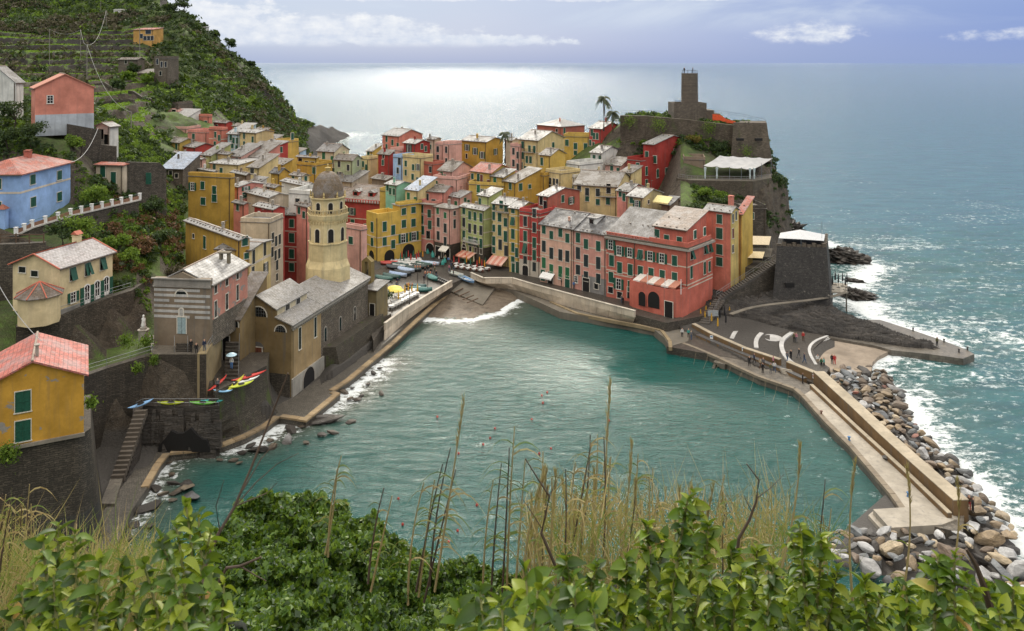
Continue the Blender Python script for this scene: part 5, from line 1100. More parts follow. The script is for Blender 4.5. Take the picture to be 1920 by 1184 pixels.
mb=MB(); mb.prism([(-a*.75,-.1,h.h+.92),(-a*.25,-.1,h.h+.92),(-a*.5,-.1,h.h+1.75)],[(-a*.75,.6,h.h+.92),(-a*.25,.6,h.h+.92),(-a*.5,.6,h.h+1.75)]); mb.build('pediment',plaster((.22,.18,.13)),h.root)
lun_h=h
o=h.arch('L',340,557,1.7,.95,M_pane,'lunette_window',off=.0); o=h.arch('L',340,594,.5,1.1,plaster((.4,.39,.37)),'niche')
h.door('L',341,626,1.25,2.3,simple((.30,.40,.42),.6),off=.03)
for i,px in enumerate((404,425,445)): h.win('R',(543,529,517)[i],[px],'d',.75,1.1); h.win('R',(580,566,549)[i],[px],'d',.7,2.3)
mb=MB(); mb.box(.003,.09,.6,b,0,h.h*.42); mb.build('stone_base',M_rub,h.root)
p=h.hit(440,492,'R'); mb=MB(); X=-2.2; zt=h.h+.9
for x in(-.75,.45): mb.box(X+x,X+x+.35,b-3.2,b-2.6,zt-.6,zt+1.5)
mb.box(X-.9,X+.95,b-3.4,b-2.4,zt+1.5,zt+1.7); mb.build('bell_cote',plaster((.2,.17,.12)),h.root)
C0=h.C; steps('stairs','short stone steps at the blue door of the striped chapel',XD(330,109.2,12.5),XD(330,110.6,13.2),Vector((2.,0,0)),4,M_dark)
for px,pz in((327,109.4),(352,109.4)): railing('railing','thin steel handrail on the %s of the chapel steps'%('left side' if px<340 else 'right side'),[XD(px,109.1,12.5),XD(px,110.8,13.3)],.9,.9)
# chapel terrace, ledge, walls
PT=lambda l,z:[(XD(a_,d_,z).x,d_) for a_,d_ in l]
slab('chapel_terrace',PT([(284,108.3),(385,108.3),(387,108.4),(397,111.2),(397,114),(280,116)],12.5),0,12.5,M_dark)
slab('terrace_paving',PT([(284,108.4),(384.5,108.4),(396,111.2),(396,114),(280,116)],12.5),12.5,12.52,M_pave)
mb=MB(); 
slab('rock_ledge',PT([(262,106),(300,105.7),(412,105.7),(412,109),(262,109.5)],6.6),-1,6.6,M_rock)
mb=MB()
rk=[]
for k in range(26):
    px=268+k*5.6; c=XD(px,105.6,R.uniform(1,4)); mb=MB(); hh=R.uniform(1.5,3.3); w=R.uniform(.3,.8)
    mb.prism([c+Vector((-w,-R.uniform(.3,1.),-hh)),c+Vector((w,-R.uniform(.2,.8),-hh)),c+Vector((w*.8,.4,-hh)),c+Vector((-w*.8,.4,-hh))],[c+Vector((-w*.7,-R.uniform(0,.3),hh)),c+Vector((w*.5,-R.uniform(0,.2),hh)),c+Vector((w*.6,.4,hh)),c+Vector((-w*.6,.4,hh))])
    rk.append(mb)
mb=MB(); 
for q in rk: 
    i=len(mb.v); mb.v+=q.v; mb.f+=[tuple(i+k for k in f_) for f_ in q.f]; mb.m+=q.m
mb.build('rock_face',M_rock)['kind']='structure'
cv=MB(); n=12; w=3.4; hh=3.2; c=XD(345,104.85,1.0); pts=[(-w,0)]+[(-w*math.cos(math.pi*k/n),hh*math.sin(math.pi*k/n)*(.85+.15*math.sin(k*2.))) for k in range(1,n)]+[(w,0)]
cv.prism([c+Vector((x,-.05,z)) for x,z in pts],[c+Vector((x,.9,z)) for x,z in pts]); tag(cv.build('cave_mouth',M_darkin),'dark low cave mouth in the rock under the kayak ledge','cave')
strip_wall('retaining_wall',[Q(30,614,107),Q(112,593,109.6),Q(211,556,117.6),Q(247,545,120),Q(286,519,128)],1.2,8,M_rubd,'tall rough stone retaining wall carrying the cream house','wall')
strip_wall('retaining_wall',[Q(120,716,100),Q(158,706,103),Q(200,691,105.3),Q(286,665,108.5)],1.0,-1,M_dark,'dark retaining wall running from yellow house up to chapel terrace','wall')
railing('railing','long thin handrail along the sloping path above the dark wall',[Q(150,703,103.5),Q(200,688,105.6),Q(286,662,108.8)],1.0,3)
steps('stairs','worn stone staircase climbing the rocks to the kayak ledge',XD(208,97.5,1.3),XD(254,104.6,6.6),Vector((1.5,.15,0)),15,plaster((.12,.10,.08)))
mb=MB(); c=[XD(232,98,0),XD(262,102,0),XD(268,105.8,0),XD(246,106,0)]; tp=[XD(240,99,1.0),XD(262,102.5,4.5),XD(268,105.8,6.6),XD(250,106,6.6)]; mb.prism(c,tp); mb.build('rock_buttress',M_rockb)['kind']='structure'
slab('landing',PT([(188,92),(215,92),(232,98.5),(212,99)],1.3),-1,1.3,M_pave)
railing('railing','grey railing along the kayak ledge above the cave',[XD(255,104.6,6.6),XD(268,105.7,6.6),XD(300,105.7,6.6),XD(410,105.7,6.6)],1.0,2)
# boat terrace with flared sea wall
top=[P(403,742,7.8),P(440,724,7.8),P(470,708,7.8),P(500,692,7.8)]; bt=[P(408,826,.9),P(452,815,.9),P(482,800,.9),P(522,775,.9)]
back=[XD(505,122,7.8),XD(400,122,7.8)]; mb=MB(); n=5; prev=None
bk2=[Vector((p.x,p.y,.9)) for p in back]
lay=[]
for k in range(n+1):
    t=k/n; f_=(1-t)**2.2; lay.append([Vector((a_.x*f_+c_.x*(1-f_),a_.y*f_+c_.y*(1-f_),.9+6.9*t)) for a_,c_ in zip(bt,top)]+[Vector((p.x,p.y,.9+6.9*t)) for p in back])
for k in range(n): mb.prism(lay[k],lay[k+1],cap=(k in(0,n-1)))
mb.build('boat_terrace',M_dkm)['kind']='structure'
slab('terrace_floor',[(p.x,p.y) for p in top+back],7.8,7.83,M_cob)
for k in range(len(top)-1):
    a_,b_=top[k],top[k+1]; d=(b_-a_).normalized(); nn_=Vector((-d.y,d.x,0)); mb=MB(); mb.obox((a_+b_)/2+nn_*.15+Vector((0,0,.25)),(b_-a_)/2,nn_*.15,Vector((0,0,.24))); tag(mb.build('low_wall',M_dark),['low stone kerb wall at the steps end of the boat terrace','low stone kerb wall beside the yellow kayaks','low stone kerb wall beside the red kayak'][k],'wall')
steps('stairs','stone stairs with steel rail between boat terrace and church alley',XD(421,111,7.8),XD(423,117,11.2),Vector((1.9,0,0)),10,M_dark)
railing('railing','steel handrail on the alley stairs by the umbrella walker',[XD(447,111,7.9),XD(449,117.4,11.3)],1.0,1.6)
railing('railing','steel guard rail on the wall edge of the chapel terrace',[XD(386,108.5,12.5),XD(415,116,13.4)],1.1,1.5)
strip_wall('side_wall',[XD(387,108.4,12.6),XD(415,116.5,13.5)],1.2,6,plaster((.32,.25,.14)),'tall ochre wall under the guard rail beside the alley stairs','wall',back=True)
# cream house
h=House('house','cream house with grey slate roof and green shutters above the stone wall',24,112,211,503,110,15.7,17.2); wm=plaster((.68,.56,.34),streak=.25); h.walls(wm); h.roof('gr',slate((.36,.33,.33),wet=.5,bs=(.5,.35)),wm,pitch=.40,stones=False,oh=.4)
for s in (0,): 
    mb=MB(); zr=h.h+h.a/2*.40+.16
    mb.tube([(-h.a-.4,-.42,h.h-.0),(-h.a/2,-.42,zr),(.4,-.42,h.h)],.11,6); mb.tube([(-h.a/2,-.4,zr),(-h.a/2,h.b+.4,zr)],.13,6); mb.tube([(.4,h.b+.42,h.h),(-h.a/2,h.b+.42,zr)],.11,6); mb.build('ridge_tiles',simple((.45,.12,.07),.7),h.root)
h.win('R',514,[(136,'t')],'c',1,1.8); h.win('R',505,[(164,'t')],'c',1,1.8); h.win('R',495,[(192,'t')],'c',1,1.8); h.win('R',558,[(137,'o')],'c',.9,1.5)
for px,py in((163,569),(182,561),(199,553)):
    o=h.arch('R',px,py,.95,2.6,M_pane,'french_door',frame=M_whitef); p=h.hit(px,py,'R')
    q=MB(); q.box(-.04,.04,-.07,-.02,0,2.5); q.box(-.45,-.38,-.07,-.02,0,2.1); q.box(.38,.45,-.07,-.02,0,2.1); q.box(-.45,.45,-.07,-.02,0,.5); q.box(-.45,.45,-.07,-.02,1.5,1.57); q.build('door_leaf',M_whitef,o)
    q=MB(); q.box(.62,1.25,-.12,-.04,0,2.45); q.build('shutter',M_sh,o)
q=MB(); q.box(-1.25,-.62,-.12,-.04,0,2.45); o=q.build('shutter',M_sh,h.root); p=h.hit(163,569,'R'); o.matrix_local=h.fm('R',p)
h.win('L',506,[42,65],'d',1.2,.8); h.chimney(-h.a/2-.3,h.b-2.2,h.h+1.6,1.0,.9,wm)
mb=MB(); mb.prism([(-h.a/2-.9,h.b-2.8,h.h+2.9),(-h.a/2+.3,h.b-2.8,h.h+2.9),(-h.a/2-.3,h.b-2.8,h.h+3.4)],[(-h.a/2-.9,h.b-1.6,h.h+2.9),(-h.a/2+.3,h.b-1.6,h.h+2.9),(-h.a/2-.3,h.b-1.6,h.h+3.4)]); mb.build('chimney_roof',simple((.45,.12,.07),.7),h.root)
cx,cy=h.L(XD(74,107.5,0)).x,h.L(XD(74,107.5,0)).y; r=2.6; mb=MB(); mb.lathe([(r,0),(r,3.7)],cx=cx,cy=cy,n=8,a0=.3); mb.build('turret_wall',wm,h.root)
mb=MB(); mb.lathe([(r+.45,3.65),(r+.45,3.75),(.05,5.4)],cx=cx,cy=cy,n=8,a0=.3); mb.build('turret_roof',slate((.12,.085,.06),wet=.2),h.root)
mb=MB()
for k in range(8): an=.3+k*math.pi/4; mb.tube([(cx+math.cos(an)*(r+.45),cy+math.sin(an)*(r+.45),3.8),(cx,cy,5.45)],.08,5)
mb.build('hip_tiles',simple((.45,.12,.07),.7),h.root)
h.door('L',97,588,.9,2.3,M_darkin,off=1.9); q=h.hit(105,588,'L',2.0); mb=MB(); mb.box(q.x-.3,q.x+.4,-2.05,-1.95,0,2.4); mb.build('shutter',M_sh,h.root)
mb=MB(); mb.box(.003,.06,0,h.b,0,.8); mb.build('plinth',plaster((.25,.24,.22)),h.root)
railing('railing','thin rail on the terrace edge before the cream house',[Q(60,604,108),Q(112,590,109.8),Q(211,553,117.8),Q(245,543,120)],1.0,3)
# blue house
h=House('house','sky blue two-storey house with red tiled hip roof and green shutters',-62,38,132,326,126,-2.5,26); wm=plaster((.30,.46,.76),streak=.15); h.walls(wm); h.roof('h',SL['r'],wm,pitch=.42,stones=False,oh=.55); h.band(362,38,'L',h=.3)
for py,pxs in((337,[61]),(329,[111]),(379,[62]),(369,[111])): h.win('R',py,pxs,'c',1.5,1.55)
for k in range(2): h.win('L',(345,388)[k],[(-5,'c')],'c',1.3,1.6)
h.chimney(-3.5,h.b*.55,h.h+2,.5,.9,simple((.42,.12,.08),.7))
mb=MB(); 
for dx in(-4.4,-2.1):
    q=MB(); q.box(dx-.6,dx+.6,-1.6,-.5,0,3.2); q.build('gate_pillar',wm,h.root); q=MB(); q.prism([(dx-.75,-1.75,3.2),(dx+.75,-1.75,3.2),(dx+.75,-.35,3.2),(dx-.75,-.35,3.2)],[(dx-.1,-1.1,3.9),(dx+.1,-1.1,3.9),(dx+.1,-1.0,3.9),(dx-.1,-1.0,3.9)]); q.build('pillar_cap',simple((.3,.1,.06),.7),h.root)
q=MB(); q.box(-3.8,-2.7,-1.1,-1.0,0,2.6); q.build('gate',M_sh,h.root)
# garden wall with white pillars
E=empty('pillar_fence',Q(40,432,124.5)); line=[Q(30,440,123.5),Q(60,426,126.5),Q(132,404,132),Q(262,374,146)]; rp=resample(line,2.05)
rel=[p-E.location for p in rp]; mb=MB()
for a_,b_ in zip(rel[:-1],rel[1:]):
    d=(b_-a_).normalized(); nn_=Vector((-d.y,d.x,0)); mb=MB(); mb.obox((a_+b_)/2+Vector((0,0,-.1)),(b_-a_)/2+d*.01,nn_*.3,Vector((0,0,.1))); mb.build('coping',plaster((.50,.48,.45)),E)
    mb=MB(); mb.obox((a_+b_)/2+Vector((0,0,.35)),(b_-a_)/2-d*.25,nn_*.04,Vector((0,0,.28))); mb.build('panel',plaster((.26,.14,.09)),E)
    mb=MB(); mb.tube([a_+Vector((0,0,1.0)),b_+Vector((0,0,1.0))],.03,4); mb.build('rail',M_sh,E)
for p in rel: mb=MB(); mb.obox(p+Vector((0,0,.5)),(.22,0,0),(0,.22,0),(0,0,.55)); mb.obox(p+Vector((0,0,1.08)),(.27,0,0),(0,.27,0),(0,0,.05)); mb.build('pillar',M_whitef,E)
tag(E,'garden fence of white pillars running below the sky blue house','fence')
strip_wall('retaining_wall',[p+Vector((0,-.3,-.2)) for p in line],1.0,18,M_rubd,'overgrown stone wall under the white pillar fence','wall')
strip_wall('retaining_wall',[Q(-60,460,117),Q(30,458,118),Q(85,455,119.5)],1.0,16,M_rubd,'stone wall with a plaster cap behind the cream house','wall')
E=empty('wooden_fence',Q(0,452,118.5)); q=[Q(a_,452,118.5)-E.location for a_ in(-30,0,30,55,82)]
for p in q: mb=MB(); mb.box(p.x-.07,p.x+.07,p.y-.07,p.y+.07,p.z-.3,p.z+1.1); mb.build('post',M_wood,E)
for z in(.45,.95): mb=MB(); mb.box(q[0].x,q[-1].x,q[0].y-.1,q[0].y-.05,q[0].z+z-.07,q[0].z+z+.07); mb.build('rail',M_wood,E)
tag(E,'brown wooden rail fence on the stone wall behind the cream house','fence')
# pink house, cottage etc. on the slope
h=House('house','plain pink gabled house with pale grey lower wall on the garden slope',None,66,176,166,150,55,39,la=9); wm=plaster((.64,.25,.18),streak=.2); h.walls(wm); h.roof('gl',simple((.50,.22,.15),.7),wm,pitch=.52,stones=False,oh=.3); h.win('R',187,[94],'g',1,1.5)
mb=MB(); mb.box(.003,.05,0,h.b,-.8,3.2); mb.build('lower_wall',plaster((.46,.50,.54)),h.root)
H_('grey roofed cottage at the upper edge beside the pink house','whi',(-40,30,44),155,165,'gr','g',th=20,pitch=.6,chim=0)
h=H_('white veranda house with yellow pillars beside the pink gable','whi',(180,206,222),238,160,'gr','w',th=20,pitch=.35,chim=0,wins=(('L',252,[190,200],'d',1.3,2),))
h=H_('low white cottage with two green doors and thin red roof','bei',(180,231,241),311,150,'sl','r',th=12,pitch=.12,chim=0,stones=False,wins=(('L',322,[193,213],'c',1.1,2.1),))
strip_wall('stone_wall',[Q(240,304,151),Q(300,306,156),Q(312,318,157)],1.,20,M_rubd,'ruined dry stone wall with a green door below the village path','wall')
q=Q(279,336,153.5); mb=MB(); mb.box(q.x-.5,q.x+.5,q.y-.2,q.y,q.z-1.,q.z+1.2); tag(mb.build('green_door',M_sh),'narrow green door set in the ruined stone wall','door')
strip_wall('stone_wall',[Q(128,233,152),Q(190,244,156)],1.,28,M_rubd,'dark stone terrace wall under the pink gabled house','wall')
strip_wall('stone_wall',[Q(188,272,156),Q(218,275,157)],1.,26,M_rubd,'black stone wall below the white veranda house','wall')
# old yellow house on its buttress
h=House('house','old ochre yellow house with red tiled roof and peeling plaster',None,-40,157,733,79.7,62,13.1,la=9); wm=plaster((.56,.31,.045),streak=.35,bare=.60); h.walls(wm); h.roof('gl',slate((.46,.13,.10),wet=.3,bs=(.5,.45),name='red_tiles'),wm,pitch=.46,stones=False,oh=.45,th=.2)
h.win('R',753,[43],'c',1.35,2.1); h.win('R',808,[43],'c',1.35,2.1); mb=MB(); zt=h.h+2.2; mb.box(-1.5,-1.2,h.b*.52,h.b*.52+.3,zt-.6,zt+1.1); mb.box(-1.6,-1.1,h.b*.52-.1,h.b*.52+.4,zt+1.1,zt+1.2); mb.build('chimney',M_stonecap,h.root)
mb=MB(); mb.box(.0,.22,-.2,h.b+.1,-.25,.1); mb.build('ledge',plaster((.26,.23,.19)),h.root)
c0=h.C+h.dr*h.b; dl,dr=h.dl,h.dr
def arcp(r,z,ext):
    c=Vector((c0.x-1.5,c0.y+1.1,0)); pts=[]; e=-dl
    a0=math.atan2(e.y,e.x)-0.0; a1=math.atan2(dr.y,dr.x)
    pts=[Vector((c.x+math.cos(t)*r,c.y+math.sin(t)*r,z)) for t in [a0+(a1-a0)*k/8 for k in range(-1,10)]]
    return [pts[0]-dr*14+e*0]+pts+[pts[-1]+dl*9,pts[0]-dr*14+dl*9]
mb=MB(); A_=arcp(1.5,13.0,0); B_=arcp(2.2,5,0); C_=arcp(3.0,-1.,0); mb.prism(B_,A_); mb.build('buttress',M_dark)['kind']=None if False else 'structure'
mb=MB(); mb.prism(C_,B_); mb.build('buttress_foot',M_dkb)['kind']='structure'
# statue by the cream house wall
E=empty('statue',Q(269,618,113)); mb=MB(); mb.lathe([(.65,-1.5),(.65,-.1),(.8,0),(.45,.05),(.45,.3)],n=10); mb.build('plinth',M_stonecap,E)
mb=MB(); mb.lathe([(.30,.3),(.34,.6),(.25,1.1),(.22,1.3),(.27,1.55),(.1,1.72),(.13,1.8),(.14,1.95),(.04,2.08)],n=10); mb.tube([(.22,0,1.5),(.3,-.2,1.2),(.05,-.32,1.25)],.06,5); mb.build('figure',M_whitef,E,True); tag(E,'small white statue on a round plinth below the cream house','statue')
# ---------------------------------------------------------------- hill farm buildings
H_('low stone barn with a slate roof on the terraced hill','gry',(222,258,271),112,300,'gl','b',th=25,wm=M_castle,pitch=.4,chim=0,wins=(('L',116,[236],'d',1.4,1.6),))
H_('square stone tower with slit windows on the terraced hill','gry',(289,314,None),110,292,'f','b',th=10,wm=M_castle,wins=(('L',116,[295,303,311],'d',.9,2.),('L',138,[301],'g',1,1.6)),name='stone_tower')
H_('small stone hut leaning on the hill tower','gry',(255,290,None),138,296,'sl','b',th=10,wm=M_castle,pitch=.2,chim=0,wins=(('L',146,[281],'c',1,2,M_shr),))
H_('blue fronted hill cafe with an orange upper wall','ora',(250,287,None),56,372,'sl','r',th=15,pitch=.15,chim=0,wins=(('L',60,[278],'g',3.,2.),('L',68,[265,272,279,285],'g',1.8,2.)))
H_('white house on the ridge line among bushes','whi',(365,386,392),52,418,'sl','g',th=30,pitch=.2,chim=0,wins=(('L',57,[376],'d',1.5,2),))
H_('white terrace house half way up the hill','whi',(213,226,None),20,430,'f','g',th=30,wins=(('L',26,[219],'d',2,2.5),),name='house')
for i,(x0,y0,x1,y1,D_) in enumerate(((95,150,215,150,278),(80,126,170,122,310),(180,106,228,104,335),(60,170,150,168,262),(240,168,290,172,262),(190,190,250,188,246))):
    a_,b_=Q(x0,y0,D_),Q(x1,y1,D_); pts=[]
    for k in range(7):
        p=along(a_,b_,k/6); p.z=gz(p.x,p.y)+1.1; pts.append(p)
    strip_wall('terrace_wall',pts,1.0,min(p.z for p in pts)-4,M_rubd,'dry stone terrace wall '+['in the middle of the hill slope','below the wooded top of the hill','beside the stone barn','under the long bright grass terrace','below the stone tower','lowest on the slope beside the pink house'][i],'wall')
# ---------------------------------------------------------------- castle headland
E=empty('castle_tower',XD(1293,235,39.4)); mb=MB(); mb.lathe([(2.5,-1),(2.42,4),(2.35,9.3),(2.42,9.35),(2.42,9.5)],n=28); mb.build('tower_wall',M_castle,E)
mb=MB()
for k in range(12): an=k*math.pi/6; mb.box(2.2*math.cos(an)-.03,2.2*math.cos(an)+.03,2.2*math.sin(an)-.03,2.2*math.sin(an)+.03,9.5,10.4)
mb.tube([(2.2*math.cos(k*math.pi/8),2.2*math.sin(k*math.pi/8),10.4) for k in range(17)],.04,4); mb.build('railing',M_iron,E); tag(E,'round stone castle tower on top of the headland','tower')
h=House('castle_keep','square stone base block carrying the round castle tower',1264,1325,None,197,231,0,33.5,lb=9); h.walls(M_castle); mb=MB(); mb.box(.01,2.3,.5,8,0,h.h-1.6); mb.box(2.31,4.0,1,8,0,h.h-2.6); mb.build('side_block',M_castle,h.root); h.parapet(M_castle,h=.5,t=.4); h.root['category']='castle'
railing('railing','thin railing on the castle base block',[Q(1266,192,231),Q(1282,192,231)],1,1.5,M_iron); 
M_fort=stone((.085,.066,.045),(.17,.135,.095),(.045,.04,.035),.7,.3,.85,moss=.35)
strip_wall('fort_wall',[Q(1163,217,227),Q(1215,218,226),Q(1290,225,224.5),Q(1382,236,222)],1.6,24,M_fort,'long stone rampart below the castle tower','wall')
mb=MB(); z0,z1=24.5,34.9
def frustum(pts0,pts1,mat,name): 
    mb=MB(); mb.prism(pts0,pts1); return mb.build(name,mat)
tp=[Q(1375,233,220),Q(1438,234,220),XD(1436,234,35),XD(1380,234,35)]; 
for p in tp: p.z=35
bo=[XD(1370,217.5,25),XD(1448,217.5,25),XD(1444,236,25),XD(1372,236,25)]
o=frustum(bo,tp,M_fort,'bastion'); tag(o,'sloping stone bastion at the seaward corner of the rampart','bastion')
strip_wall('fort_parapet',[Q(1376,230,220.3),Q(1438,231,220.3)],.6,34.9,M_castle,'low parapet on the seaward bastion','wall')
for px in(1388,1423):
    q=Q(px,262,217.3); q.y-=.3; mb=MB(); mb.box(q.x-.9,q.x+.9,q.y,q.y+1.2,q.z-.35,q.z+.35); tag(mb.build('gun_slit',M_darkin),'dark gun slit in the bastion, the one '+('near the rampart' if px<1400 else 'near the sea cliff'),'opening')
railing('railing','long dark railing along the castle path to the cliff',[Q(1338,213,232),Q(1395,222,229),Q(1436,232,226)],1.1,2.2,M_iron)
railing('railing','dark railing along the rampart walk left of the tower',[Q(1165,214,227),Q(1215,214,227),Q(1262,218,228)],1.0,2.5,M_iron)
nt_=[]; mb=MB(); pts=[(1336,228,229),(1350,226,228),(1362,231,227),(1379,232,225)]; 
mb=MB()
for k in range(3):
    a_,b_=Q(*pts[k]),Q(*pts[k+1]); mb.prism([a_,b_,b_+Vector((0,.05,0)),a_+Vector((0,.05,0))],[a_+Vector((0,0,2.1-.5*k)),b_+Vector((0,0,1.6-.5*k)),b_+Vector((0,.05,1.6-.5*k)),a_+Vector((0,.05,2.1-.5*k))])
tag(mb.build('safety_net',simple((.75,.10,.03),.8)),'orange safety netting on the castle path','netting')
# canopy restaurant on its terrace
slab('upper_terrace',PT([(1268,205),(1295,201),(1412,199.5),(1447,205),(1447,215),(1280,216)],22.5),14,22.4,M_fort)
slab('upper_terrace_floor',PT([(1269,205.2),(1295,201.2),(1411,199.8),(1446,205),(1446,214),(1280,215)],22.5),22.4,22.5,M_concd)
railing('railing','steel rail along the edge of the canopy restaurant terrace',[XD(1272,205,22.5),XD(1297,201.3,22.5),XD(1411,199.9,22.5),XD(1446,205.2,22.5)],1.0,1.5)
E=empty('canopy',XD(1380,206,22.5)); n1,n2=12,6; mb=MB()
c=[Q(1319,311,202.5),Q(1414,317,201.5),Q(1449,297,211),Q(1350,292,212)]
pg=[[ (c[0]*(1-u)+c[1]*u)*(1-v_)+(c[3]*(1-u)+c[2]*u)*v_ + Vector((0,0,-.22*math.sin(math.pi*((u*4)%1))-.15*math.sin(math.pi*v_)+R.uniform(-.03,.03))) -E.location for u in[i/n1 for i in range(n1+1)]] for v_ in[j/n2 for j in range(n2+1)]]
for j in range(n2):
    for i in range(n1): mb.quad(pg[j][i],pg[j][i+1],pg[j+1][i+1],pg[j+1][i]); up=Vector((0,0,.04)); mb.quad(pg[j+1][i]-up,pg[j+1][i+1]-up,pg[j][i+1]-up,pg[j][i]-up)
M_can=simple((.42,.42,.42),.7,var=.15,sc=.6); mb.build('fabric',M_can,E)
for px,D_ in((1321,202.5),(1343,202.2),(1368,202),(1390,201.8),(1412,201.6),(1428,205),(1446,210),(1352,211),(1400,211)):
    q=XD(px,D_,22.5)-E.location; mb=MB(); mb.box(q.x-.05,q.x+.05,q.y-.05,q.y+.05,0,3.2+ (D_-202)*.17); mb.build('post',M_steel,E)
for px in(1322,1344,1406,1414):
    q=XD(px,201.4 if px>1350 else 202.1,22.5)-E.location; mb=MB(); mb.lathe([(.12,.2),(.22,.9),(.16,1.6),(.35,3.0)],cx=q.x,cy=q.y-.1,n=7); mb.build('curtain',simple((.5,.58,.58),.8),E)
tag(E,'big white fabric canopy over the cliff-top restaurant terrace','canopy')
h=H_('low dark terrace shed with flat roof beside the white canopy','brn',(1282,1322,1348),301,207,'f','b',th=10,chim=0,name='shed')
h=H_('crenellated stone house with one green shutter under the gardens','gry',(1388,1437,None),392,184,'f','b',th=-4,zb=5,wm=M_rubd,chim=0,wins=(('L',405,[1408],'c',1.4,1.5),))
# restaurant bastion
z0,z1=2.5,14.6; E=empty('bastion',XD(1500,162,z0)); D0=161.5
def rel(p): return p-E.location
b0=[XD(1447,160.5,z0),XD(1559,159,z0),XD(1562,172,z0),XD(1452,173,z0)]; t0=[XD(1457,163.2,z1),XD(1550,161.8,z1),XD(1552,171.5,z1),XD(1460,172,z1)]
mb=MB(); mb.prism([rel(p) for p in b0],[rel(p) for p in t0]); mb.build('bastion_wall',stone((.032,.029,.027),(.085,.077,.068),(.022,.02,.018),.5,.24,.7,pale=.8),E)
for (a_,b_) in((t0[0],t0[1]),(t0[1],t0[2])):
    a_,b_=rel(a_),rel(b_); n=10; d=(b_-a_)/n
    nn_=Vector((-d.y,d.x,0)).normalized()
    for k in range(n):
        c_=a_+d*(k+.5); mb=MB(); hh=.35 if k%2 else .18; mb.obox(c_+nn_*.25+Vector((0,0,hh)),d*(.5 if k%2==0 else .36),nn_*.25,Vector((0,0,hh))); mb.obox(c_+nn_*.25+Vector((0,0,2*hh+.04)),d*(.49 if k%2==0 else .4),nn_*.3,Vector((0,0,.04))); mb.build('merlon',M_castle,E)
for px in(1480,1529): q=rel(XD(px,161.2,7.3)); mb=MB(); mb.box(q.x-.9,q.x+.9,q.y-.4,q.y+1.5,q.z-.35,q.z+.4); mb.build('gun_slit',M_darkin,E)
tag(E,'dark stone sea bastion with crenellated restaurant terrace','bastion')
E=empty('tent_roof',XD(1505,166,14.7)); mb=MB(); zc=16.6
cs=[Q(1460,447,163.5),Q(1502,449,162.5),Q(1545,452,162.5),Q(1547,440,171),Q(1500,431,172),Q(1463,437,172)]; pk=Q(1500,433,167.5)
cs=[p-E.location for p in cs]; pk=pk-E.location
for k in range(6): a_,b_=cs[k],cs[(k+1)%6]; mb.poly([a_,b_,pk]); mb.poly([pk-Vector((0,0,.05)),b_-Vector((0,0,.05)),a_-Vector((0,0,.05))])
mb.build('fabric',simple((.50,.51,.52),.6),E)
for p in cs: mb=MB(); mb.tube([Vector((p.x,p.y,0)),p],.05,5); mb.build('post',M_steel,E)
q=XD(1541,165,0)-E.location; mb=MB(); mb.tube([Vector((q.x,q.y,0)),Vector((q.x,q.y,4.6))],.04,5); mb.build('mast',M_steel,E); tag(E,'white pointed fabric roof over the sea bastion','canopy')
for i,(px0,py0,px1,py1,D_,c_) in enumerate(((1403,459,1446,444,176,(.62,.52,.36)),(1402,484,1434,473,171,(.70,.58,.36)))):
    E=empty('awning',XD(px0,D_,0)); a_,b_=Q(px0,py0,D_),Q(px1-4,py0+1,D_-1); c1,d1=Q(px1,py1,D_+3.5),Q(px0+8,py1-1,D_+3.5); E.location=Q(px0,py0+22,D_); l=[p-E.location for p in(a_,b_,c1,d1)]; mb=MB(); mb.prism(l,[p+Vector((0,0,.06)) for p in l]); mb.build('fabric',simple(c_,.8),E)
    for p in l: mb=MB(); mb.tube([Vector((p.x,p.y,p.z-2.6)),p],.04,4); mb.build('post',M_steel,E)
    mb=MB(); mb.prism([l[0]+Vector((-.3,0,-2.7)),l[1]+Vector((.3,0,-2.7)),l[2]+Vector((.3,0,-2.7)),l[3]+Vector((-.3,0,-2.7))],[l[0]+Vector((-.3,0,-2.6)),l[1]+Vector((.3,0,-2.6)),l[2]+Vector((.3,0,-2.6)),l[3]+Vector((-.3,0,-2.6))]); mb.build('deck',M_concd,E)
    tag(E,('upper beige' if i==0 else 'lower yellowish')+' square awning beside the sea bastion','awning')
slab('restaurant_platform',PT([(1388,170),(1450,168),(1450,180),(1385,180)],9),1,8.6,M_fort)
steps('stairs','long straight stone staircase climbing to the sea bastion',XD(1343,161.5,4.6),XD(1452,168,10.6),Vector((.2,-2.0,0)),26,plaster((.10,.09,.08)))
mb=MB(); a_,b_=XD(1343,159.4,4.5),XD(1455,165.6,10.4); mb.prism([Vector((a_.x,a_.y-.3,0)),Vector((b_.x,b_.y-.3,0)),Vector((b_.x,b_.y+1.9,0)),Vector((a_.x,a_.y+1.9,0))],[a_-Vector((0,0,.35)),b_-Vector((0,0,.35)),b_+Vector((0,1.9,-.35)),a_+Vector((0,1.9,-.35))]); mb.build('stair_wall',M_rubd)['kind']='structure'
railing('railing','steel handrail of the long staircase to the sea bastion',[XD(1343,161.6,4.7),XD(1399,165,7.7),XD(1452,168,10.7)],1.0,1.8)
steps('stairs','steep stone steps at the corner of the salmon house',XD(1310,153.5,2.),XD(1340,160.5,4.6),Vector((1.9,-.6,0)),12,plaster((.12,.105,.09)))
railing('railing','steel handrail of the corner steps by the notice board',[XD(1330,153,2.2),XD(1352,159.6,4.8)],1.0,1.5)
mb=MB(); q=XD(1337,155,3.4); mb.box(q.x-1.,q.x+1.,q.y-.05,q.y+.05,q.z-.5,q.z+.6,0); tag(mb.build('notice_board',simple((.35,.38,.40),.5)),'grey notice board at the foot of the stairs','sign')
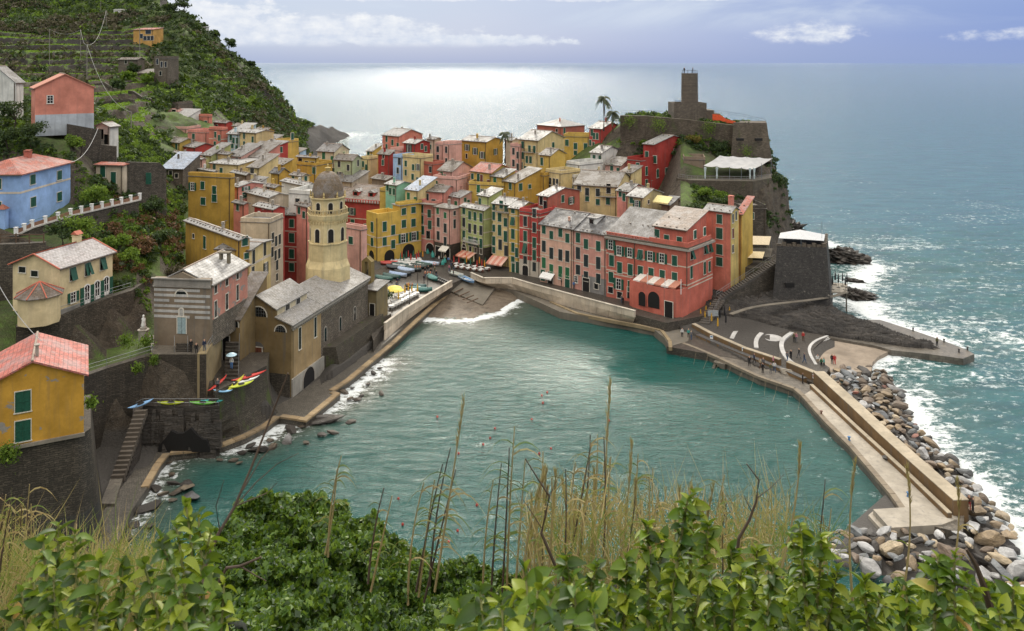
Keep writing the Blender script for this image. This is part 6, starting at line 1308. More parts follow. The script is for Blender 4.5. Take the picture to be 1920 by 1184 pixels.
# swimming platform on stilts
E=empty('sun_deck',XD(1572,171,4)); mb=MB(); mb.prism([rel2 for rel2 in [XD(1557,166,4.2)-E.location,XD(1589,165.5,4.2)-E.location,XD(1589,172,4.2)-E.location,XD(1557,173,4.2)-E.location]],[p+Vector((0,0,.3)) for p in [XD(1557,166,4.2)-E.location,XD(1589,165.5,4.2)-E.location,XD(1589,172,4.2)-E.location,XD(1557,173,4.2)-E.location]]); mb.build('deck',M_conc,E)
for px,D_ in((1560,167),(1587,166.5),(1587,171)): q=XD(px,D_,0)-E.location; mb=MB(); mb.tube([Vector((q.x,q.y,-6)),Vector((q.x,q.y,.3))],.15,6); mb.build('pile',M_concd,E)
tag(E,'small sunbathing deck on piles behind the sea bastion','deck')
railing('railing','rail around the sunbathing deck',[XD(1558,166.2,4.5),XD(1589,165.7,4.5),XD(1589,171.8,4.5)],1,1.5)
# ---------------------------------------------------------------- amphitheatre square, jetty, breakwater
slab('harbour_square',PX([(1250,650),(1252,628),(1300,596),(1345,580),(1480,600),(1565,622),(1545,636),(1524,655),(1530,672),(1556,690),(1545,705),(1530,720),(1420,680)],1.25),-2,1.25,M_cob)
slab('jetty',PX([(1540,628),(1560,634),(1640,648),(1672,657),(1740,664),(1806,673),(1827,664),(1813,656),(1760,636),(1707,618),(1650,600),(1560,600)],1.2),-3,1.2,M_pave)
for i,(px,py) in enumerate(((1712,621),(1770,642),(1798,661),(1814,657))):
    q=P(px,py,1.2); mb=MB(); mb.lathe([(.16,0),(.12,.35),(.2,.5),(.2,.6),(.05,.64)],n=8); o=tag(mb.build('bollard',M_iron),['small iron bollard on the seaward edge at the root of the jetty','small iron bollard half way along the seaward jetty edge','small iron bollard on the harbour edge near the jetty tip','small iron bollard at the very tip of the jetty'][i],'bollard'); o.location=q
slab('concrete_basin',PX([(1524,656),(1545,642),(1570,636),(1640,648),(1672,657),(1648,668),(1636,680),(1634,696),(1560,700),(1532,680)],.75),-3,.75,plaster((.33,.27,.21),streak=.5))
def ribbon(name,l,z,w,h,mat,label,cat='bench'):
    pts=[P(a_,b_,z) for a_,b_ in l]; 
    # smooth
    for _ in range(2):
        n=[pts[0]]
        for a_,b_ in zip(pts[:-1],pts[1:]): n+=[a_*.75+b_*.25,a_*.25+b_*.75]
        pts=n+[pts[-1]]
    mb=MB()
    for k in range(len(pts)-1):
        a_,b_=pts[k],pts[k+1]
        def nr(i):
            t=pts[min(i+1,len(pts)-1)]-pts[max(i-1,0)]; t.z=0; t.normalize(); return Vector((-t.y,t.x,0))*w/2
        q=[a_-nr(k),b_-nr(k+1),b_+nr(k+1),a_+nr(k)]; mb.prism(q,[p+Vector((0,0,h)) for p in q])
    o=mb.build(name,mat); 
    if label: tag(o,label,cat)
    return o
M_wst=plaster((.55,.54,.52),streak=.3)
for l,lab in zip(([(1331,623),(1345,611),(1362,601)],[(1372,638),(1378,625),(1392,612),(1415,604)],[(1418,655),(1417,643),(1421,634),(1428,627)],[(1485,626),(1470,636),(1464,648),(1468,664),(1480,680),(1500,692),(1520,699)]),
    ('short curved white stone bench by the yellow umbrellas','long curved white stone bench, second from the yellow umbrellas','small curved white stone bench beside the oval well cover','sweeping white curved bench nearest the paddling basin')):
    ribbon('curved_bench',l,1.255,.75,.3,M_wst,lab)
for k in range(3): ribbon('curved_step',[(1552+k*3,630+k*2),(1530+k*3,638+k*2),(1517+k*4,650+k*2),(1518+k*4,664+k*2),(1530+k*4,684)],1.255-.17*k,.5,.05,M_wst,'curved white stone step round the paddling basin, '+('outer','middle','inner')[k],'step')
mb=MB(); q=P(1447,634,1.256); mb.lathe([(1.9,0),(1.9,.06),(1.5,.09),(1.5,.05)],n=20); o=tag(mb.build('well_cover',M_wst),'pale round well cover set in the harbour square paving','well cover'); o.location=q; 
# cobble bands: lines of pale stones
for k in range(9):
    a_,b_=P(1445+k*9,610+k*1.3,1.257),P(1425+k*12,628+k*3.5,1.257)
inner=[(1252,634),(1300,652),(1345,671),(1385,690),(1420,706),(1487,729),(1502,742),(1545,790),(1592,837),(1640,893),(1668,926),(1690,958)]
outer=[(1310,625),(1380,655),(1440,684),(1522,724),(1600,795),(1700,885),(1808,966)]
slab('breakwater_quay',PX(inner+[(1700,975)]+[(1805,1000)]+outer[::-1],1.2),-3,1.2,M_pave)
slab('breakwater_paving',PX([(1506,741),(1530,727),(1600,797),(1700,887),(1800,975),(1700,968),(1691,957),(1640,892),(1592,836),(1546,789)],1.204),1.1,1.21,M_conc)
kp=[P(a_,b_,1.3) for a_,b_ in inner]; E=empty('quay_edge',kp[4]); rp=resample(kp,2.4)
for a_,b_ in zip(rp[:-1],rp[1:]):
    d=b_-a_; d2=d.normalized(); nn_=Vector((-d2.y,d2.x,0)); nn_=nn_ if nn_.x>0 else -nn_; mb=MB(); mb.obox((a_+b_)/2-E.location+nn_*.35-Vector((0,0,.2)),d/2-d2*.03,nn_*.36,Vector((0,0,.22))); mb.build('edge_stone',plaster((.24,.20,.15),streak=.6),E)
tag(E,'row of worn edge stones along the harbour side of the breakwater','kerb')
slab('end_block',PX([(1637,955),(1722,950),(1735,962),(1790,975),(1766,984),(1668,990)],1.35),-3,1.35,M_conc)
slab('end_steps',PX([(1628,968),(1640,958),(1668,992),(1650,992)],.6),-3,.7,M_conc)
M_wall=plaster((.20,.125,.06),streak=.9); M_wtop=plaster((.42,.36,.27),streak=.4)
def ribwall(name,l,z0,z1,w,label,root=None,capm=M_wtop,step=3.2):
    """breakwater wall: inner foot line l at z0; blocks with pale coping"""
    pts=resample([P(a_,b_,z0) for a_,b_ in l],step); E=empty(name,pts[0])
    def nr(i):
        t=pts[min(i+1,len(pts)-1)]-pts[max(i-1,0)]; t.z=0; t.normalize(); v_=Vector((-t.y,t.x,0)); return (v_ if v_.x>0 else -v_)*w
    for k in range(len(pts)-1):
        a_,b_=pts[k]-E.location,pts[k+1]-E.location; g=(b_-a_).normalized()*.012; q=[a_+g,b_-g,b_+nr(k+1)-g,a_+nr(k)+g]
        if (q[1]-q[0]).cross(q[2]-q[1]).z<0: q=q[::-1]
        up=Vector((0,0,z1-z0)); mb=MB(); mb.prism([p-Vector((0,0,2.2)) for p in q],[p+up for p in q]); mb.build('wall_block',M_wall,E)
        mb=MB(); c=(q[0]+q[2])/2; q2=[c+(p-c)*1.015+up+Vector((0,0,.003)) for p in q]; mb.prism(q2,[p+Vector((0,0,.1)) for p in q2]); mb.build('coping',capm,E)
    tag(E,label,'wall'); return E
ribwall('breakwater_wall',[(1525,718),(1560,752),(1600,790),(1650,840),(1700,887),(1788,968)],1.2,2.9,1.75,'long thick breakwater wall with a pale flat top and rusty brown face')
ribwall('harbour_wall',[(1297,619),(1332,638),(1395,666),(1460,688)],1.2,2.3,.8,'brown harbour wall between the quay and the curved benches',step=3)
ribwall('harbour_wall',[(1474,693),(1500,704),(1524,714)],1.2,2.4,.9,'short brown harbour wall right of the gap steps',step=3)
ribwall('bench_ledge',[(1518,728),(1600,806),(1700,898),(1776,972)],1.21,1.72,.55,'low concrete ledge running inside the breakwater wall',capm=M_wtop)
ribwall('bench_ledge',[(1305,633),(1380,665),(1470,700),(1505,716)],1.21,1.62,.9,'dark stone bench ledge along the quay below the harbour wall',capm=simple((.10,.10,.10),.3))
steps('stairs','three pale steps through the gap in the harbour wall',P(1468,702,1.2),P(1462,690,1.9),Vector((1.6,-.9,0)),4,M_conc)
for i,(px,py) in enumerate(((1344,680),(1548,786))):
    q=P(px+8,py-2,.9); mb=MB(); 
    for k in range(5): mb.box(-1.+k*.35,1.,-.9-.0,-.0,-.2-k*.22,-.02-k*.22)
    for k in range(5): mb.box(-1.,-.6,-.5-.3*k,-.2-.3*k,-1.2,.05-.2*k)
    o=tag(mb.build('landing_steps',M_concd),'small landing steps cut in the quay edge, '+('near the group of people' if i==0 else 'half way along the breakwater'),'steps'); o.location=q; o.rotation_euler=(0,0,-.6)
for i,(px,py) in enumerate(((1592,826),(1703,931),(1540,777))):
    q=P(px,py,1.25); mb=MB(); mb.lathe([(.2,0),(.13,.12),(.12,.35),(.22,.42),(.22,.5),(.05,.52)],n=9); o=tag(mb.build('bollard',simple((.05,.16,.34) if i<2 else (.12,.05,.03),.5)),['blue mooring bollard near the middle of the breakwater quay','blue mooring bollard near the end of the breakwater quay','rusty mooring bollard by the breakwater landing steps'][i],'bollard'); o.location=q
for i,(px,py) in enumerate(((1526,706),(1616,787),(1648,807),(1688,844),(1395,655),(1335,632))):
    q=P(px,py,2.1); q.x-=.12; q.y-=.12; mb=MB(); mb.box(-.03,.0,-.28,.28,-.32,.32,0); mb.box(-.034,-.03,-.2,.2,-.02,.2,1); o=tag(mb.build('sign',[M_whitef,simple((.08,.25,.5) if i%3 else (.6,.08,.05),.5)]),['white notice at the start of the breakwater wall','white notice, second along the breakwater wall','white notice, third along the breakwater wall','red marked notice nearest the breakwater end','white notice on the curved harbour wall near the gap','white notice on the harbour wall near the umbrellas'][i],'sign'); o.location=q; o.rotation_euler=(0,0,-.02 if i<4 else 1.0)
# mooring ropes
for i in range(13):
    t=i/12; px,py=(1262+t*260,640+t*112); a_=P(px,py,1.3); b_=a_+Vector((-.9-R.random()*.8,-1.9-R.random(),-1.3)); mb=MB(); m_=(a_+b_)/2-Vector((0,0,.2)); mb.tube([a_,m_,b_],.022,4); tag(mb.build('mooring_rope',simple((.20,.15,.09),.8)),'thin pale mooring rope hanging from the quay edge into the water','rope','mooring ropes along the quay')
# ---------------------------------------------------------------- rocks
def rockmesh(seed,sub=3,fl=.75,mat=None,rough=.35,ax=(1,1,1),jag=0.):
    import bmesh
    bm=bmesh.new(); bmesh.ops.create_icosphere(bm,subdivisions=sub,radius=1); rr=random.Random(seed)
    pl=[]
    for k in range(rr.randint(9,14)):
        n=Vector((rr.gauss(0,1),rr.gauss(0,1),rr.gauss(0,1))).normalized(); pl.append((n,rr.uniform(.48,.78)))
    for v_ in bm.verts:
        for n,d in pl:
            e=v_.co.dot(n)-d
            if e>0: v_.co-=n*e*.985
        v_.co*=1+.10*mnoise.noise(v_.co*1.6+Vector((seed,0,0)))+.045*mnoise.noise(v_.co*5+Vector((seed,3,0)))
        if jag: c_=v_.co.copy(); v_.co*=1+jag*(abs(mnoise.noise(Vector((c_.x*2.2,c_.y*2.2,c_.z*5))+Vector((seed,1,0))))*2-.6)+jag*.7*mnoise.noise(Vector((c_.x*7,c_.y*7,c_.z*13)))
        v_.co.x*=ax[0]; v_.co.y*=ax[1]; v_.co.z*=ax[2]*fl
    me=bpy.data.meshes.new('boulder'); bm.to_mesh(me); bm.free(); me.materials.append(mat); me.update(); return me
def rmat(c,v=.0):
    m,nt,b=newmat('boulder'); p=pos(nt); oi=nt.nodes.new('ShaderNodeObjectInfo'); n1=noise(nt,p,1.1,7,.7); n2=noise(nt,p,6,6,.7); s=noise(nt,mapping(nt,p,(.5,.5,3.5),rot=(.5,.3,0)),1.3,6,.65)
    c1=mixc(nt,mrange(nt,n1,.3,.7),tuple(x*.55 for x in c),tuple(min(.8,x*1.25) for x in c)); c1=mixc(nt,mrange(nt,s,.45,.62,0,.6),c1,tuple(x*.45 for x in c)); c1=mixc(nt,mrange(nt,n2,.6,.75,0,.5),c1,(.5,.48,.44))
    c1=mixc(nt,mrange(nt,oi.outputs['Random'],0,1,0,.28),c1,(.12,.10,.085))
    # dark wet foot near the water
    sp=nt.nodes.new('ShaderNodeSeparateXYZ'); nt.links.new(p,sp.inputs[0]); c1=mixc(nt,mrange(nt,sp.outputs[2],.3,1.2,.85,0),c1,(.028,.022,.017))
    nt.links.new(c1,b.inputs['Base Color']); b.inputs['Roughness'].default_value=.55; bump(nt,b,math_(nt,'ADD',n2,math_(nt,'MULTIPLY',s,1.4)),.8,.12); return m
RM={'pale grey':rmat((.50,.50,.50)),'tan':rmat((.34,.25,.15)),'brown':rmat((.20,.145,.10)),'blue grey':rmat((.20,.22,.235)),'dark':rmat((.05,.047,.045)),'reddish':rmat((.38,.15,.11)),'cream':rmat((.52,.42,.28))}
RP={}
def rproto(k,c,sub=3):
    if (k,c,sub) not in RP: RP[(k,c,sub)]=rockmesh(k*7+3,sub,mat=RM[c],ax=(1,.8+.05*(k%4),.85))
    return RP[(k,c,sub)]
wl_=[(P(a_,b_,1.2).x+2.1,P(a_,b_,1.2).y) for a_,b_ in ((1800,985),(1788,968),(1700,887),(1650,840),(1600,790),(1560,752),(1535,712))]
reg=np.array([(P(a_,b_,1).x,P(a_,b_,1).y) for a_,b_ in ((1562,690),(1640,684),(1672,700),(1704,760),(1720,800),(1760,835),(1805,868),(1830,905),(1862,940),(1895,980),(1925,1040),(1960,1130),(1800,1125),(1680,1085),(1560,1035),(1556,1000),(1610,985),(1650,998),(1760,993))]+wl_)
pts=[]; tries=0; x0,x1,y0_,y1_=reg[:,0].min(),reg[:,0].max(),reg[:,1].min(),reg[:,1].max()
while tries<14000 and len(pts)<300:
    tries+=1; x,y=R.uniform(x0,x1),R.uniform(y0_,y1_); r=R.choice((.55,.7,.8,.95,1.1,1.3,1.5))*(1.0 if y>92 else 1.05)
    if not inpoly(np.array([x]),np.array([y]),reg)[0]: continue
    if all((x-a_)**2+(y-b_)**2>((r+c_)*.62)**2 for a_,b_,c_ in pts): pts.append((x,y,r))
G='boulders armouring the sea side of the breakwater'
for i,(x,y,r) in enumerate(pts):
    c=R.choices(['pale grey','tan','brown','blue grey','dark','reddish','cream'],[34,18,16,16,8,1,12] if y<100 else [18,22,24,16,10,4,6])[0]
    o=link('boulder',rproto(R.randrange(6),c,3 if r>1 and y<100 else 2)); wallx=48.9; s_=min(1,max(0,(x-wallx-1.5)/8)); z=1.4*(1-s_)+.35*s_ if y>88 else .9+R.uniform(-.3,.4); z+=R.uniform(-.15,.35)
    o.location=(x,y,z); o.scale=(r*R.uniform(.85,1.25),r*R.uniform(.8,1.15),r*R.uniform(.65,.95)); o.rotation_euler=(R.uniform(-.5,.5),R.uniform(-.5,.5),R.uniform(0,6.28)); tag(o,('large ' if r>1.15 else 'small ' if r<.75 else 'middling ')+c+' boulder '+('below the wall ' if x<52.5 else 'in mid slope ' if x<56 else 'by the surf ')+('near the paddling basin' if y>112 else 'half way along the breakwater' if y>99 else 'near the end of the breakwater wall' if y>88 else 'heaped beyond the end block'),'boulder',G)
mb=MB(); ns_=MB()
o=npmesh('rock_base',[(p[0],p[1],-.1) for p in reg]+[(reg[:,0].mean(),reg[:,1].mean(),.9)],[(i,(i+1)%len(reg),len(reg)) for i in range(len(reg))],[RM['dark']],uvs=False); struct(link('rubble_core',o))
q=P(1664,863,1.2); o=link('boulder',rproto(2,'dark')); o.location=q+Vector((0,0,.3)); o.scale=(.75,.6,.5); tag(o,'lone dark boulder lying on the breakwater quay','boulder')
HRK=[(262,925,2.6,'dark'),(290,915,2.0,'dark'),(278,950,3.0,'dark'),(255,945,1.6,'dark'),(305,925,1.5,'cream'),(322,937,1.2,'cream'),(330,922,1.7,'tan'),(352,912,2.3,'cream'),(360,930,3.0,'blue grey'),(322,890,1.1,'tan'),(325,905,1.6,'dark'),(350,905,2.4,'dark'),
 (455,848,1.7,'dark'),(487,842,3.4,'dark'),(470,835,1.5,'dark'),(511,838,1.6,'tan'),(540,825,2.4,'pale grey'),(508,825,1.4,'tan'),(438,862,1.3,'tan'),(448,868,1.,'cream'),(545,805,2.2,'dark'),(565,800,1.,'tan'),(617,785,3.6,'dark'),(660,790,1.9,'brown'),(625,810,1.7,'brown'),(575,830,1.2,'tan'),(645,735,1.6,'tan'),(655,748,1.4,'tan'),(670,748,1.4,'brown'),(678,742,1.2,'dark'),(715,737,1.5,'brown'),(602,815,1.5,'dark'),(412,862,.9,'tan'),(318,868,.9,'tan'),(302,873,.9,'dark'),(250,985,2.,'dark'),(235,1005,2.4,'dark'),(280,985,1.6,'dark'),(690,720,1.2,'brown'),(700,700,1.3,'dark'),(712,690,1.1,'brown'),(660,728,.9,'dark')]
for i,(px,py,s_,c) in enumerate(HRK):
    q=P(px,py,.25); o=link('boulder',rproto(i%6,c)); o.location=q; s_=s_*.5; fl=.55 if c!='pale grey' else .9; o.scale=(s_*1.15,s_*.95,s_*fl); o.rotation_euler=(R.uniform(-.3,.3),R.uniform(-.3,.3),R.uniform(0,6)); tag(o,c+' rock washed by foam beside the waterside path','rock','rocks in the water by the church path')
o=link('rock_slab',rockmesh(77,4,.6,M_rock,ax=(1,1,.5))); o.location=P(615,786,.4); o.scale=(3.,1.6,1.1); o.rotation_euler=(.15,-.1,.4); tag(o,'big flat black rock slab in the foam below the church arch','rock')
for i,(px0,px1,py,z,hh,dp) in enumerate(((1548,1634,492,.2,3.0,7),(1578,1640,560,.1,2.0,6),(1455,1512,436,.1,3,8),(1590,1632,530,0,.6,2))):
    q=P((px0+px1)/2,py,z); w=(px1-px0)/F*q.y/2; o=link('sea_rock',rockmesh(90+i,5,1,M_rock,ax=(1,1,1),jag=.34)); o.location=q+Vector((0,dp*.3,0)); o.scale=(w*1.25,dp*.6,hh*1.2); o.rotation_euler=(0,.16,-.25); tag(o,['long dark sea rock behind the restaurant bastion','dark wave-washed rock below the sunbathing deck','black rocks at the foot of the castle cliff','small low reef between two dark sea rocks'][i],'rock')
# layered rock shelf below the bastion
SC={1322:{150:1.2,156:1.6,160:2.6,166:4.6},1345:{150:1.2,155:2.0,159:3.2,166:4.6},1400:{150:1.2,154:2.2,158:3.6,166:5},1450:{150:1.0,154:2.0,158:3.6,164:4.8,170:5},1500:{148:.9,151:1.7,156:3.5,160:4.2,170:4},1560:{146:.9,149:2.0,155:3.6,160:3.3,165:1.5,170:-3},1600:{144.5:.9,148:2.4,153:3.2,157:2,161:-2,170:-3},1640:{143.5:.9,146:2.4,150:2.9,154:1.2,157:-3,170:-3},1700:{141.5:.8,143:1.9,147:2.0,150:.5,152:-3,170:-3},1745:{140.5:.8,142:1.4,145:1.4,147:.3,149:-3,170:-3},1775:{140:.5,142:.7,145:-1,170:-3}}
ks=np.arange(1322,1776,1.6); ds=np.arange(139,170.5,.16); KK,DD=np.meshgrid(ks,ds)
ck=sorted(SC); tab=[np.interp(DD,sorted(SC[c]),[SC[c][d] for d in sorted(SC[c])]) for c in ck]; ZZ=np.zeros_like(DD); idx=np.clip(np.searchsorted(ck,KK,side='right')-1,0,len(ck)-2)
for i in range(len(ck)-1):
    t=(KK-ck[i])/(ck[i+1]-ck[i]); ZZ=np.where(idx==i,tab[i]*(1-t)+tab[i+1]*t,ZZ)
XX=(KK-CX)/F*DD
u_=XX*.42+DD*.91; w_=nf(XX/7,DD/5,61,3)*1.6; s1=np.abs(((u_*1.15+w_)%1)-.5)*2; s2=np.abs(((u_*2.9+w_*1.7+nf(XX/3,DD/2,63,2))%1)-.5)*2
ZZ=ZZ-.1+(s1-.5)*.95+(s2-.5)*.42+nf(XX/2.2,DD/1.2,62,4)*.7; ZZ=np.where(DD<147,np.minimum(ZZ,3.2),ZZ)
ed=np.interp(KK,[1322,1345,1400,1480,1560,1640,1700,1775],[156,157.5,156,152,148.3,145.2,142.8,141.2]); ZZ=np.where(DD<ed,-3.,ZZ)
nx,ny=len(ks),len(ds); ii=np.arange(nx*ny).reshape(ny,nx); FC=np.stack([ii[:-1,:-1],ii[:-1,1:],ii[1:,1:],ii[1:,:-1]],-1).reshape(-1,4); FC=FC[(ZZ.ravel()[FC]>-2.9).any(1)]
me=npmesh('rock_shelf',np.stack([XX.ravel(),DD.ravel(),ZZ.ravel()],1),FC,[rock((.013,.011,.010),(.085,.072,.06),(.4,.9,2.),.6,rot=(0,0,.42),white=.0,name='shelf_rock')],smooth=False,uvs=False); struct(link('rock_shelf',me))
ribbon('footpath',[(1370,590),(1415,575),(1500,566),(1560,558),(1588,548)],5.0,.9,.12,M_concd,'narrow concrete footpath with kerb across the rock shelf','path')
# ---------------------------------------------------------------- people
def person_base(pose):
    J={'hip':(0,0,.93),'ch':(0,0,1.25),'nk':(0,0,1.46),'hd':(0,-.01,1.62),'hd2':(0,0,1.74)}
    st=.16 if pose=='walk' else .03
    J.update(lh=(.1,0,.9),lk=(.11,-st*1.2,.5),lf=(.11,-st*1.6 ,.08),lt=(.12,-st*1.6-.16,.03),rh=(-.1,0,.9),rk=(-.11,st*.2,.5),rf=(-.11,st*1.9,.09),rt=(-.12,st*1.9-.15,.03),
      ls=(.19,0,1.40),le=(.25,.04,1.12),lw=(.24,-.08,.88),rs=(-.19,0,1.40),re=(-.25,.04,1.12),rw=(-.24,-.08,.88))
    if pose=='photo': J.update(le=(.26,-.12,1.18),lw=(.1,-.28,1.42),re=(-.26,-.12,1.18),rw=(-.1,-.28,1.42))
    if pose=='sit': 
        for k in('hip','ch','nk','hd','hd2','ls','le','lw','rs','re','rw','lh','rh'): x,y,z=J[k]; J[k]=(x,y,z-.47)
        J.update(lk=(.12,-.42,.48),lf=(.12,-.45,.08),lt=(.12,-.6,.04),rk=(-.12,-.42,.48),rf=(-.12,-.42,.08),rt=(-.12,-.58,.04),lw=(.15,-.3,.55),rw=(-.15,-.3,.55))
    ks=list(J); ed=[('hip','ch'),('ch','nk'),('nk','hd'),('hd','hd2'),('hip','lh'),('lh','lk'),('lk','lf'),('lf','lt'),('hip','rh'),('rh','rk'),('rk','rf'),('rf','rt'),('nk','ls'),('ls','le'),('le','lw'),('nk','rs'),('rs','re'),('re','rw')]
    rad=dict(hip=.16,ch=.17,nk=.075,hd=.10,hd2=.085,lh=.11,lk=.075,lf=.055,lt=.045,rh=.11,rk=.075,rf=.055,rt=.045,ls=.085,le=.06,lw=.045,rs=.085,re=.06,rw=.045)
    me=bpy.data.meshes.new('p'); me.from_pydata([J[k] for k in ks],[(ks.index(a_),ks.index(b_)) for a_,b_ in ed],[]); o=bpy.data.objects.new('p',me); S.collection.objects.link(o)
    m=o.modifiers.new('s','SKIN'); 
    for i,k in enumerate(ks): me.skin_vertices[0].data[i].radius=(rad[k],rad[k]*(.72 if k in('hip','ch') else 1)); me.skin_vertices[0].data[i].use_root=(k=='hip')
    m.use_smooth_shade=True; s_=o.modifiers.new('u','SUBSURF'); s_.levels=1
    dg=bpy.context.evaluated_depsgraph_get(); r=bpy.data.meshes.new_from_object(o.evaluated_get(dg)); bpy.data.objects.remove(o)
    off=-.47 if pose=='sit' else 0; mi=[]
    for p in r.polygons:
        c=p.center; z=c.z-off
        if z>1.52: mi.append(3 if (c.y>-.02 or z>1.70) else 2)
        elif z>1.46 and abs(c.x)<.08: mi.append(2)
        elif (z<.10 and pose!='sit') or (pose=='sit' and c.z<.1): mi.append(4)
        elif z<.93 and abs(c.x)>.2 and z>.8: mi.append(2)
        elif z<.96 or (pose=='sit' and c.y<-.2 and abs(c.x)<.19 and z<1.08): mi.append(0)
        else: mi.append(1)
    r['mi']=0; return r,mi
PB={k:person_base(k) for k in('stand','walk','photo','sit')}
def cl(c,r=.8): return simple(c,r,0,.15,b_=0,name='cloth')
CLR=dict(black=(.012,.012,.014),navy=(.015,.025,.06),grey=(.13,.13,.14),white=(.6,.6,.58),red=(.45,.03,.03),beige=(.38,.30,.2),teal=(.05,.30,.26),blue=(.08,.2,.45),brown=(.10,.05,.03),green=(.04,.12,.05),jeans=(.05,.09,.17),olive=(.09,.09,.04),orange=(.5,.15,.03),pink=(.5,.2,.25))
PC={}
def person(px,py,z,top,bot,label,pose='stand',yaw=0.,hair='brown',extra=None,D=None,s=1.):
    k=(pose,top,bot,hair)
    if k not in PC:
        b_,mi=PB[pose]; me=b_.copy(); me.materials.clear()
        for c in(cl(CLR[bot]),cl(CLR[top]),simple((.45,.26,.18),.6,b_=0),cl(CLR[hair]),cl(CLR['black'])): me.materials.append(c)
        me.polygons.foreach_set('material_index',mi); me.polygons.foreach_set('use_smooth',[True]*len(mi)); me.update(); PC[k]=me
    o=link('person',PC[k]); o.location=P(px,py,z) if D is None else XD(px,D,z); o.rotation_euler=(0,0,yaw); o.scale=(s,)*3; tag(o,label,'person')
    if extra=='pack': mb=MB(); mb.box(-.16,.16,.12,.30,1.02,1.45); mb.build('backpack',cl(CLR['navy']),o)
    if extra=='bag': mb=MB(); mb.box(.22,.34,-.15,.15,.62,.92); mb.build('bag',cl(CLR['beige']),o)
    if extra=='poncho': mb=MB(); mb.lathe([(.44,.62),(.36,1.1),(.26,1.4),(.13,1.52),(.155,1.62),(.13,1.76),(.03,1.80)],n=10); mb.build('poncho',cl(CLR[top],.3),o)
    return o
z1=1.26
for a_ in ((1279,633,z1,'white','black','person in white top and dark trousers at the quay corner'),(1291,634,z1,'teal','black','person in teal jacket in the pair at the quay corner'),(1296,638,z1,'grey','jeans','person in grey coat turned away at the quay corner','stand',2),
 (1405,687,z1,'black','black','person in black standing alone on the quay below the wall'),(1414,682,z1,'navy','black','person with navy coat stepping along the quay','walk',1),(1425,691,z1,'beige','brown','person in a beige coat on the quay','walk',2),(1430,700,z1,'black','black','person in black at the front of the quay group','stand',.6),(1431,690,z1,'grey','black','person in grey behind the beige coat','stand',.1),
 (1445,701,z1,'olive','grey','person in olive jacket beside the harbour wall gap','stand',.4),(1452,698,z1,'white','jeans','person in white jacket by the harbour wall gap','walk',3),(1450,687,z1,'pink','black','person in pink scarf near the gap steps','stand',1),
 (1505,720,z1,'black','black','person in dark coat standing by the start of the breakwater','stand',1.2),
 (1476,678,z1,'grey','jeans','person walking inside the curved benches','walk',2.2),(1483,675,z1,'black','black','person in black with a bag inside the curved benches','stand',.5),(1498,672,z1,'black','grey','person leaning on the outer curved bench','walk',4),(1508,681,z1,'navy','jeans','person in navy near the basin steps','walk',1.),
 (1489,642,z1,'olive','black','person in olive on the patterned cobbles'),(1493,642,z1,'pink','grey','person in pink cap on the patterned cobbles'),(1506,640,z1,'red','brown','person in red brown coat on the patterned cobbles'),
 (1533,684,.8,'white','beige','person in white beside the big boulders'),(1540,690,.8,'green','black','person in green parka beside the big boulders','stand',.4),(1545,690,.8,'teal','black','person with teal rucksack beside the big boulders','stand',.9),(1560,683,.8,'black','black','person in black next to the red coat'),(1565,684,.8,'red','red','person in a long red coat by the basin'),
 (1757,650,1.21,'olive','black','person alone far out on the jetty','stand',.3),
 (998,553,1.36,'black','black','person in black on the dark lower quay by the beach'),(1002,554,1.36,'white','white','person in pale clothes on the dark lower quay'),
 (1040,533,3.0,'red','jeans','person in red cap on the street by the white awning'),(1053,537,3.0,'black','black','person near the cream house door','stand',1),(1072,540,3.0,'green','black','person in green by the door of the pink house'),(1076,542,3.0,'blue','grey','person in light blue on the waterfront street'),
 (1166,569,3.0,'grey','jeans','person standing below the big salmon house'),(1168,572,3.0,'black','black','person in black below the big salmon house','stand',.7)):
    person(*a_,hair=R.choice(['brown','black','beige']))
dz=BIG.hit(1254,598,'L',3.95); 
person(1251,601,2.25,'white','jeans','person in white at the dark door of the salmon house'); person(1258,602,2.25,'grey','black','person in grey beside the dark door of the salmon house','stand',.4)
person(1817,957,1.6,'brown','red','person in brown and red standing on the breakwater end',s=1.,hair='brown'); person(1824,962,1.6,'black','black','person in black standing on the breakwater end','stand',.8)
person(358,661,12.55,'black','black','person in black on the chapel terrace',D=109.2); person(368,662,12.55,'black','black','person crouching on the chapel terrace','sit',.5,D=109.1); person(383,660,12.55,'navy','grey','person in navy at the terrace rail','stand',1.,D=109.2)
o=person(434,690,8.9,'white','blue','person under a pale blue umbrella on the alley stairs',D=112.6); 
mb=MB(); mb.lathe([(.75,1.95),(.7,2.02),(.4,2.2),(.02,2.3)],n=10); mb.tube([(0,0,1.2),(0,0,2.2)],.015,4); u=mb.build('umbrella',cl((.45,.62,.72),.4)); u.location=o.location; tag(u,'pale blue open umbrella held on the alley stairs','umbrella')
person(408,724,7.84,'grey','black','person in grey standing next to the red kayak on the boat terrace',D=107.6)
person(1283,140,48.9,'black','black','person at the left of the castle tower top',D=235); person(1299,140,48.9,'grey','black','person in grey at the castle tower top beside the railing','stand',1,D=235.3)
pz=3.0; cr=[('teal','poncho'),('teal','poncho'),('teal','poncho'),('teal','poncho'),('teal','poncho'),('blue',None)]
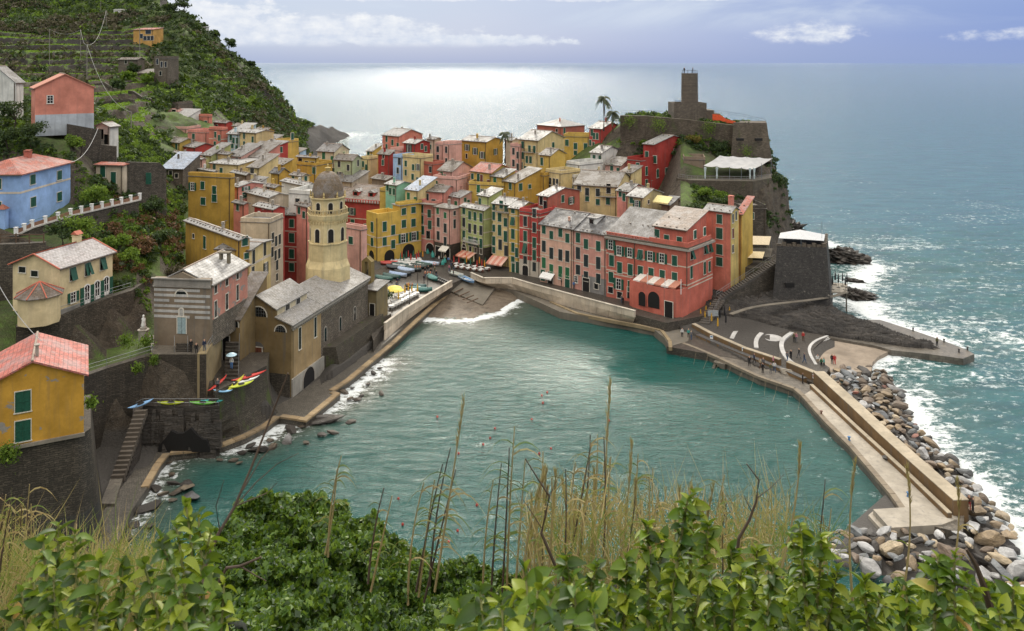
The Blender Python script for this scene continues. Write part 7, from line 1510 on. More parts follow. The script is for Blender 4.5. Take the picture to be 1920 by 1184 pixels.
for i,(px,py,top) in enumerate(((802,480,'teal'),(811,484,'teal'),(812,487,'teal'),(816,483,'teal'),(830,501,'teal'),(834,497,'teal'),(841,495,'blue'),(823,493,'white'),(835,491,'beige'),(838,488,'white'),(842,510,'pink'),(848,505,'black'),(851,508,'black'),(850,520,'black'),(797,515,'black'),(803,512,'black'),(797,522,'brown'),(808,517,'black'),(815,514,'olive'),(818,521,'black'),(745,535,'black'),(744,542,'grey'),(795,530,'black'),(820,527,'grey'),(846,500,'navy'))):
    person(px,py,pz,top,R.choice(['black','jeans','grey']),f"person in {top} {'rain poncho' if top=='teal' else R.choice(['jacket','coat'])} "+['by the alley mouth','in front of the alley shop','in the middle of the poncho group','at the edge of the poncho group','crossing the square toward the boats','walking behind another poncho','standing between the café terraces','outside the stone base of the pink house','near the lamp by the pink house','in the crowd before the pale green house','stepping past the right café terrace','near the slipway head','watching from beside the café tables','leaning by the white rowing boat','behind the covered boats','in the queue behind the covered boats','at the front of the boat queue','near the boat crane','beside the green rowing boat','by the row of bins','under the round tree','in the shade by the round tree','near the lamp post on the square','at the head of the left promenade','looking toward the crimson house'][i],R.choice(['stand','walk']),R.uniform(0,6),R.choice(['brown','black','beige']),'poncho' if top=='teal' else ('pack' if R.random()<.3 else None))
# ---------------------------------------------------------------- boats, kayaks
def hull(L,W,Hh,n=12,m=6):
    v=[];f=[]
    for i in range(n+1):
        t=i/n; x=-L/2+L*t; w=W/2*(math.sin(math.pi*min(1,(t*.86+.14)))**.55 if t<1 else 0)*(1 if t>.02 else .75); sh=.18*(2*t-1)**2*1.2
        if t==1: w=.02
        for k in range(m+1):
            a_=math.pi*k/m; y=-w*math.cos(a_); z=Hh*(1-math.sin(a_)**.7)*(1)+sh; z=Hh+sh-(Hh)*(math.sin(a_)**.6); v.append((x,y,z))
    for i in range(n):
        for k in range(m): a_=i*(m+1)+k; f.append((a_,a_+1,a_+m+2,a_+m+1))
    return v,f,n,m
def boat(px,py,yaw,label,hullc,cover=None,L=4.6,W=1.7,z=3.0,oars=True):
    E=empty('boat',P(px,py,z)); E.rotation_euler=(0,0,yaw); v,f,n,m=hull(L,W,.62); mb=MB(); mb.v=v; mb.f=[q[::-1] for q in f]; mb.m=[0]*len(f); mb.build('hull',simple(hullc,.35,var=.12),E,True)
    if cover:
        c=MB(); rid=[]
        for i in range(n+1):
            a_=v[i*(m+1)]; b_=v[i*(m+1)+m]; t=i/n; hh=.38*math.sin(math.pi*max(.06,min(.94,t)))**.5+.05+R.uniform(-.03,.03); top=((a_[0]),0,a_[2]+hh); rid.append(((a_[0],a_[1]*1.08,a_[2]-.12),(a_[0],a_[1]*.55,a_[2]+hh*.62),top,(b_[0],b_[1]*.55,b_[2]+hh*.62),(b_[0],b_[1]*1.08,b_[2]-.12)))
        for i in range(n):
            for k in range(4): c.quad(rid[i][k],rid[i+1][k],rid[i+1][k+1],rid[i][k+1])
        c.poly(rid[0]); c.build('tarpaulin',simple(cover,.45,var=.3,sc=2.),E)
    else:
        i=MB(); 
        for k in range(n): 
            pass
        fl=MB(); fl.poly([(v[k*(m+1)+1][0]*.96,v[k*(m+1)+1][1]*.9,.24) for k in range(n+1)]+[(v[k*(m+1)+m-1][0]*.96,v[k*(m+1)+m-1][1]*.9,.24) for k in range(n,-1,-1)]); fl.build('floor',simple((.6,.62,.62),.5),E)
        for x in(-1.2,0.,1.1): t=MB(); w=W/2*.82; t.box(x-.12,x+.12,-w,w,.46,.50); t.build('thwart',simple((.35,.5,.7) if hullc[2]>hullc[0]*1.3 else (.55,.5,.4),.5),E)
        g=MB(); g.tube([Vector(v[k*(m+1)]) for k in range(n+1)],.04,4); g.tube([Vector(v[k*(m+1)+m]) for k in range(n+1)],.04,4); g.build('gunwale',simple((.65,.65,.62),.5),E)
    tag(E,label,'boat'); return E
DK=(.028,.034,.038); GRN=(.035,.11,.10)
for a_ in ((730,497,.1,'small boat with a red cover by the golden house arch',(.3,.05,.03),(.42,.05,.04),4.2),(721,526,-.5,'green covered boat beside the round tree',GRN,(.05,.13,.11)),(735,522,-.5,'boat under a dark green sheet, second from the tree',GRN,(.04,.09,.08)),(747,519,-.5,'boat under a light blue sheet near the tree',(.4,.45,.5),(.30,.40,.58)),
 (756,516,-.55,'boat under a grey sheet between two blue covers',DK,DK),(762,510,-.55,'boat with sky blue cover in the middle of the boat row',(.4,.45,.5),(.38,.47,.62)),(741,505,-.45,'boat under a slate grey sheet behind the blue cover',DK,(.05,.06,.07)),(751,501,-.45,'boat with dark teal cover at the back of the row',DK,(.02,.06,.06)),(776,508,-.6,'boat under a dark green tarpaulin in the row middle',DK,(.03,.055,.05)),
 (786,503,-.55,'boat with grey green tarpaulin right of the dark green one',DK,(.045,.06,.055)),(795,500,-.55,'boat with bottle green cover near the blue white boat',DK,(.025,.07,.055)),(807,498,-.35,'blue and white covered boat with a lifebuoy',(.5,.52,.55),(.42,.50,.62)),(819,496,-.2,'black covered boat closest to the alley',(.02,)*3,(.015,.015,.018)),
 (812,525,-1.0,'turquoise covered boat on a trailer in the square',(.05,.2,.18),(.10,.26,.24)),(780,541,-.2,'dark blue green boat near the seafront wall',(.03,.12,.12),(.04,.10,.10)),(790,547,-.15,'teal boat lying behind the seafront wall',(.05,.2,.19),(.05,.16,.15))):
    boat(a_[0],a_[1],a_[2],a_[3],a_[4],a_[5],L=(a_[6] if len(a_)>6 else 4.8))
boat(856,518,-.75,'white and green open rowing boat at the slipway head',(.5,.55,.5),None,4.6,1.6,3.0); b_=boat(874,527,-.75,'light blue open rowing boat on the slipway',(.18,.36,.62),None,5.,1.7,2.6); b_.rotation_euler=(0,.12,-.75)
mb=MB()
for k in range(12): pass
def lathe_torus(r,r2,n=16,m=6):
    mb=MB(); 
    for i in range(n):
        for j in range(m): 
            def pt(a_,b_): A=2*math.pi*a_/n;B=2*math.pi*b_/m; return ((r+r2*math.cos(B))*math.cos(A),r2*math.sin(B),(r+r2*math.cos(B))*math.sin(A))
            mb.quad(pt(i,j),pt(i+1,j),pt(i+1,j+1),pt(i,j+1),(i//2)%2)
    return mb
o=lathe_torus(.32,.09).build('lifebuoy',[simple((.7,.08,.03),.5),M_whitef]); o.location=P(815,501,3)+Vector((0,0,.8)); tag(o,'red and white lifebuoy hung on the blue covered boat','lifebuoy')
def kayak(q,yaw,label,c,pitch=0,roll=0,L=3.6,W=.62,stripe=None):
    E=empty('kayak',q); E.rotation_euler=(roll,pitch,yaw); n=14; m=8; v=[];f=[]
    for i in range(n+1):
        t=i/n; w=W/2*max(.02,math.sin(math.pi*t))**.75; x=-L/2+L*t; rise=.22*(2*t-1)**4
        for k in range(m): a_=2*math.pi*k/m; v.append((x,w*math.cos(a_),.16+.15*math.sin(a_)*max(.1,math.sin(math.pi*t))**.5+rise))
    for i in range(n):
        for k in range(m): f.append((i*m+k,i*m+(k+1)%m,(i+1)*m+(k+1)%m,(i+1)*m+k))
    mb=MB(); mb.v=v; mb.f=f; mb.m=[0]*len(f); mb.build('hull',simple(c,.3,var=.1),E,True)
    mb=MB(); mb.lathe([(.20,.30),(.24,.33),(.2,.34)],n=10); mb.v=[(x*2.,y*.85,z) for x,y,z in mb.v]; mb.build('cockpit',M_darkin if not stripe else simple(stripe,.4),E); tag(E,label,'kayak')
kayak(XD(265,105.2,7.0),.35,'sky blue kayak leaning at the head of the rock stairs',(.22,.42,.70),pitch=-.25,roll=.5,L=3.2); kayak(XD(321,106.3,6.7),0.02,'yellow green kayak on the ledge above the cave',(.36,.42,.02),roll=.5); kayak(XD(381,106.3,6.7),-.02,'green and yellow kayak on the ledge next to the boat terrace',(.12,.36,.05),roll=.5); kayak(XD(398,106.8,6.7),0.,'turquoise kayak tucked behind the green one',(.03,.30,.30),roll=.5,L=3)
kayak(P(418,736,7.9),-.02,'light blue kayak at the corner of the boat terrace',(.25,.50,.75),L=2.6); kayak(P(441,722,8.),1.15,'yellow kayak tilted upright among the terrace kayaks',(.50,.45,.03),pitch=-.3,roll=.3); kayak(P(452,724,8.),.75,'lime kayak lying along the terrace edge',(.50,.58,.03),roll=.3); kayak(P(462,716,8.),.75,'long white kayak beside the red one',(.7,.7,.68),L=3.8); kayak(P(466,708,8.2),.78,'long red kayak on the edge of the boat terrace',(.55,.03,.02),L=5.2,roll=.3); kayak(P(409,722,7.9),.95,'short red kayak standing behind the person in grey',(.55,.04,.03),pitch=-.4,L=3.2)
# buoys
for i,(px,py) in enumerate(((820,783),(1026,737),(1016,743),(1018,757),(997,788),(928,805),(919,823),(906,835),(860,852),(1033,843),(1011,852),(1142,790),(894,949),(747,937),(755,985),(858,997),(841,1018))):
    mb=MB(); mb.lathe([(.05,-.1),(.17,0),(.2,.15),(.12,.32),(.02,.36)],n=8); o=tag(mb.build('buoy',simple((.45,.03,.015),.5)),'small red mooring buoy floating in the harbour','buoy','red buoys in the harbour'); o.location=P(px,py,0); o.scale=(.75,)*3
# ---------------------------------------------------------------- café furniture
UM={}
def closed_umb(px,py,z,c,label,h=2.6,D=None,group='closed café umbrellas'):
    k=c
    if k not in UM:
        a_=MB(); a_.lathe([(.03,0),(.03,h*.9)],n=5); p_=a_.mesh('pole',[M_iron]); a_=MB(); a_.lathe([(.12,h*.36),(.17,h*.42),(.15,h*.7),(.08,h*.93),(.02,h)],n=8); f_=a_.mesh('canopy',[simple(c,.7)]); a_=MB(); a_.box(-.3,.3,-.3,.3,0,.1); UM[k]=(p_,f_,a_.mesh('base',[M_concd]))
    E=empty('umbrella',P(px,py,z) if D is None else XD(px,D,z)); 
    for n_,m_ in zip(('pole','canopy','base'),UM[k]): link(n_,m_,E)
    tag(E,label,'umbrella',group); return E
RD=(.42,.04,.03);GN=(.02,.12,.08);OR=(.62,.26,.02);CRM=(.6,.5,.35);BK=(.015,.015,.018);YL=(.62,.36,.03)
c8=lambda x,y:(700+x/5.333,440+y/5.333)
for x,y,c in ((350,262,RD),(375,295,RD),(432,280,RD),(285,265,RD),(453,262,RD),(305,300,GN),(330,268,GN),(272,288,GN),(400,262,GN),(495,262,OR)):
    px,py=c8(x,y); closed_umb(px,py,3,c,{RD:'closed red',GN:'closed green',OR:'closed orange'}[c]+' umbrella on the café terrace before the golden arcade')
for x,y,c in ((805,318,RD),(855,325,RD),(920,290,RD),(932,318,OR),(972,345,GN),(1005,312,CRM),(1037,362,RD),(1062,330,OR),(1113,365,OR),(918,335,GN),(1122,340,GN),(1085,355,RD)):
    px,py=c8(x,y); closed_umb(px,py,3,c,{RD:'closed red',GN:'closed green',OR:'closed orange',CRM:'closed cream'}[c]+' umbrella on the café terrace before the pale green house')
for x,y in ((315,625),(385,615),(442,615),(250,690),(350,600)):
    px,py=c8(x,y); closed_umb(px,py,3,YL,'closed yellow umbrella on the terrace beside the seafront wall')
c7=lambda x,y:(1290+x/4.084,360+y/4.084)
for x,y,c in ((97,1000,YL),(130,1015,YL),(138,970,YL),(172,945,YL),(195,945,YL),(180,1030,YL),(315,935,YL),(318,980,YL),(228,1068,YL),(197,985,BK),(245,1005,BK),(280,990,BK),(290,1045,BK)):
    px,py=c7(x,y); closed_umb(px,py,1.25,c,('closed yellow' if c==YL else 'closed black')+' umbrella at the upper end of the harbour square',3.,group='closed umbrellas on the harbour square')
for px,D_ in((1561,167.5),(1572,169),(1580,170),(1585,167),(1588,169),(1566,171)): closed_umb(px,0,4.5,BK,'closed dark umbrella on the small sunbathing deck',D=D_,group='umbrellas on the sunbathing deck')
def open_umb(px,py,z,c,label,r=1.6,h=2.7):
    E=empty('umbrella',P(px,py,z)); a_=MB(); a_.lathe([(.03,0),(.03,h)],n=5); a_.build('pole',M_iron,E); a_=MB(); a_.lathe([(r,h-.45),(r,h-.35),(r*.5,h-.05),(.03,h+.12)],n=8); a_.build('canopy',simple(c,.6),E); tag(E,label,'umbrella')
open_umb(739,561,3,(.72,.58,.08),'open bright yellow umbrella over the seafront wall terrace'); open_umb(743,566,3,(.72,.55,.06),'second open yellow umbrella, slightly nearer the church'); open_umb(908,490,3,(.05,.3,.26),'open teal umbrella before the pale green house',.9)
TB=MB(); TB.box(-.45,.45,-.45,.45,.0,.76,0); TBm=MB(); TBm.box(-.55,.55,-.45,.45,.73,.77,0); TBm.box(-.55,.55,-.47,-.45,.45,.73,0); TBm.box(-.55,.55,.45,.47,.45,.73,0); TBm.box(-.57,-.55,-.47,.47,.45,.73,0); TBm.box(.55,.57,-.47,.47,.45,.73,0)
tbm=TBm.mesh('tablecloth',[M_whitef]); lg=MB(); lg.lathe([(.3,0),(.04,.05),(.04,.73)],n=8); lgm=lg.mesh('leg',[M_iron]); CHm=MB(); CHm.box(-.2,.2,-.2,.2,.42,.46); CHm.box(-.2,.2,.17,.21,.46,.9)
for x in(-.18,.16):
    for y in(-.18,.16): CHm.box(x,x+.03,y,y+.03,0,.42)
chm={c:(lambda m_:m_)(CHm.mesh('chair',[simple(c,.6,b_=0)])) for c in((.6,.6,.58),(.16,.05,.03))}
def table(px,py,z,yaw,cc,g,where):
    E=empty('cafe_table',P(px,py,z),yaw); link('tabletop',tbm,E); link('leg',lgm,E); tag(E,'white clothed café table '+where,'table',g)
    for s_ in(-1,1):
        o=link('chair',chm[cc]); q=Vector((0,s_*.75,0)); q.rotate(Matrix.Rotation(yaw,3,'Z')); o.location=E.location+q; o.rotation_euler=(0,0,yaw+(0 if s_>0 else math.pi)); tag(o,('white' if cc[0]>.5 else 'dark red brown')+' café chair '+where,'chair',g.replace('tables','chairs'))
for j in range(4):
    for i in range(8):
        px,py=c8(200+i*42+j*10,292+j*17-i*4.0)
        if px<792 : table(px,py,3,.6,(.6,.6,.58),'café tables before the golden house',['in the row along the golden arcade','in the second row from the golden arcade','in the third row from the golden arcade','in the row nearest the covered boats'][j]+(', red canopy side' if i<4 else ', alley side'))
for i in range(11):
    px,py=c8(830+(i%6)*62,318+(i//6)*24+ (i%6)*9); table(px,py,3,.5,(.16,.05,.03),'café tables before the pale green house',('in the back row' if i<6 else 'in the front row')+' before the '+('pink corner house' if i%6<2 else 'pale green house' if i%6<4 else 'butter yellow house'))
for i in range(18):
    t=(i%9)/8; px,py=c8(180+t*250+(i//9)*20,745-t*130-(i//9)*55); table(px,py,3,.4,(.6,.6,.58),'café tables beside the seafront wall',('against' if i<9 else 'one row back from')+' the seafront wall, '+('church end' if i%9<3 else 'middle' if i%9<6 else 'slipway end'))
for i,(px,py) in enumerate(((783,536),(802,548),(768,572))):
    E=empty('street_lamp',P(px,py,3)); mb=MB(); mb.lathe([(.18,0),(.12,.4),(.07,.6),(.06,3.6),(.12,3.7)],n=8); mb.tube([(-.55,0,3.9),(0,0,3.6),(.55,0,3.9)],.04,5); mb.build('lamp_post',M_iron,E)
    for x in(-.55,0,.55): mb=MB(); mb.lathe([(.1,3.9),(.2,4.1),(.16,4.35),(.02,4.45)],cx=x,n=8); mb.build('lamp_head',simple((.45,.2,.12),.4),E)
    tag(E,'three-armed iron lamp '+('in the middle of the square','beside the boats near the seafront wall','near the yellow umbrellas')[i],'lamp')
for i in range(6):
    q=P(823+i*3.6,529+i*1.6,3); mb=MB(); mb.box(-.28,.28,-.3,.3,0,1.0,0); mb.box(-.3,.3,-.32,.32,1.0,1.1,1); mb.box(-.2,.2,-.31,-.3,.45,.75,2); o=tag(mb.build('waste_bin',[simple((.05,.055,.06),.5),simple((.02,.02,.02),.5),M_whitef]),'dark waste bin with white label in the row on the square','bin','waste bins on the square'); o.location=q
for i in range(7):
    q=DRE.hit(1266+i*2.6,297,'R',-.3); q=DRE.C+DRE.dl*-.0+DRE.dr*0; 
mb=MB(); a_=DRE.hit(1264,293,'R'); b_=DRE.hit(1284,293,'R'); n=7
for k in range(n):
    y0,y1=a_.y+(b_.y-a_.y)*k/n,a_.y+(b_.y-a_.y)*(k+.85)/n; mb.box(.5,.53,y0,y1,a_.z-1.3-.2*(k%2),a_.z+.2)
mb.build('laundry',simple((.75,.78,.82),.8),DRE.root)
for i,(x0,y0,x1,y1) in enumerate(((852,549,868,541),(860,556,880,547),(868,562,888,554),(876,568,896,560))):
    a_,b_=P(x0,y0,1.7),P(x1,y1,1.7); mb=MB(); mb.tube([a_,b_],.12,6); tag(mb.build('launching_skid',M_wood),'dark timber launching skid laid across the slipway','timber','timber skids on the slipway')
# ---------------------------------------------------------------- vegetation
def cards(C,size,flat=0.,fold=False,asp=1.5,up=.35):
    """leaf-sized faces: centres C (n,3), sizes (n,), pointed quads (or folded 4-triangle leaves)"""
    n=len(C); d=NR.normal(size=(n,3)); d[:,2]+=up; d/=np.linalg.norm(d,axis=1,keepdims=True)
    r=NR.normal(size=(n,3)); s=np.cross(d,r); s/=np.maximum(np.linalg.norm(s,axis=1,keepdims=True),1e-6); sz=size[:,None]
    nn=np.cross(d,s)
    a=C-d*sz*.5*asp; b=C+s*sz*.42+nn*sz*.1; c=C+d*sz*.5*asp; e=C-s*sz*.42+nn*sz*.1
    v=np.stack([a,b,c,e],1).reshape(-1,3); f=np.arange(n*4).reshape(n,4)
    return v,f
def scatter_mesh(name,V,Fc,mats): return link(name,npmesh(name,V,Fc,mats,False,False))
def blob_cards(cs,rs,per,szf,squash=.8,seed=0):
    n=len(cs); c=np.repeat(cs,per,0); r=np.repeat(rs,per); d=NR.normal(size=(n*per,3)); d[:,2]=np.abs(d[:,2])*1.0-.15; d/=np.linalg.norm(d,axis=1,keepdims=True)
    rad=r*NR.uniform(.55,1.05,n*per); p=c+d*rad[:,None]*np.array([1,1,squash]); return cards(p,r*szf*NR.uniform(.7,1.4,n*per))
LM_dk=leafmat(((.012,.030,.008),(.025,.055,.012),(.055,.095,.02),(.02,.04,.015)),.7,.15); LM_br=leafmat(((.055,.042,.028),(.10,.078,.05),(.07,.06,.035),(.14,.115,.08)),.85,.1)
LM_gr=leafmat(((.05,.11,.01),(.12,.21,.02),(.20,.30,.03),(.07,.13,.02)),.8,.3); LM_rd=leafmat(((.10,.04,.02),(.16,.07,.03),(.08,.05,.02)),.8,.1)
def scatter(name,n,pr,dr,mask,mat,r0,r1,per,szf,sink=.3,seedn=None):
    px=NR.uniform(*pr,n*3); D=np.sqrt(NR.uniform(dr[0]**2,dr[1]**2,n*3)); z=ground(px,D); x=(px-CX)/F*D
    k=mask(px,D,x,z)&(z>1.5)&inpoly(x,D,LAND); px,D,z,x=px[k][:n],D[k][:n],z[k][:n],x[k][:n]
    r=NR.uniform(r0,r1,len(x))*NR.choice([.7,1,1.5],len(x),p=[.5,.35,.15]); C=np.stack([x,D,z+r*sink],1); V,Fq=blob_cards(C,r,per,szf); o=scatter_mesh(name,V,Fq,[mat]); o['kind']='stuff'; return o
terrm=lambda px,D:(D>212)&(D<400)&(px<285)
def isedge(px,D): return np.abs(ground(px,D+.8)-ground(px,D-.8))>1.0
mh=lambda px,D,x,z:((D>225)|(px<250))&((D>300)|(px<320)|(D>270)&(px<400))&~(terrm(px,D)&(NR.uniform(0,1,len(px))<.93))&~((px>560)&(z<9))
scatter('undergrowth',9500,(-120,650),(208,620),lambda px,D,x,z:mh(px,D,x,z)&(z>(px-450)*.075+1.5),LM_dk,1.0,2.1,26,.42)
scatter('undergrowth',3800,(-120,620),(208,560),lambda px,D,x,z:mh(px,D,x,z)&(nf(x/30,D/30,91,3)>-.05)&(z>(px-450)*.075+1.5),LM_gr,.8,1.7,24,.42)
scatter('dry_scrub',3600,(-120,330),(260,520),lambda px,D,x,z:mh(px,D,x,z)&(nf(x/38,D/38,95,3)+(170-px)/500*.8>.0),LM_br,1.2,2.4,30,.4)
gm=lambda px,D,x,z:~((px>60)&(px<180)&(D>147)&(D<166)) & ~((px<140)&(D<145)) & ~((px<215)&(D<121)) & ~((px>285)&(D<135))
scatter('garden_bushes',900,(-60,345),(121,215),gm,LM_dk,.5,1.3,70,.34); scatter('garden_bushes',1000,(90,345),(121,215),gm,LM_gr,.35,.9,60,.36); scatter('dry_scrub',160,(200,345),(124,170),gm,LM_rd,.6,1.3,80,.3)
cm=lambda px,D,x,z:((D>214)|((px>1235)&(D>174)&(D<200)))&(D<231)&~((D>200)&(D<219)&(px>1262))&~((px<1300)&(D<221))
scatter('castle_garden_bushes',420,(1165,1440),(172,232),cm,LM_dk,.5,1.3,60,.36); scatter('castle_garden_bushes',420,(1165,1440),(172,232),cm,LM_gr,.4,1.0,60,.36)
scatter('castle_top_scrub',260,(1165,1440),(228,247),lambda px,D,x,z:(z>30)&~((px>1260)&(px<1342)&(D>229)),LM_gr,.4,1.1,50,.4); scatter('castle_top_scrub',260,(1165,1440),(228,247),lambda px,D,x,z:(z>30)&~((px>1260)&(px<1342)&(D>229)),LM_dk,.4,1.2,50,.4); scatter('cliff_scrub',260,(1380,1490),(198,236),lambda px,D,x,z:(z>8)&~((px<1447)&(D>199)&(D<217)),LM_dk,.4,1.1,50,.4)
scatter('dry_scrub',1500,(330,565),(300,520),lambda px,D,x,z:mh(px,D,x,z)&(z>(px-450)*.075+1.5)&(nf(x/20,D/20,97,3)>0.),LM_br,.8,1.9,30,.4)
# grass tufts on terraces
px=NR.uniform(-60,300,40000); D=np.sqrt(NR.uniform(212**2,400**2,40000)); k=(np.abs(ground(px,D+.7)-ground(px,D-.7))<.35); px,D=px[k],D[k]; x=(px-CX)/F*D; k=nf(x/16,D/16,44,2)>-.15; px,D,x=px[k],D[k],x[k]; z=ground(px,D)+.12
V,Fq=cards(np.stack([x,D,z],1),NR.uniform(.4,.8,len(x)),up=.1); o=scatter_mesh('terrace_grass',V,Fq,[leafmat(((.16,.30,.02),(.24,.38,.03),(.11,.20,.02)),.8,.3)]); o['kind']='stuff'
# near slope grass in the gardens
px=NR.uniform(-60,345,60000); D=np.sqrt(NR.uniform(121**2,212**2,60000)); x=(px-CX)/F*D; k=gm(px,D,x,0)&(nf(x/9,D/9,47,3)>-.2); px,D,x=px[k],D[k],x[k]; z=ground(px,D)+.1
V,Fq=cards(np.stack([x,D,z],1),NR.uniform(.25,.5,len(x)),up=.4); o=scatter_mesh('garden_grass',V,Fq,[leafmat(((.07,.14,.015),(.13,.22,.02),(.04,.09,.01)),.8,.3)]); o['kind']='stuff'
M_bark=simple((.06,.045,.035),.9,var=.4)
def tree(q,h,r,label,mat=None,n=900,sz=.30,kind='round_tree',cat='tree',clumps=9,flat=.75,trunk=.5,gy=True):
    if gy: q=Vector((q.x,q.y,gz(q.x,q.y)-.1))
    E=empty(kind,q); mb=MB(); top=Vector((R.uniform(-.2,.2)*r,R.uniform(-.2,.2)*r,h*trunk)); mb.tube([(0,0,-.3),top*.5+Vector((.1,0,0)),top],.05*h*.45+.04,6,r1=.05)
    cs=[]
    for k in range(clumps):
        a_=R.uniform(0,6.28); rr=r*R.uniform(.15,.75); c=Vector((math.cos(a_)*rr,math.sin(a_)*rr,h*trunk+(h*(1-trunk)-r*.3)*R.uniform(.1,.95))); cs.append((c,r*R.uniform(.32,.55))); mb.tube([top*.7,(top+c)/2+Vector((0,0,.1)),c],.05,4,r1=.02)
    mb.build('trunk',M_bark,E); P_=[]
    for c,rc in cs:
        m=n//clumps; d=NR.normal(size=(m,3)); d/=np.linalg.norm(d,axis=1,keepdims=True); P_.append(np.array(c)+d*(rc*NR.uniform(.3,1.1,m)[:,None])*np.array([1,1,flat]))
    P_=np.concatenate(P_); V,Fq=cards(P_,NR.uniform(.6,1.3,len(P_))*sz); o=link('crown',npmesh('crown',V,Fq,[mat or LM_dk],False,False),E); o['kind']='stuff'; tag(E,label,cat); return E
T_=[(25,262,6,3.2,152,'dark bushy tree at the picture edge left of the pink house',LM_dk),(60,250,5.5,2.8,147,'dark round tree in front of the pink gabled house',LM_dk),(100,262,4.5,2.2,143,'olive green tree below the pink gabled house',LM_gr),(15,300,4.5,2.6,146,'dark tree directly above the sky blue house roof',LM_dk),(150,285,4.5,2.4,150,'leafy fruit tree on the slope under the pink house',LM_gr),(185,345,5.,3.0,140,'big yellow green bush tree before the white cottage',LM_gr),(160,432,6.,3.6,126,'large green tree behind the cream house roof',LM_gr),(118,440,4.6,2.4,124,'dark green tree between blue house and cream house',LM_dk),
(290,410,5,2.4,150,'tall green shrub tree by the end of the pillar fence',LM_dk),(250,300,4,2.3,165,'dark fig tree above the ruined wall',LM_dk),(275,285,4.5,2.4,175,'bright green tree behind the ruined wall',LM_gr),(300,300,4,2,172,'brown leaved tree next to the ruined wall',LM_rd),(200,300,4,2.3,160,'dark tree beside the white veranda house',LM_dk),(225,470,3.4,2.2,130,'bright bush tree on the garden terrace above the chapel',LM_gr),(265,475,3.6,2.4,131,'reddish brown bush on the garden terrace',LM_rd),(300,455,3.6,2.2,138,'dark shrub by the long yellow house',LM_dk),(335,465,3.2,2.2,134,'brown tangled shrub against the yellow house wall',LM_br),(245,495,3,1.8,126,'green shrub above the rough stone wall',LM_gr),
(712,545,4.6,2.5,172,'round dark evergreen tree on the square next to the church',LM_dk),(1352,262,5,2.6,221,'round dark tree under the castle rampart',LM_dk),(1300,268,3.2,2.2,221,'yellow orange bush under the castle rampart',leafmat(((.2,.16,.02),(.12,.13,.02),(.25,.12,.02)),.8,.2)),(1210,250,3.2,2.0,226,'bright green bush in the castle vegetable garden',LM_gr),(1240,238,3.6,2.0,227,'dark ivy bush growing on the rampart',LM_dk),(1320,360,3.2,2.2,192,'spreading vine green shrub under the canopy terrace',LM_gr),(1265,365,3.,1.9,190,'rusty leaved bush beside the wooden lean-to',LM_rd),(1300,395,3,2.2,182,'dark shrub behind the salmon roof storey',LM_dk),(1355,385,3.2,2,190,'green pergola shrub above the crenellated house',LM_dk)]
for px,py,h_,r_,D_,lab,mt in T_:
    if 'square next' in lab: q=XD(px,160,3.); tree(q,h_,r_,lab,mt,1500,.3,gy=False)
    else: tree(XD(px,D_,0),h_,r_,lab,mt,1300,.30)
for px,D_,h_,r_,lab in ((345,419,10,5,'umbrella pine standing on the ridge against the clouds'),(402,428,7,3,'small dark pine beside the ridge-top house'),(430,426,9,3.4,'conical dark pine lower on the ridge line'),(318,424,6,4,'wide dark bush at the summit of the ridge'),(470,430,5,2.6,'small tree near the lower end of the ridge line'),(237,335,6,4,'dark tree below the stone barn on the hill'),(250,300,7,3.5,'pair-like dark tree under the stone tower'),(275,290,5,2.6,'bright round green tree below the hill tower'),(240,292,5,2.4,'bright green tree in front of the hill terraces'),(330,275,6,4.2,'large dark tree above the pink hillside houses'),(225,260,5,3,'dark tree by the telephone pole above the cottage')):
    tree(XD(px,D_,0),h_,r_,lab,LM_gr if 'bright' in lab else LM_dk,700,.75,'pine_tree' if 'pine' in lab else 'hill_tree',flat=.55 if 'umbrella' in lab else .8,trunk=.45)
def palm(px,py,D,h,label,nf_=34,fl=2.4):
    b_=Q(px,py,D); E=empty('palm_tree',b_-Vector((0,0,h))); mb=MB(); mb.tube([(0,0,-2),(.1,0,h*.5),(0,0,h)],.28,8,r1=.2); mb.build('trunk',M_bark,E); fm_=leafmat(((.02,.035,.012),(.045,.06,.02),(.08,.08,.03)),.6,.15)
    for k in range(nf_):
        a_=k*2.4+R.uniform(-.2,.2); el_=R.uniform(-.5,1.2); d=Vector((math.cos(a_),math.sin(a_),0)); pts=[]
        for j in range(7): t=j/6; pts.append(Vector((0,0,h))+d*fl*t*math.cos(el_*.6)+Vector((0,0,fl*(math.sin(el_)*t-1.0*t*t*.9))))
        mb=MB()
        for j in range(6):
            A,B=pts[j],pts[j+1]; s=d.cross(Vector((0,0,1))); w=.42*math.sin(math.pi*min(1,(j+.8)/6.5))+.06
            for sg in(-1,1): 
                mb.quad(A,A*.6+B*.4,A*.4+B*.6+s*sg*w+Vector((0,0,-w*.5))+(B-A)*.6,A*.7+B*.3+s*sg*w*.96+Vector((0,0,-w*.55))+(B-A)*.35); mb.quad(A*.5+B*.5,A*.1+B*.9,B+s*sg*w+Vector((0,0,-w*.5))+(B-A)*.5,A*.2+B*.8+s*sg*w*.96+Vector((0,0,-w*.55))+(B-A)*.3)
        mb.build('frond',fm_,E)
    tag(E,label,'palm'); return E
palm(1132,184,229,7.5,'tall slim palm above the vermilion house',26,fl=2.5); palm(1149,212,226,3.6,'shorter full palm leaning beside the tall palm',26,fl=2.5); palm(947,250,238,7,'palm with sparse crown in the skyline above the village',26,2.1)
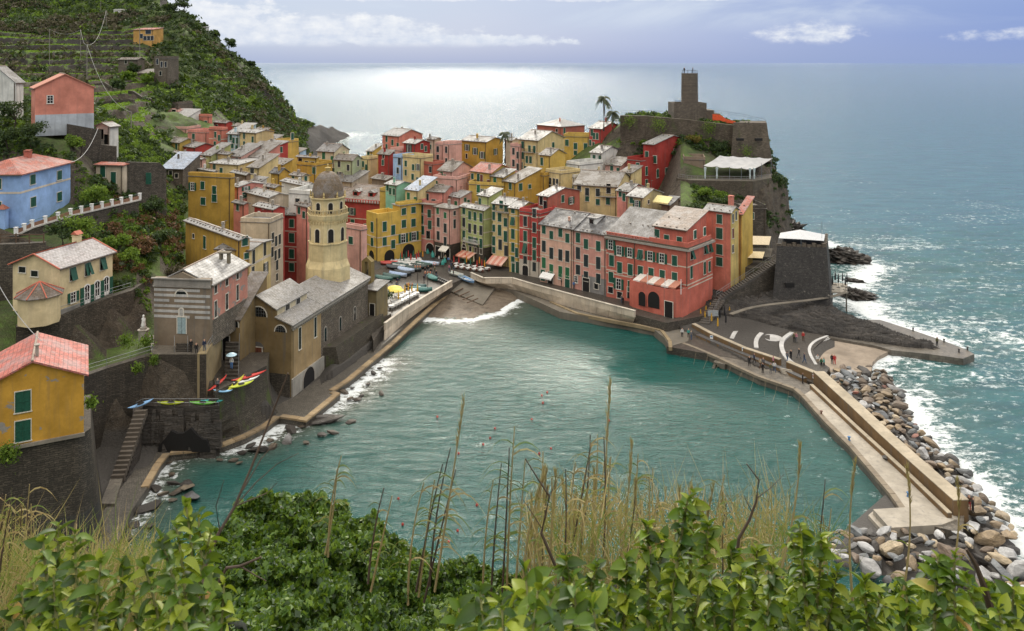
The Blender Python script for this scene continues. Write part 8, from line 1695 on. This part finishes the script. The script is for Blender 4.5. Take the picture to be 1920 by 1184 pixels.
# telephone poles and wires
PO=[(163,84,120,285,'the middle of the terraces'),(151,56,88,345,'the upper terraces'),(199,20,52,400,'the brown scrub'),(246,210,240,205,'the gate of the pink houses'),(93,55,90,330,'the dry scrub at the edge'),(262,52,84,330,'the blue fronted cafe'),(189,2,30,440,'the hilltop grass')]
PTS=[]
for px,y0,y1,D_,w in PO:
    a_=Q(px,y0,D_); b_=Vector((a_.x,a_.y,gz(a_.x,a_.y)-.3)); mb=MB(); mb.tube([b_,a_],.14,6); tag(mb.build('telephone_pole',simple((.22,.20,.17),.8)),'thin grey telephone pole on the hill near '+w,'pole'); PTS.append(a_)
def wire(a_,b_,sag,label): 
    pts=[a_*(1-t)+b_*t-Vector((0,0,sag*4*t*(1-t))) for t in [k/16 for k in range(17)]]; mb=MB(); mb.tube(pts,.045,4); tag(mb.build('cable',simple((.3,.3,.3),.6)),label,'cable')
wire(PTS[0],PTS[3],5,'long sagging cable from the terraces to the village pole'); wire(PTS[0],PTS[1],2,'short cable between the two terrace poles'); wire(PTS[0],PTS[2],5,'cable climbing from the terraces to the hilltop pole'); wire(PTS[1],PTS[4],2,'cable crossing the brown scrub'); wire(Q(184,240,155),Q(133,304,128),1.5,'white cable hanging down to the sky blue house'); wire(Q(-5,530,98),Q(78,640,86),.6,'pale cable crossing in front of the cream house')
# climbing plants on walls
for c,n,rr,lab in ((Q(170,755,84.5),260,.9,'small green plant sprouting from the old yellow house corner'),(Q(258,690,106),260,.8,'bright green shrub hanging from the dark retaining wall'),(Q(288,676,107.5),260,.8,'green shrub on the corner of the chapel terrace'),(Q(15,850,80),500,1.3,'ivy on the buttress of the old yellow house'),(Q(235,640,110),300,1.1,'green weeds below the small statue'),(Q(275,640,110.5),350,1.3,'ivy hanging beside the chapel front'),(Q(1235,235,224),500,3.,'ivy patch hanging on the rampart left of the tower'),(Q(1180,228,225.5),400,2.5,'brown green creeper near the palm end of the rampart'),(Q(1330,240,222.5),400,2.6,'creeper on the rampart below the orange netting'),(Q(1400,285,216.8),300,2.2,'bushes at the foot of the seaward bastion')):
    p=np.array(c)+NR.normal(size=(n,3))*rr*.38*np.array([1,.6,1]); V,Fq=cards(p,NR.uniform(.14,.3,n)); tag(link('wall_plant',npmesh('wall_plant',V,Fq,[LM_gr],False,False)),lab,'plant',kind='stuff')
# ---------------------------------------------------------------- plants right in front
LN1=leafmat(((.018,.05,.004),(.06,.13,.006),(.15,.23,.01),(.30,.35,.02)),.5,.32,'near_leaf'); LN2=leafmat(((.04,.085,.015),(.08,.16,.025),(.12,.22,.03),(.28,.33,.06),(.34,.24,.07)),.35,.35,'near_leaf'); LIV=leafmat(((.014,.042,.005),(.035,.09,.008),(.085,.17,.014),(.17,.26,.025)),.5,.3,'ivy')
M_twig=simple((.075,.05,.035),.8); M_twg=simple((.16,.17,.05),.7); M_straw=leafmat(((.36,.26,.12),(.52,.41,.21),(.26,.16,.07)),.8,.3,'straw'); M_reedg=leafmat(((.10,.17,.03),(.20,.25,.06),(.32,.28,.10)),.6,.35,'reed')
def topy(px,tab): return np.interp(px,[a_ for a_,b_ in tab],[b_ for a_,b_ in tab])
def bush(name,tab,D0,D1,n,sz,mat,label,core=True,depth=260):
    px=NR.uniform(tab[0][0],tab[-1][0],n); t0=topy(px,tab)+nf(px/28,px*0,5,3)*26+nf(px/9,px*0,6,2)*10; dy=NR.uniform(0,1,n)**1.3*depth-8
    py=t0+dy; lump=nf(px/45,py/38,12,3); D=D1-(D1-D0)*np.clip(dy/depth,0,1)+lump*-.9+NR.uniform(0,1,n)**2*1.3
    C=np.stack([(px-CX)/F*D,D,H-(py-HY)*D/F],1); E=empty(name,Vector(C.mean(0)))
    n2=n; d=NR.normal(size=(n,3))*.75; d[:,2]-=.35; d[:,1]-=.3; d/=np.linalg.norm(d,axis=1,keepdims=True); r=NR.normal(size=(n,3)); r[:,1]*=.4; s=np.cross(d,r); s/=np.linalg.norm(s,axis=1,keepdims=True); nn=np.cross(d,s); z=(sz*NR.uniform(.6,1.3,n))[:,None]
    c=C-np.array(E.location); v=np.stack([c-d*z*.5,c+s*z*.36-d*z*.1+nn*z*.10,c+d*z*.62,c-s*z*.36-d*z*.1+nn*z*.10],1).reshape(-1,3); f=np.arange(4*n).reshape(n,4); f=np.concatenate([f[:,[0,1,2]],f[:,[0,2,3]]])
    o=link('foliage',npmesh('foliage',v,f,[mat],False,False),E); o['kind']='stuff'
    if core:  # near-black sheet behind the leaves, painting the shade inside the bush
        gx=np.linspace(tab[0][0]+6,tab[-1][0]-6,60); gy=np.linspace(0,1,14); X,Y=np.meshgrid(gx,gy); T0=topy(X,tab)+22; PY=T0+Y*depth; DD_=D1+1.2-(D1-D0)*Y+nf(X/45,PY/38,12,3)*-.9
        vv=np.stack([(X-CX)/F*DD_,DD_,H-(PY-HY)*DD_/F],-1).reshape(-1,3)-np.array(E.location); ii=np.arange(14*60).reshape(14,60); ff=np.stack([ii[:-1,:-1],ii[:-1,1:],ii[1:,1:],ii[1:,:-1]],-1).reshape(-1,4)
        back=vv+np.array([0,2.5,-1.5]); L0=len(vv); me=npmesh('shade_sheet',np.concatenate([vv,back]),np.concatenate([ff,ff[:,::-1]+L0]),[simple((.008,.014,.005),1.,var=.5,name='shade')],True,False); link('shade_core',me,E)
    tag(E,label,'bush'); return E
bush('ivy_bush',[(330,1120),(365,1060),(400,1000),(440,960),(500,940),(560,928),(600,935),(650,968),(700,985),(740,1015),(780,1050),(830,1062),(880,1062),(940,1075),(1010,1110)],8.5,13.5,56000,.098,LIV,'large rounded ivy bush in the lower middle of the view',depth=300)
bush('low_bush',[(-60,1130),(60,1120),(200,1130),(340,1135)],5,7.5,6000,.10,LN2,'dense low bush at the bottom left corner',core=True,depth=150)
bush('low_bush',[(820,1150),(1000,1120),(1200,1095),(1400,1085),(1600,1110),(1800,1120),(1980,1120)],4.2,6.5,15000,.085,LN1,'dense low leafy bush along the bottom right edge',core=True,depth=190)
# one broad leaf, folded along its midrib
def leafproto(mat,L=1.,Wd=.56,bend=.18,n=5):
    mb=MB(); pts=[]
    for i in range(n+1):
        t=i/n; w=Wd/2*math.sin(math.pi*(t**.8))**.8 if 0<t<1 else 0.; pts.append((t*L,w,-bend*t*t*L))
    for i in range(n):
        a_,b_=pts[i],pts[i+1]
        for s in(-1,1): q=[(a_[0],0,a_[2]),(b_[0],0,b_[2]),(b_[0],s*b_[1],b_[2]+b_[1]*.65),(a_[0],s*a_[1],a_[2]+a_[1]*.65)]; mb.poly(q if s<0 else q[::-1])
    import bmesh
    me=mb.mesh('leaf',[mat],True); bm=bmesh.new(); bm.from_mesh(me); bmesh.ops.remove_doubles(bm,verts=bm.verts,dist=1e-4); bm.to_mesh(me); bm.free(); return me
def hue(cols,nm):
    return [leafmat((c,tuple(x*1.3 for x in c)),.5,.32,'near_leaf') for c in cols]
LCOL=hue([(.025,.07,.004),(.075,.15,.006),(.13,.21,.010),(.25,.31,.018),(.03,.07,.005)],'a'); LPR=[leafproto(m,bend=b_) for m in LCOL for b_ in(.1,.45)]; LYE=[leafproto(m) for m in hue([(.42,.36,.09),(.45,.25,.08)],'y')]
def shoot_plant(name,label,tips,D0,D1,lpx,npl,cap=300,seed=1,droop=0.,lenp=330):
    """leafy shoots ending at given photo points; biggest `cap` leaves are parts of their own"""
    rr=random.Random(seed); base=XD(tips[len(tips)//2][0],(D0+D1)/2,H-1.9); E=empty(name,base); LV=[]; mb=MB()
    for (px,py) in tips:
        D=rr.uniform(D0,D1); top=Q(px,py,D); bx=px+rr.uniform(-70,70); bot=Q(bx,py+lenp,D*1.0-.25); m=Q((px+bx)/2+rr.uniform(-25,25),py+lenp*.45,D-.1); N_=10
        pts=[top*(t*t)+m*(2*t*(1-t))+bot*((1-t)**2) for t in[k/N_ for k in range(N_+1)]]; mb.tube([p-base for p in pts],.0032*D,5,r1=.0014*D)
        for k in range(npl):
            t=1-(k/npl)**1.15*.98; p=top*(t*t)+m*(2*t*(1-t))+bot*((1-t)**2); L=lpx/F*D*rr.uniform(.6,1.2)*(.65 if k<3 else 1); a_=k*2.4+rr.uniform(-.4,.4); el_=rr.uniform(-.3,.9) if k>2 else rr.uniform(.5,1.3); d=Vector((math.cos(a_)*math.cos(el_),math.sin(a_)*math.cos(el_)*.8-.2,math.sin(el_)-droop)).normalized()
            LV.append((L,p,d,rr.uniform(-.9,.9)))
    q_=mb.build('stem',M_twg,E); q_['kind']='stuff'; LV.sort(key=lambda q:-q[0]/q[1].y); 
    rest=MB()
    for i,(L,p,d,rl) in enumerate(LV):
        q=d.to_track_quat('X','Z').to_matrix().to_4x4(); M=Matrix.Translation(p-base)@q@Matrix.Rotation(rl,4,'X')@Matrix.Scale(L,4); me=rr.choice(LPR if rr.random()>.025 else LYE)
        if i<cap: o=link('leaf',me,E); o.matrix_local=M
        else:
            i0=len(rest.v); rest.v+=[tuple(M@v_.co) for v_ in me.vertices]; rest.f+=[tuple(i0+k for k in pl.vertices) for pl in me.polygons]; rest.m+=[0]*len(me.polygons)
    if rest.f: o=rest.build('leaves',LN1,E,True); o['kind']='stuff'
    tag(E,label,'shrub'); return E
shoot_plant('leafy_shrub','broad leaved green shrub filling the lower right foreground',[(1215,985),(1245,1010),(1290,935),(1300,925),(1330,985),(1370,1030),(1175,1050),(1120,1060),(1420,1030),(1450,1060),(1500,985),(1485,1010),(1540,1010),(1570,1070),(1620,1090),(1060,1045),(1005,1080),(960,1110),(1390,1070),(1270,1060),(1330,1080),(1230,1090),(1140,1110),(1500,1090),(1090,1110),(1660,1120),(1440,1110),(1300,1120)],2.6,4.4,31,74,seed=3)
shoot_plant('leafy_shrub','light green broad leaved shoots at the right end of the foreground',[(1740,1060),(1760,1045),(1790,1040),(1810,1080),(1700,1100),(1850,1100),(1900,1095),(1650,1110),(1770,1120),(1870,1140),(1720,1140),(1930,1110)],2.4,3.6,36,50,seed=5)
shoot_plant('leafy_shrub','large pale green leaves close to the camera in the bottom middle',[(900,1110),(940,1130),(985,1075),(1010,1095),(1040,1110),(860,1140),(1075,1085),(1110,1130)],1.6,2.2,48,26,seed=8)
shoot_plant('leafy_branch','leafy branch with lobed green leaves in the left foreground',[(348,945),(372,965),(330,985),(300,1010),(395,1000),(110,985),(140,1000),(80,1010),(60,1085),(40,1110),(190,1050),(230,1060),(270,1060),(170,1090),(250,1110),(320,1080),(380,1060),(420,1090),(100,1080),(20,1150),(300,1140),(200,1150),(400,1150),(90,1150)],2.,3.2,34,46,seed=11)
def poly3(pts): return [Q(a_,b_,c_) for a_,b_,c_ in pts]
def twig(name,label,pts,r,subs,mat=M_twig):
    p=poly3(pts); E=empty(name,p[-1]); mb=MB(); mb.tube([q-p[-1] for q in p],r,6,r1=r*2.4)
    for s in subs: q=poly3(s); mb.tube([x-p[-1] for x in q],r*.9,5,r1=r*.35)
    mb.build('branch',mat,E); tag(E,label,'branch')
twig('bare_branch','long bare brown branch rising past the rocks on the left',[(540,700,3.),(505,790,3.),(470,880,2.95),(440,950,2.9),(410,1000,2.85),(385,1060,2.8),(370,1130,2.7)],.003,[[(445,945,2.9),(480,905,2.95),(520,870,3.),(560,850,3.)],[(455,920,2.9),(490,860,2.95),(525,820,3)],[(412,995,2.85),(405,950,2.85),(420,900,2.85)],[(440,950,2.9),(500,925,3),(520,905,3)]])
twig('bare_branch','thin grey forked twig in front of the ivy bush',[(490,1045,4.),(450,1062,4.),(425,1065,4),(400,1110,4),(380,1150,4),(375,1190,4)],.005,[[(450,1062,4),(480,1080,4),(500,1090,4)]])
twig('bare_branch','dark crooked bare twig between the reeds on the right',[(1400,870,6),(1423,900,6),(1418,940,6),(1405,975,6),(1385,1010,6),(1380,1060,6)],.0055,[[(1418,935,6),(1445,915,6),(1470,890,6)],[(1410,960,6),(1395,930,6)]])
twig('bare_branch','dark bare twig curving among the middle reeds',[(985,860,7),(1010,900,7),(1030,930,7),(1022,970,7),(1015,1000,7),(1045,1070,7)],.006,[[(1030,930,7),(1050,890,7)],[(1015,990,7),(990,950,7),(975,930,7)]])
twig('bare_branch','black bare stem in front of the pale boulders',[(1812,1030,3),(1830,1060,3),(1845,1100,3),(1860,1150,3)],.006,[])
def reed(px,ty,D,lean,hpx,green,seed,plume=False,label=None,grp='reed stalks in front of the harbour'):
    rr=random.Random(seed); top=Q(px,ty,D); bot=Q(px-lean,ty+hpx,D); E=empty('reed',bot); mid=(top+bot)/2+Vector((rr.uniform(-.1,.1),0,.05)); N_=10
    pt=lambda t:bot*((1-t)**2)+mid*(2*t*(1-t))+top*(t*t)
    mb=MB(); mb.tube([pt(k/N_)-bot for k in range(N_+1)],.0011*D+.004,4,r1=.0006*D,mi=0)
    if plume:
        for k in range(90):
            t=1-rr.random()*.28; p=pt(t)-bot; d=Vector((rr.uniform(-1,1)*.35,rr.uniform(-1,1)*.3,1)).normalized(); w=.012*D/8; L=.05*D/6*rr.uniform(.6,1.4); s=d.cross(Vector((0,1,0))).normalized()*w*.35
            mb.quad(p-s,p+s,p+d*L+s*.2,p+d*L-s*.2,1)
    nb=rr.randint(5,10) if not plume else rr.randint(2,4)
    for k in range(nb):
        t=rr.uniform(.25,.93) if not plume else rr.uniform(.15,.6); p=pt(t)-bot; a_=rr.choice((0,math.pi))+rr.uniform(-.7,.7); d=Vector((math.cos(a_),math.sin(a_)*.5,0)); L=rr.uniform(.25,.6)*D/11*(hpx/230); w=.016*D/10; pr=None; g=1 if rr.random()<green else 2
        for j in range(6):
            u=j/5; q=p+d*L*u*.75+Vector((0,0,L*(.75*u-1.05*u*u))); ww=w*(1-u)**.6+.001; s=Vector((0,0,1)).cross(d)*ww*.4+Vector((0,0,ww*.5))
            if pr: mb.quad(pr[0],pr[1],q+s,q-s,2 if g==1 else 1)
            pr=(q-s,q+s)
    mb.build('stalk',[M_twig if rr.random()<.3 else M_straw,M_straw,M_reedg],E); tag(E,label or ('green leaved' if green>.5 else 'dry straw coloured')+(' plumed' if plume else '')+' reed stalk '+('at the left edge before the yellow house' if px<150 else 'left of the bare brown branch' if px<340 else 'just above the ivy bush' if px<760 else 'over the open water left of the clump' if px<975 else 'in the left part of the middle clump' if px<1090 else 'in the middle of the reed clump' if px<1200 else 'in the right part of the middle clump' if px<1330 else 'in the thinning right end of the clump'),'reed',None if label else grp); return E
for i,a_ in enumerate(((1145,716,10,10,420,.3,'tallest reed with a plume left of the breakwater view'),(870,750,9,55,360,.5,'leaning reed with a brown plume over the open water'),(1605,866,6,6,260,.2,'thin upright reed plume in front of the quay end'),(1700,880,6,12,260,.2,'thin reed plume in front of the concrete block'),(1795,902,6,22,230,.2,'leaning reed plume in front of the breakwater wall'),(1500,838,7,35,230,.3,'single leaning reed plume right of the twig'),(1185,830,9,30,300,.2,'dark plumed reed behind the central shrub'),(1025,880,9,12,260,.2,'dry plumed reed left of the dense reed clump'))):
    reed(a_[0],a_[1],a_[2],a_[3],a_[4],a_[5],100+i,True,a_[6])
sd_=200
for px,ty,D_,ln,hp,g in ((640,855,11,25,190,.4),(632,880,11,22,160,.5),(845,840,10,40,260,.6),(830,870,10,50,240,.5),(815,900,10,30,220,.6),(795,905,9.5,30,230,.6),(855,880,10,60,250,.5),(720,915,9,30,180,.7),(735,930,9,40,180,.6),(965,800,10,15,320,.7),(955,840,10,15,300,.8),(940,870,10,20,260,.8),(925,900,10,20,240,.8),(985,860,10,20,260,.5)):
    sd_+=1; reed(px,ty,D_,ln,hp,g,sd_)
for k in range(84):
    sd_+=1; px=R.uniform(985,1300) if k<60 else R.uniform(1280,1560); ty=R.gauss(930,45)-(60 if 1080<px<1180 else 0)+(35 if px>1300 else 0); reed(px,max(ty,815),R.uniform(8,12),R.uniform(-15,45),R.uniform(190,300),R.choice((.1,.3,.7)),sd_,R.random()<.25)
for k in range(55):
    sd_+=1; px=R.uniform(-40,80) if k<34 else R.uniform(80,330); reed(px,R.gauss(960 if px<60 else 1030,30)+(70 if px>150 else 0),R.uniform(5,8),R.uniform(-10,60),R.uniform(160,260),R.choice((.2,.6)),sd_,R.random()<.15,label=None,grp='reeds and grasses at the left edge')
# loose straw in the clumps
def grass(name,label,pxr,pyr,D_,n,sz,mat):
    px=NR.uniform(*pxr,n); py=NR.uniform(*pyr,n); D=NR.uniform(*D_,n); C=np.stack([(px-CX)/F*D,D,H-(py-HY)*D/F],1); d=NR.normal(size=(n,3))*.45; d[:,2]+=.8; d/=np.linalg.norm(d,axis=1,keepdims=True); s=np.cross(d,np.tile([0,1.,0],(n,1))); s/=np.linalg.norm(s,axis=1,keepdims=True); L=(sz*NR.uniform(.5,1.4,n))[:,None]; bd=NR.normal(size=(n,3))*L*.25; w=L*.009
    v=np.stack([C-s*w,C+s*w,C+d*L*.55+s*w*.8,C+d*L*.55-s*w*.8,C+d*L+bd],1).reshape(-1,3); i=np.arange(n)[:,None]*5; f=np.concatenate([i+[0,1,2],i+[0,2,3],i+[3,2,4]]); o=link(name,npmesh(name,v,f,[mat],False,False)); o['kind']='stuff'; o['label']=label
grass('dry_grass','dry straw grass tangled between the reeds',(985,1480),(960,1170),(8,12),1900,.5,M_straw); grass('dry_grass','dry straw grass at the left edge',(-40,300),(1050,1190),(5,8),1700,.30,M_straw); grass('green_grass','fresh grass blades mixed in the straw',(-40,330),(1050,1180),(5,8),2000,.28,M_reedg); grass('green_grass','green blades between the reeds',(1000,1560),(1000,1180),(8,12),2200,.36,M_reedg)
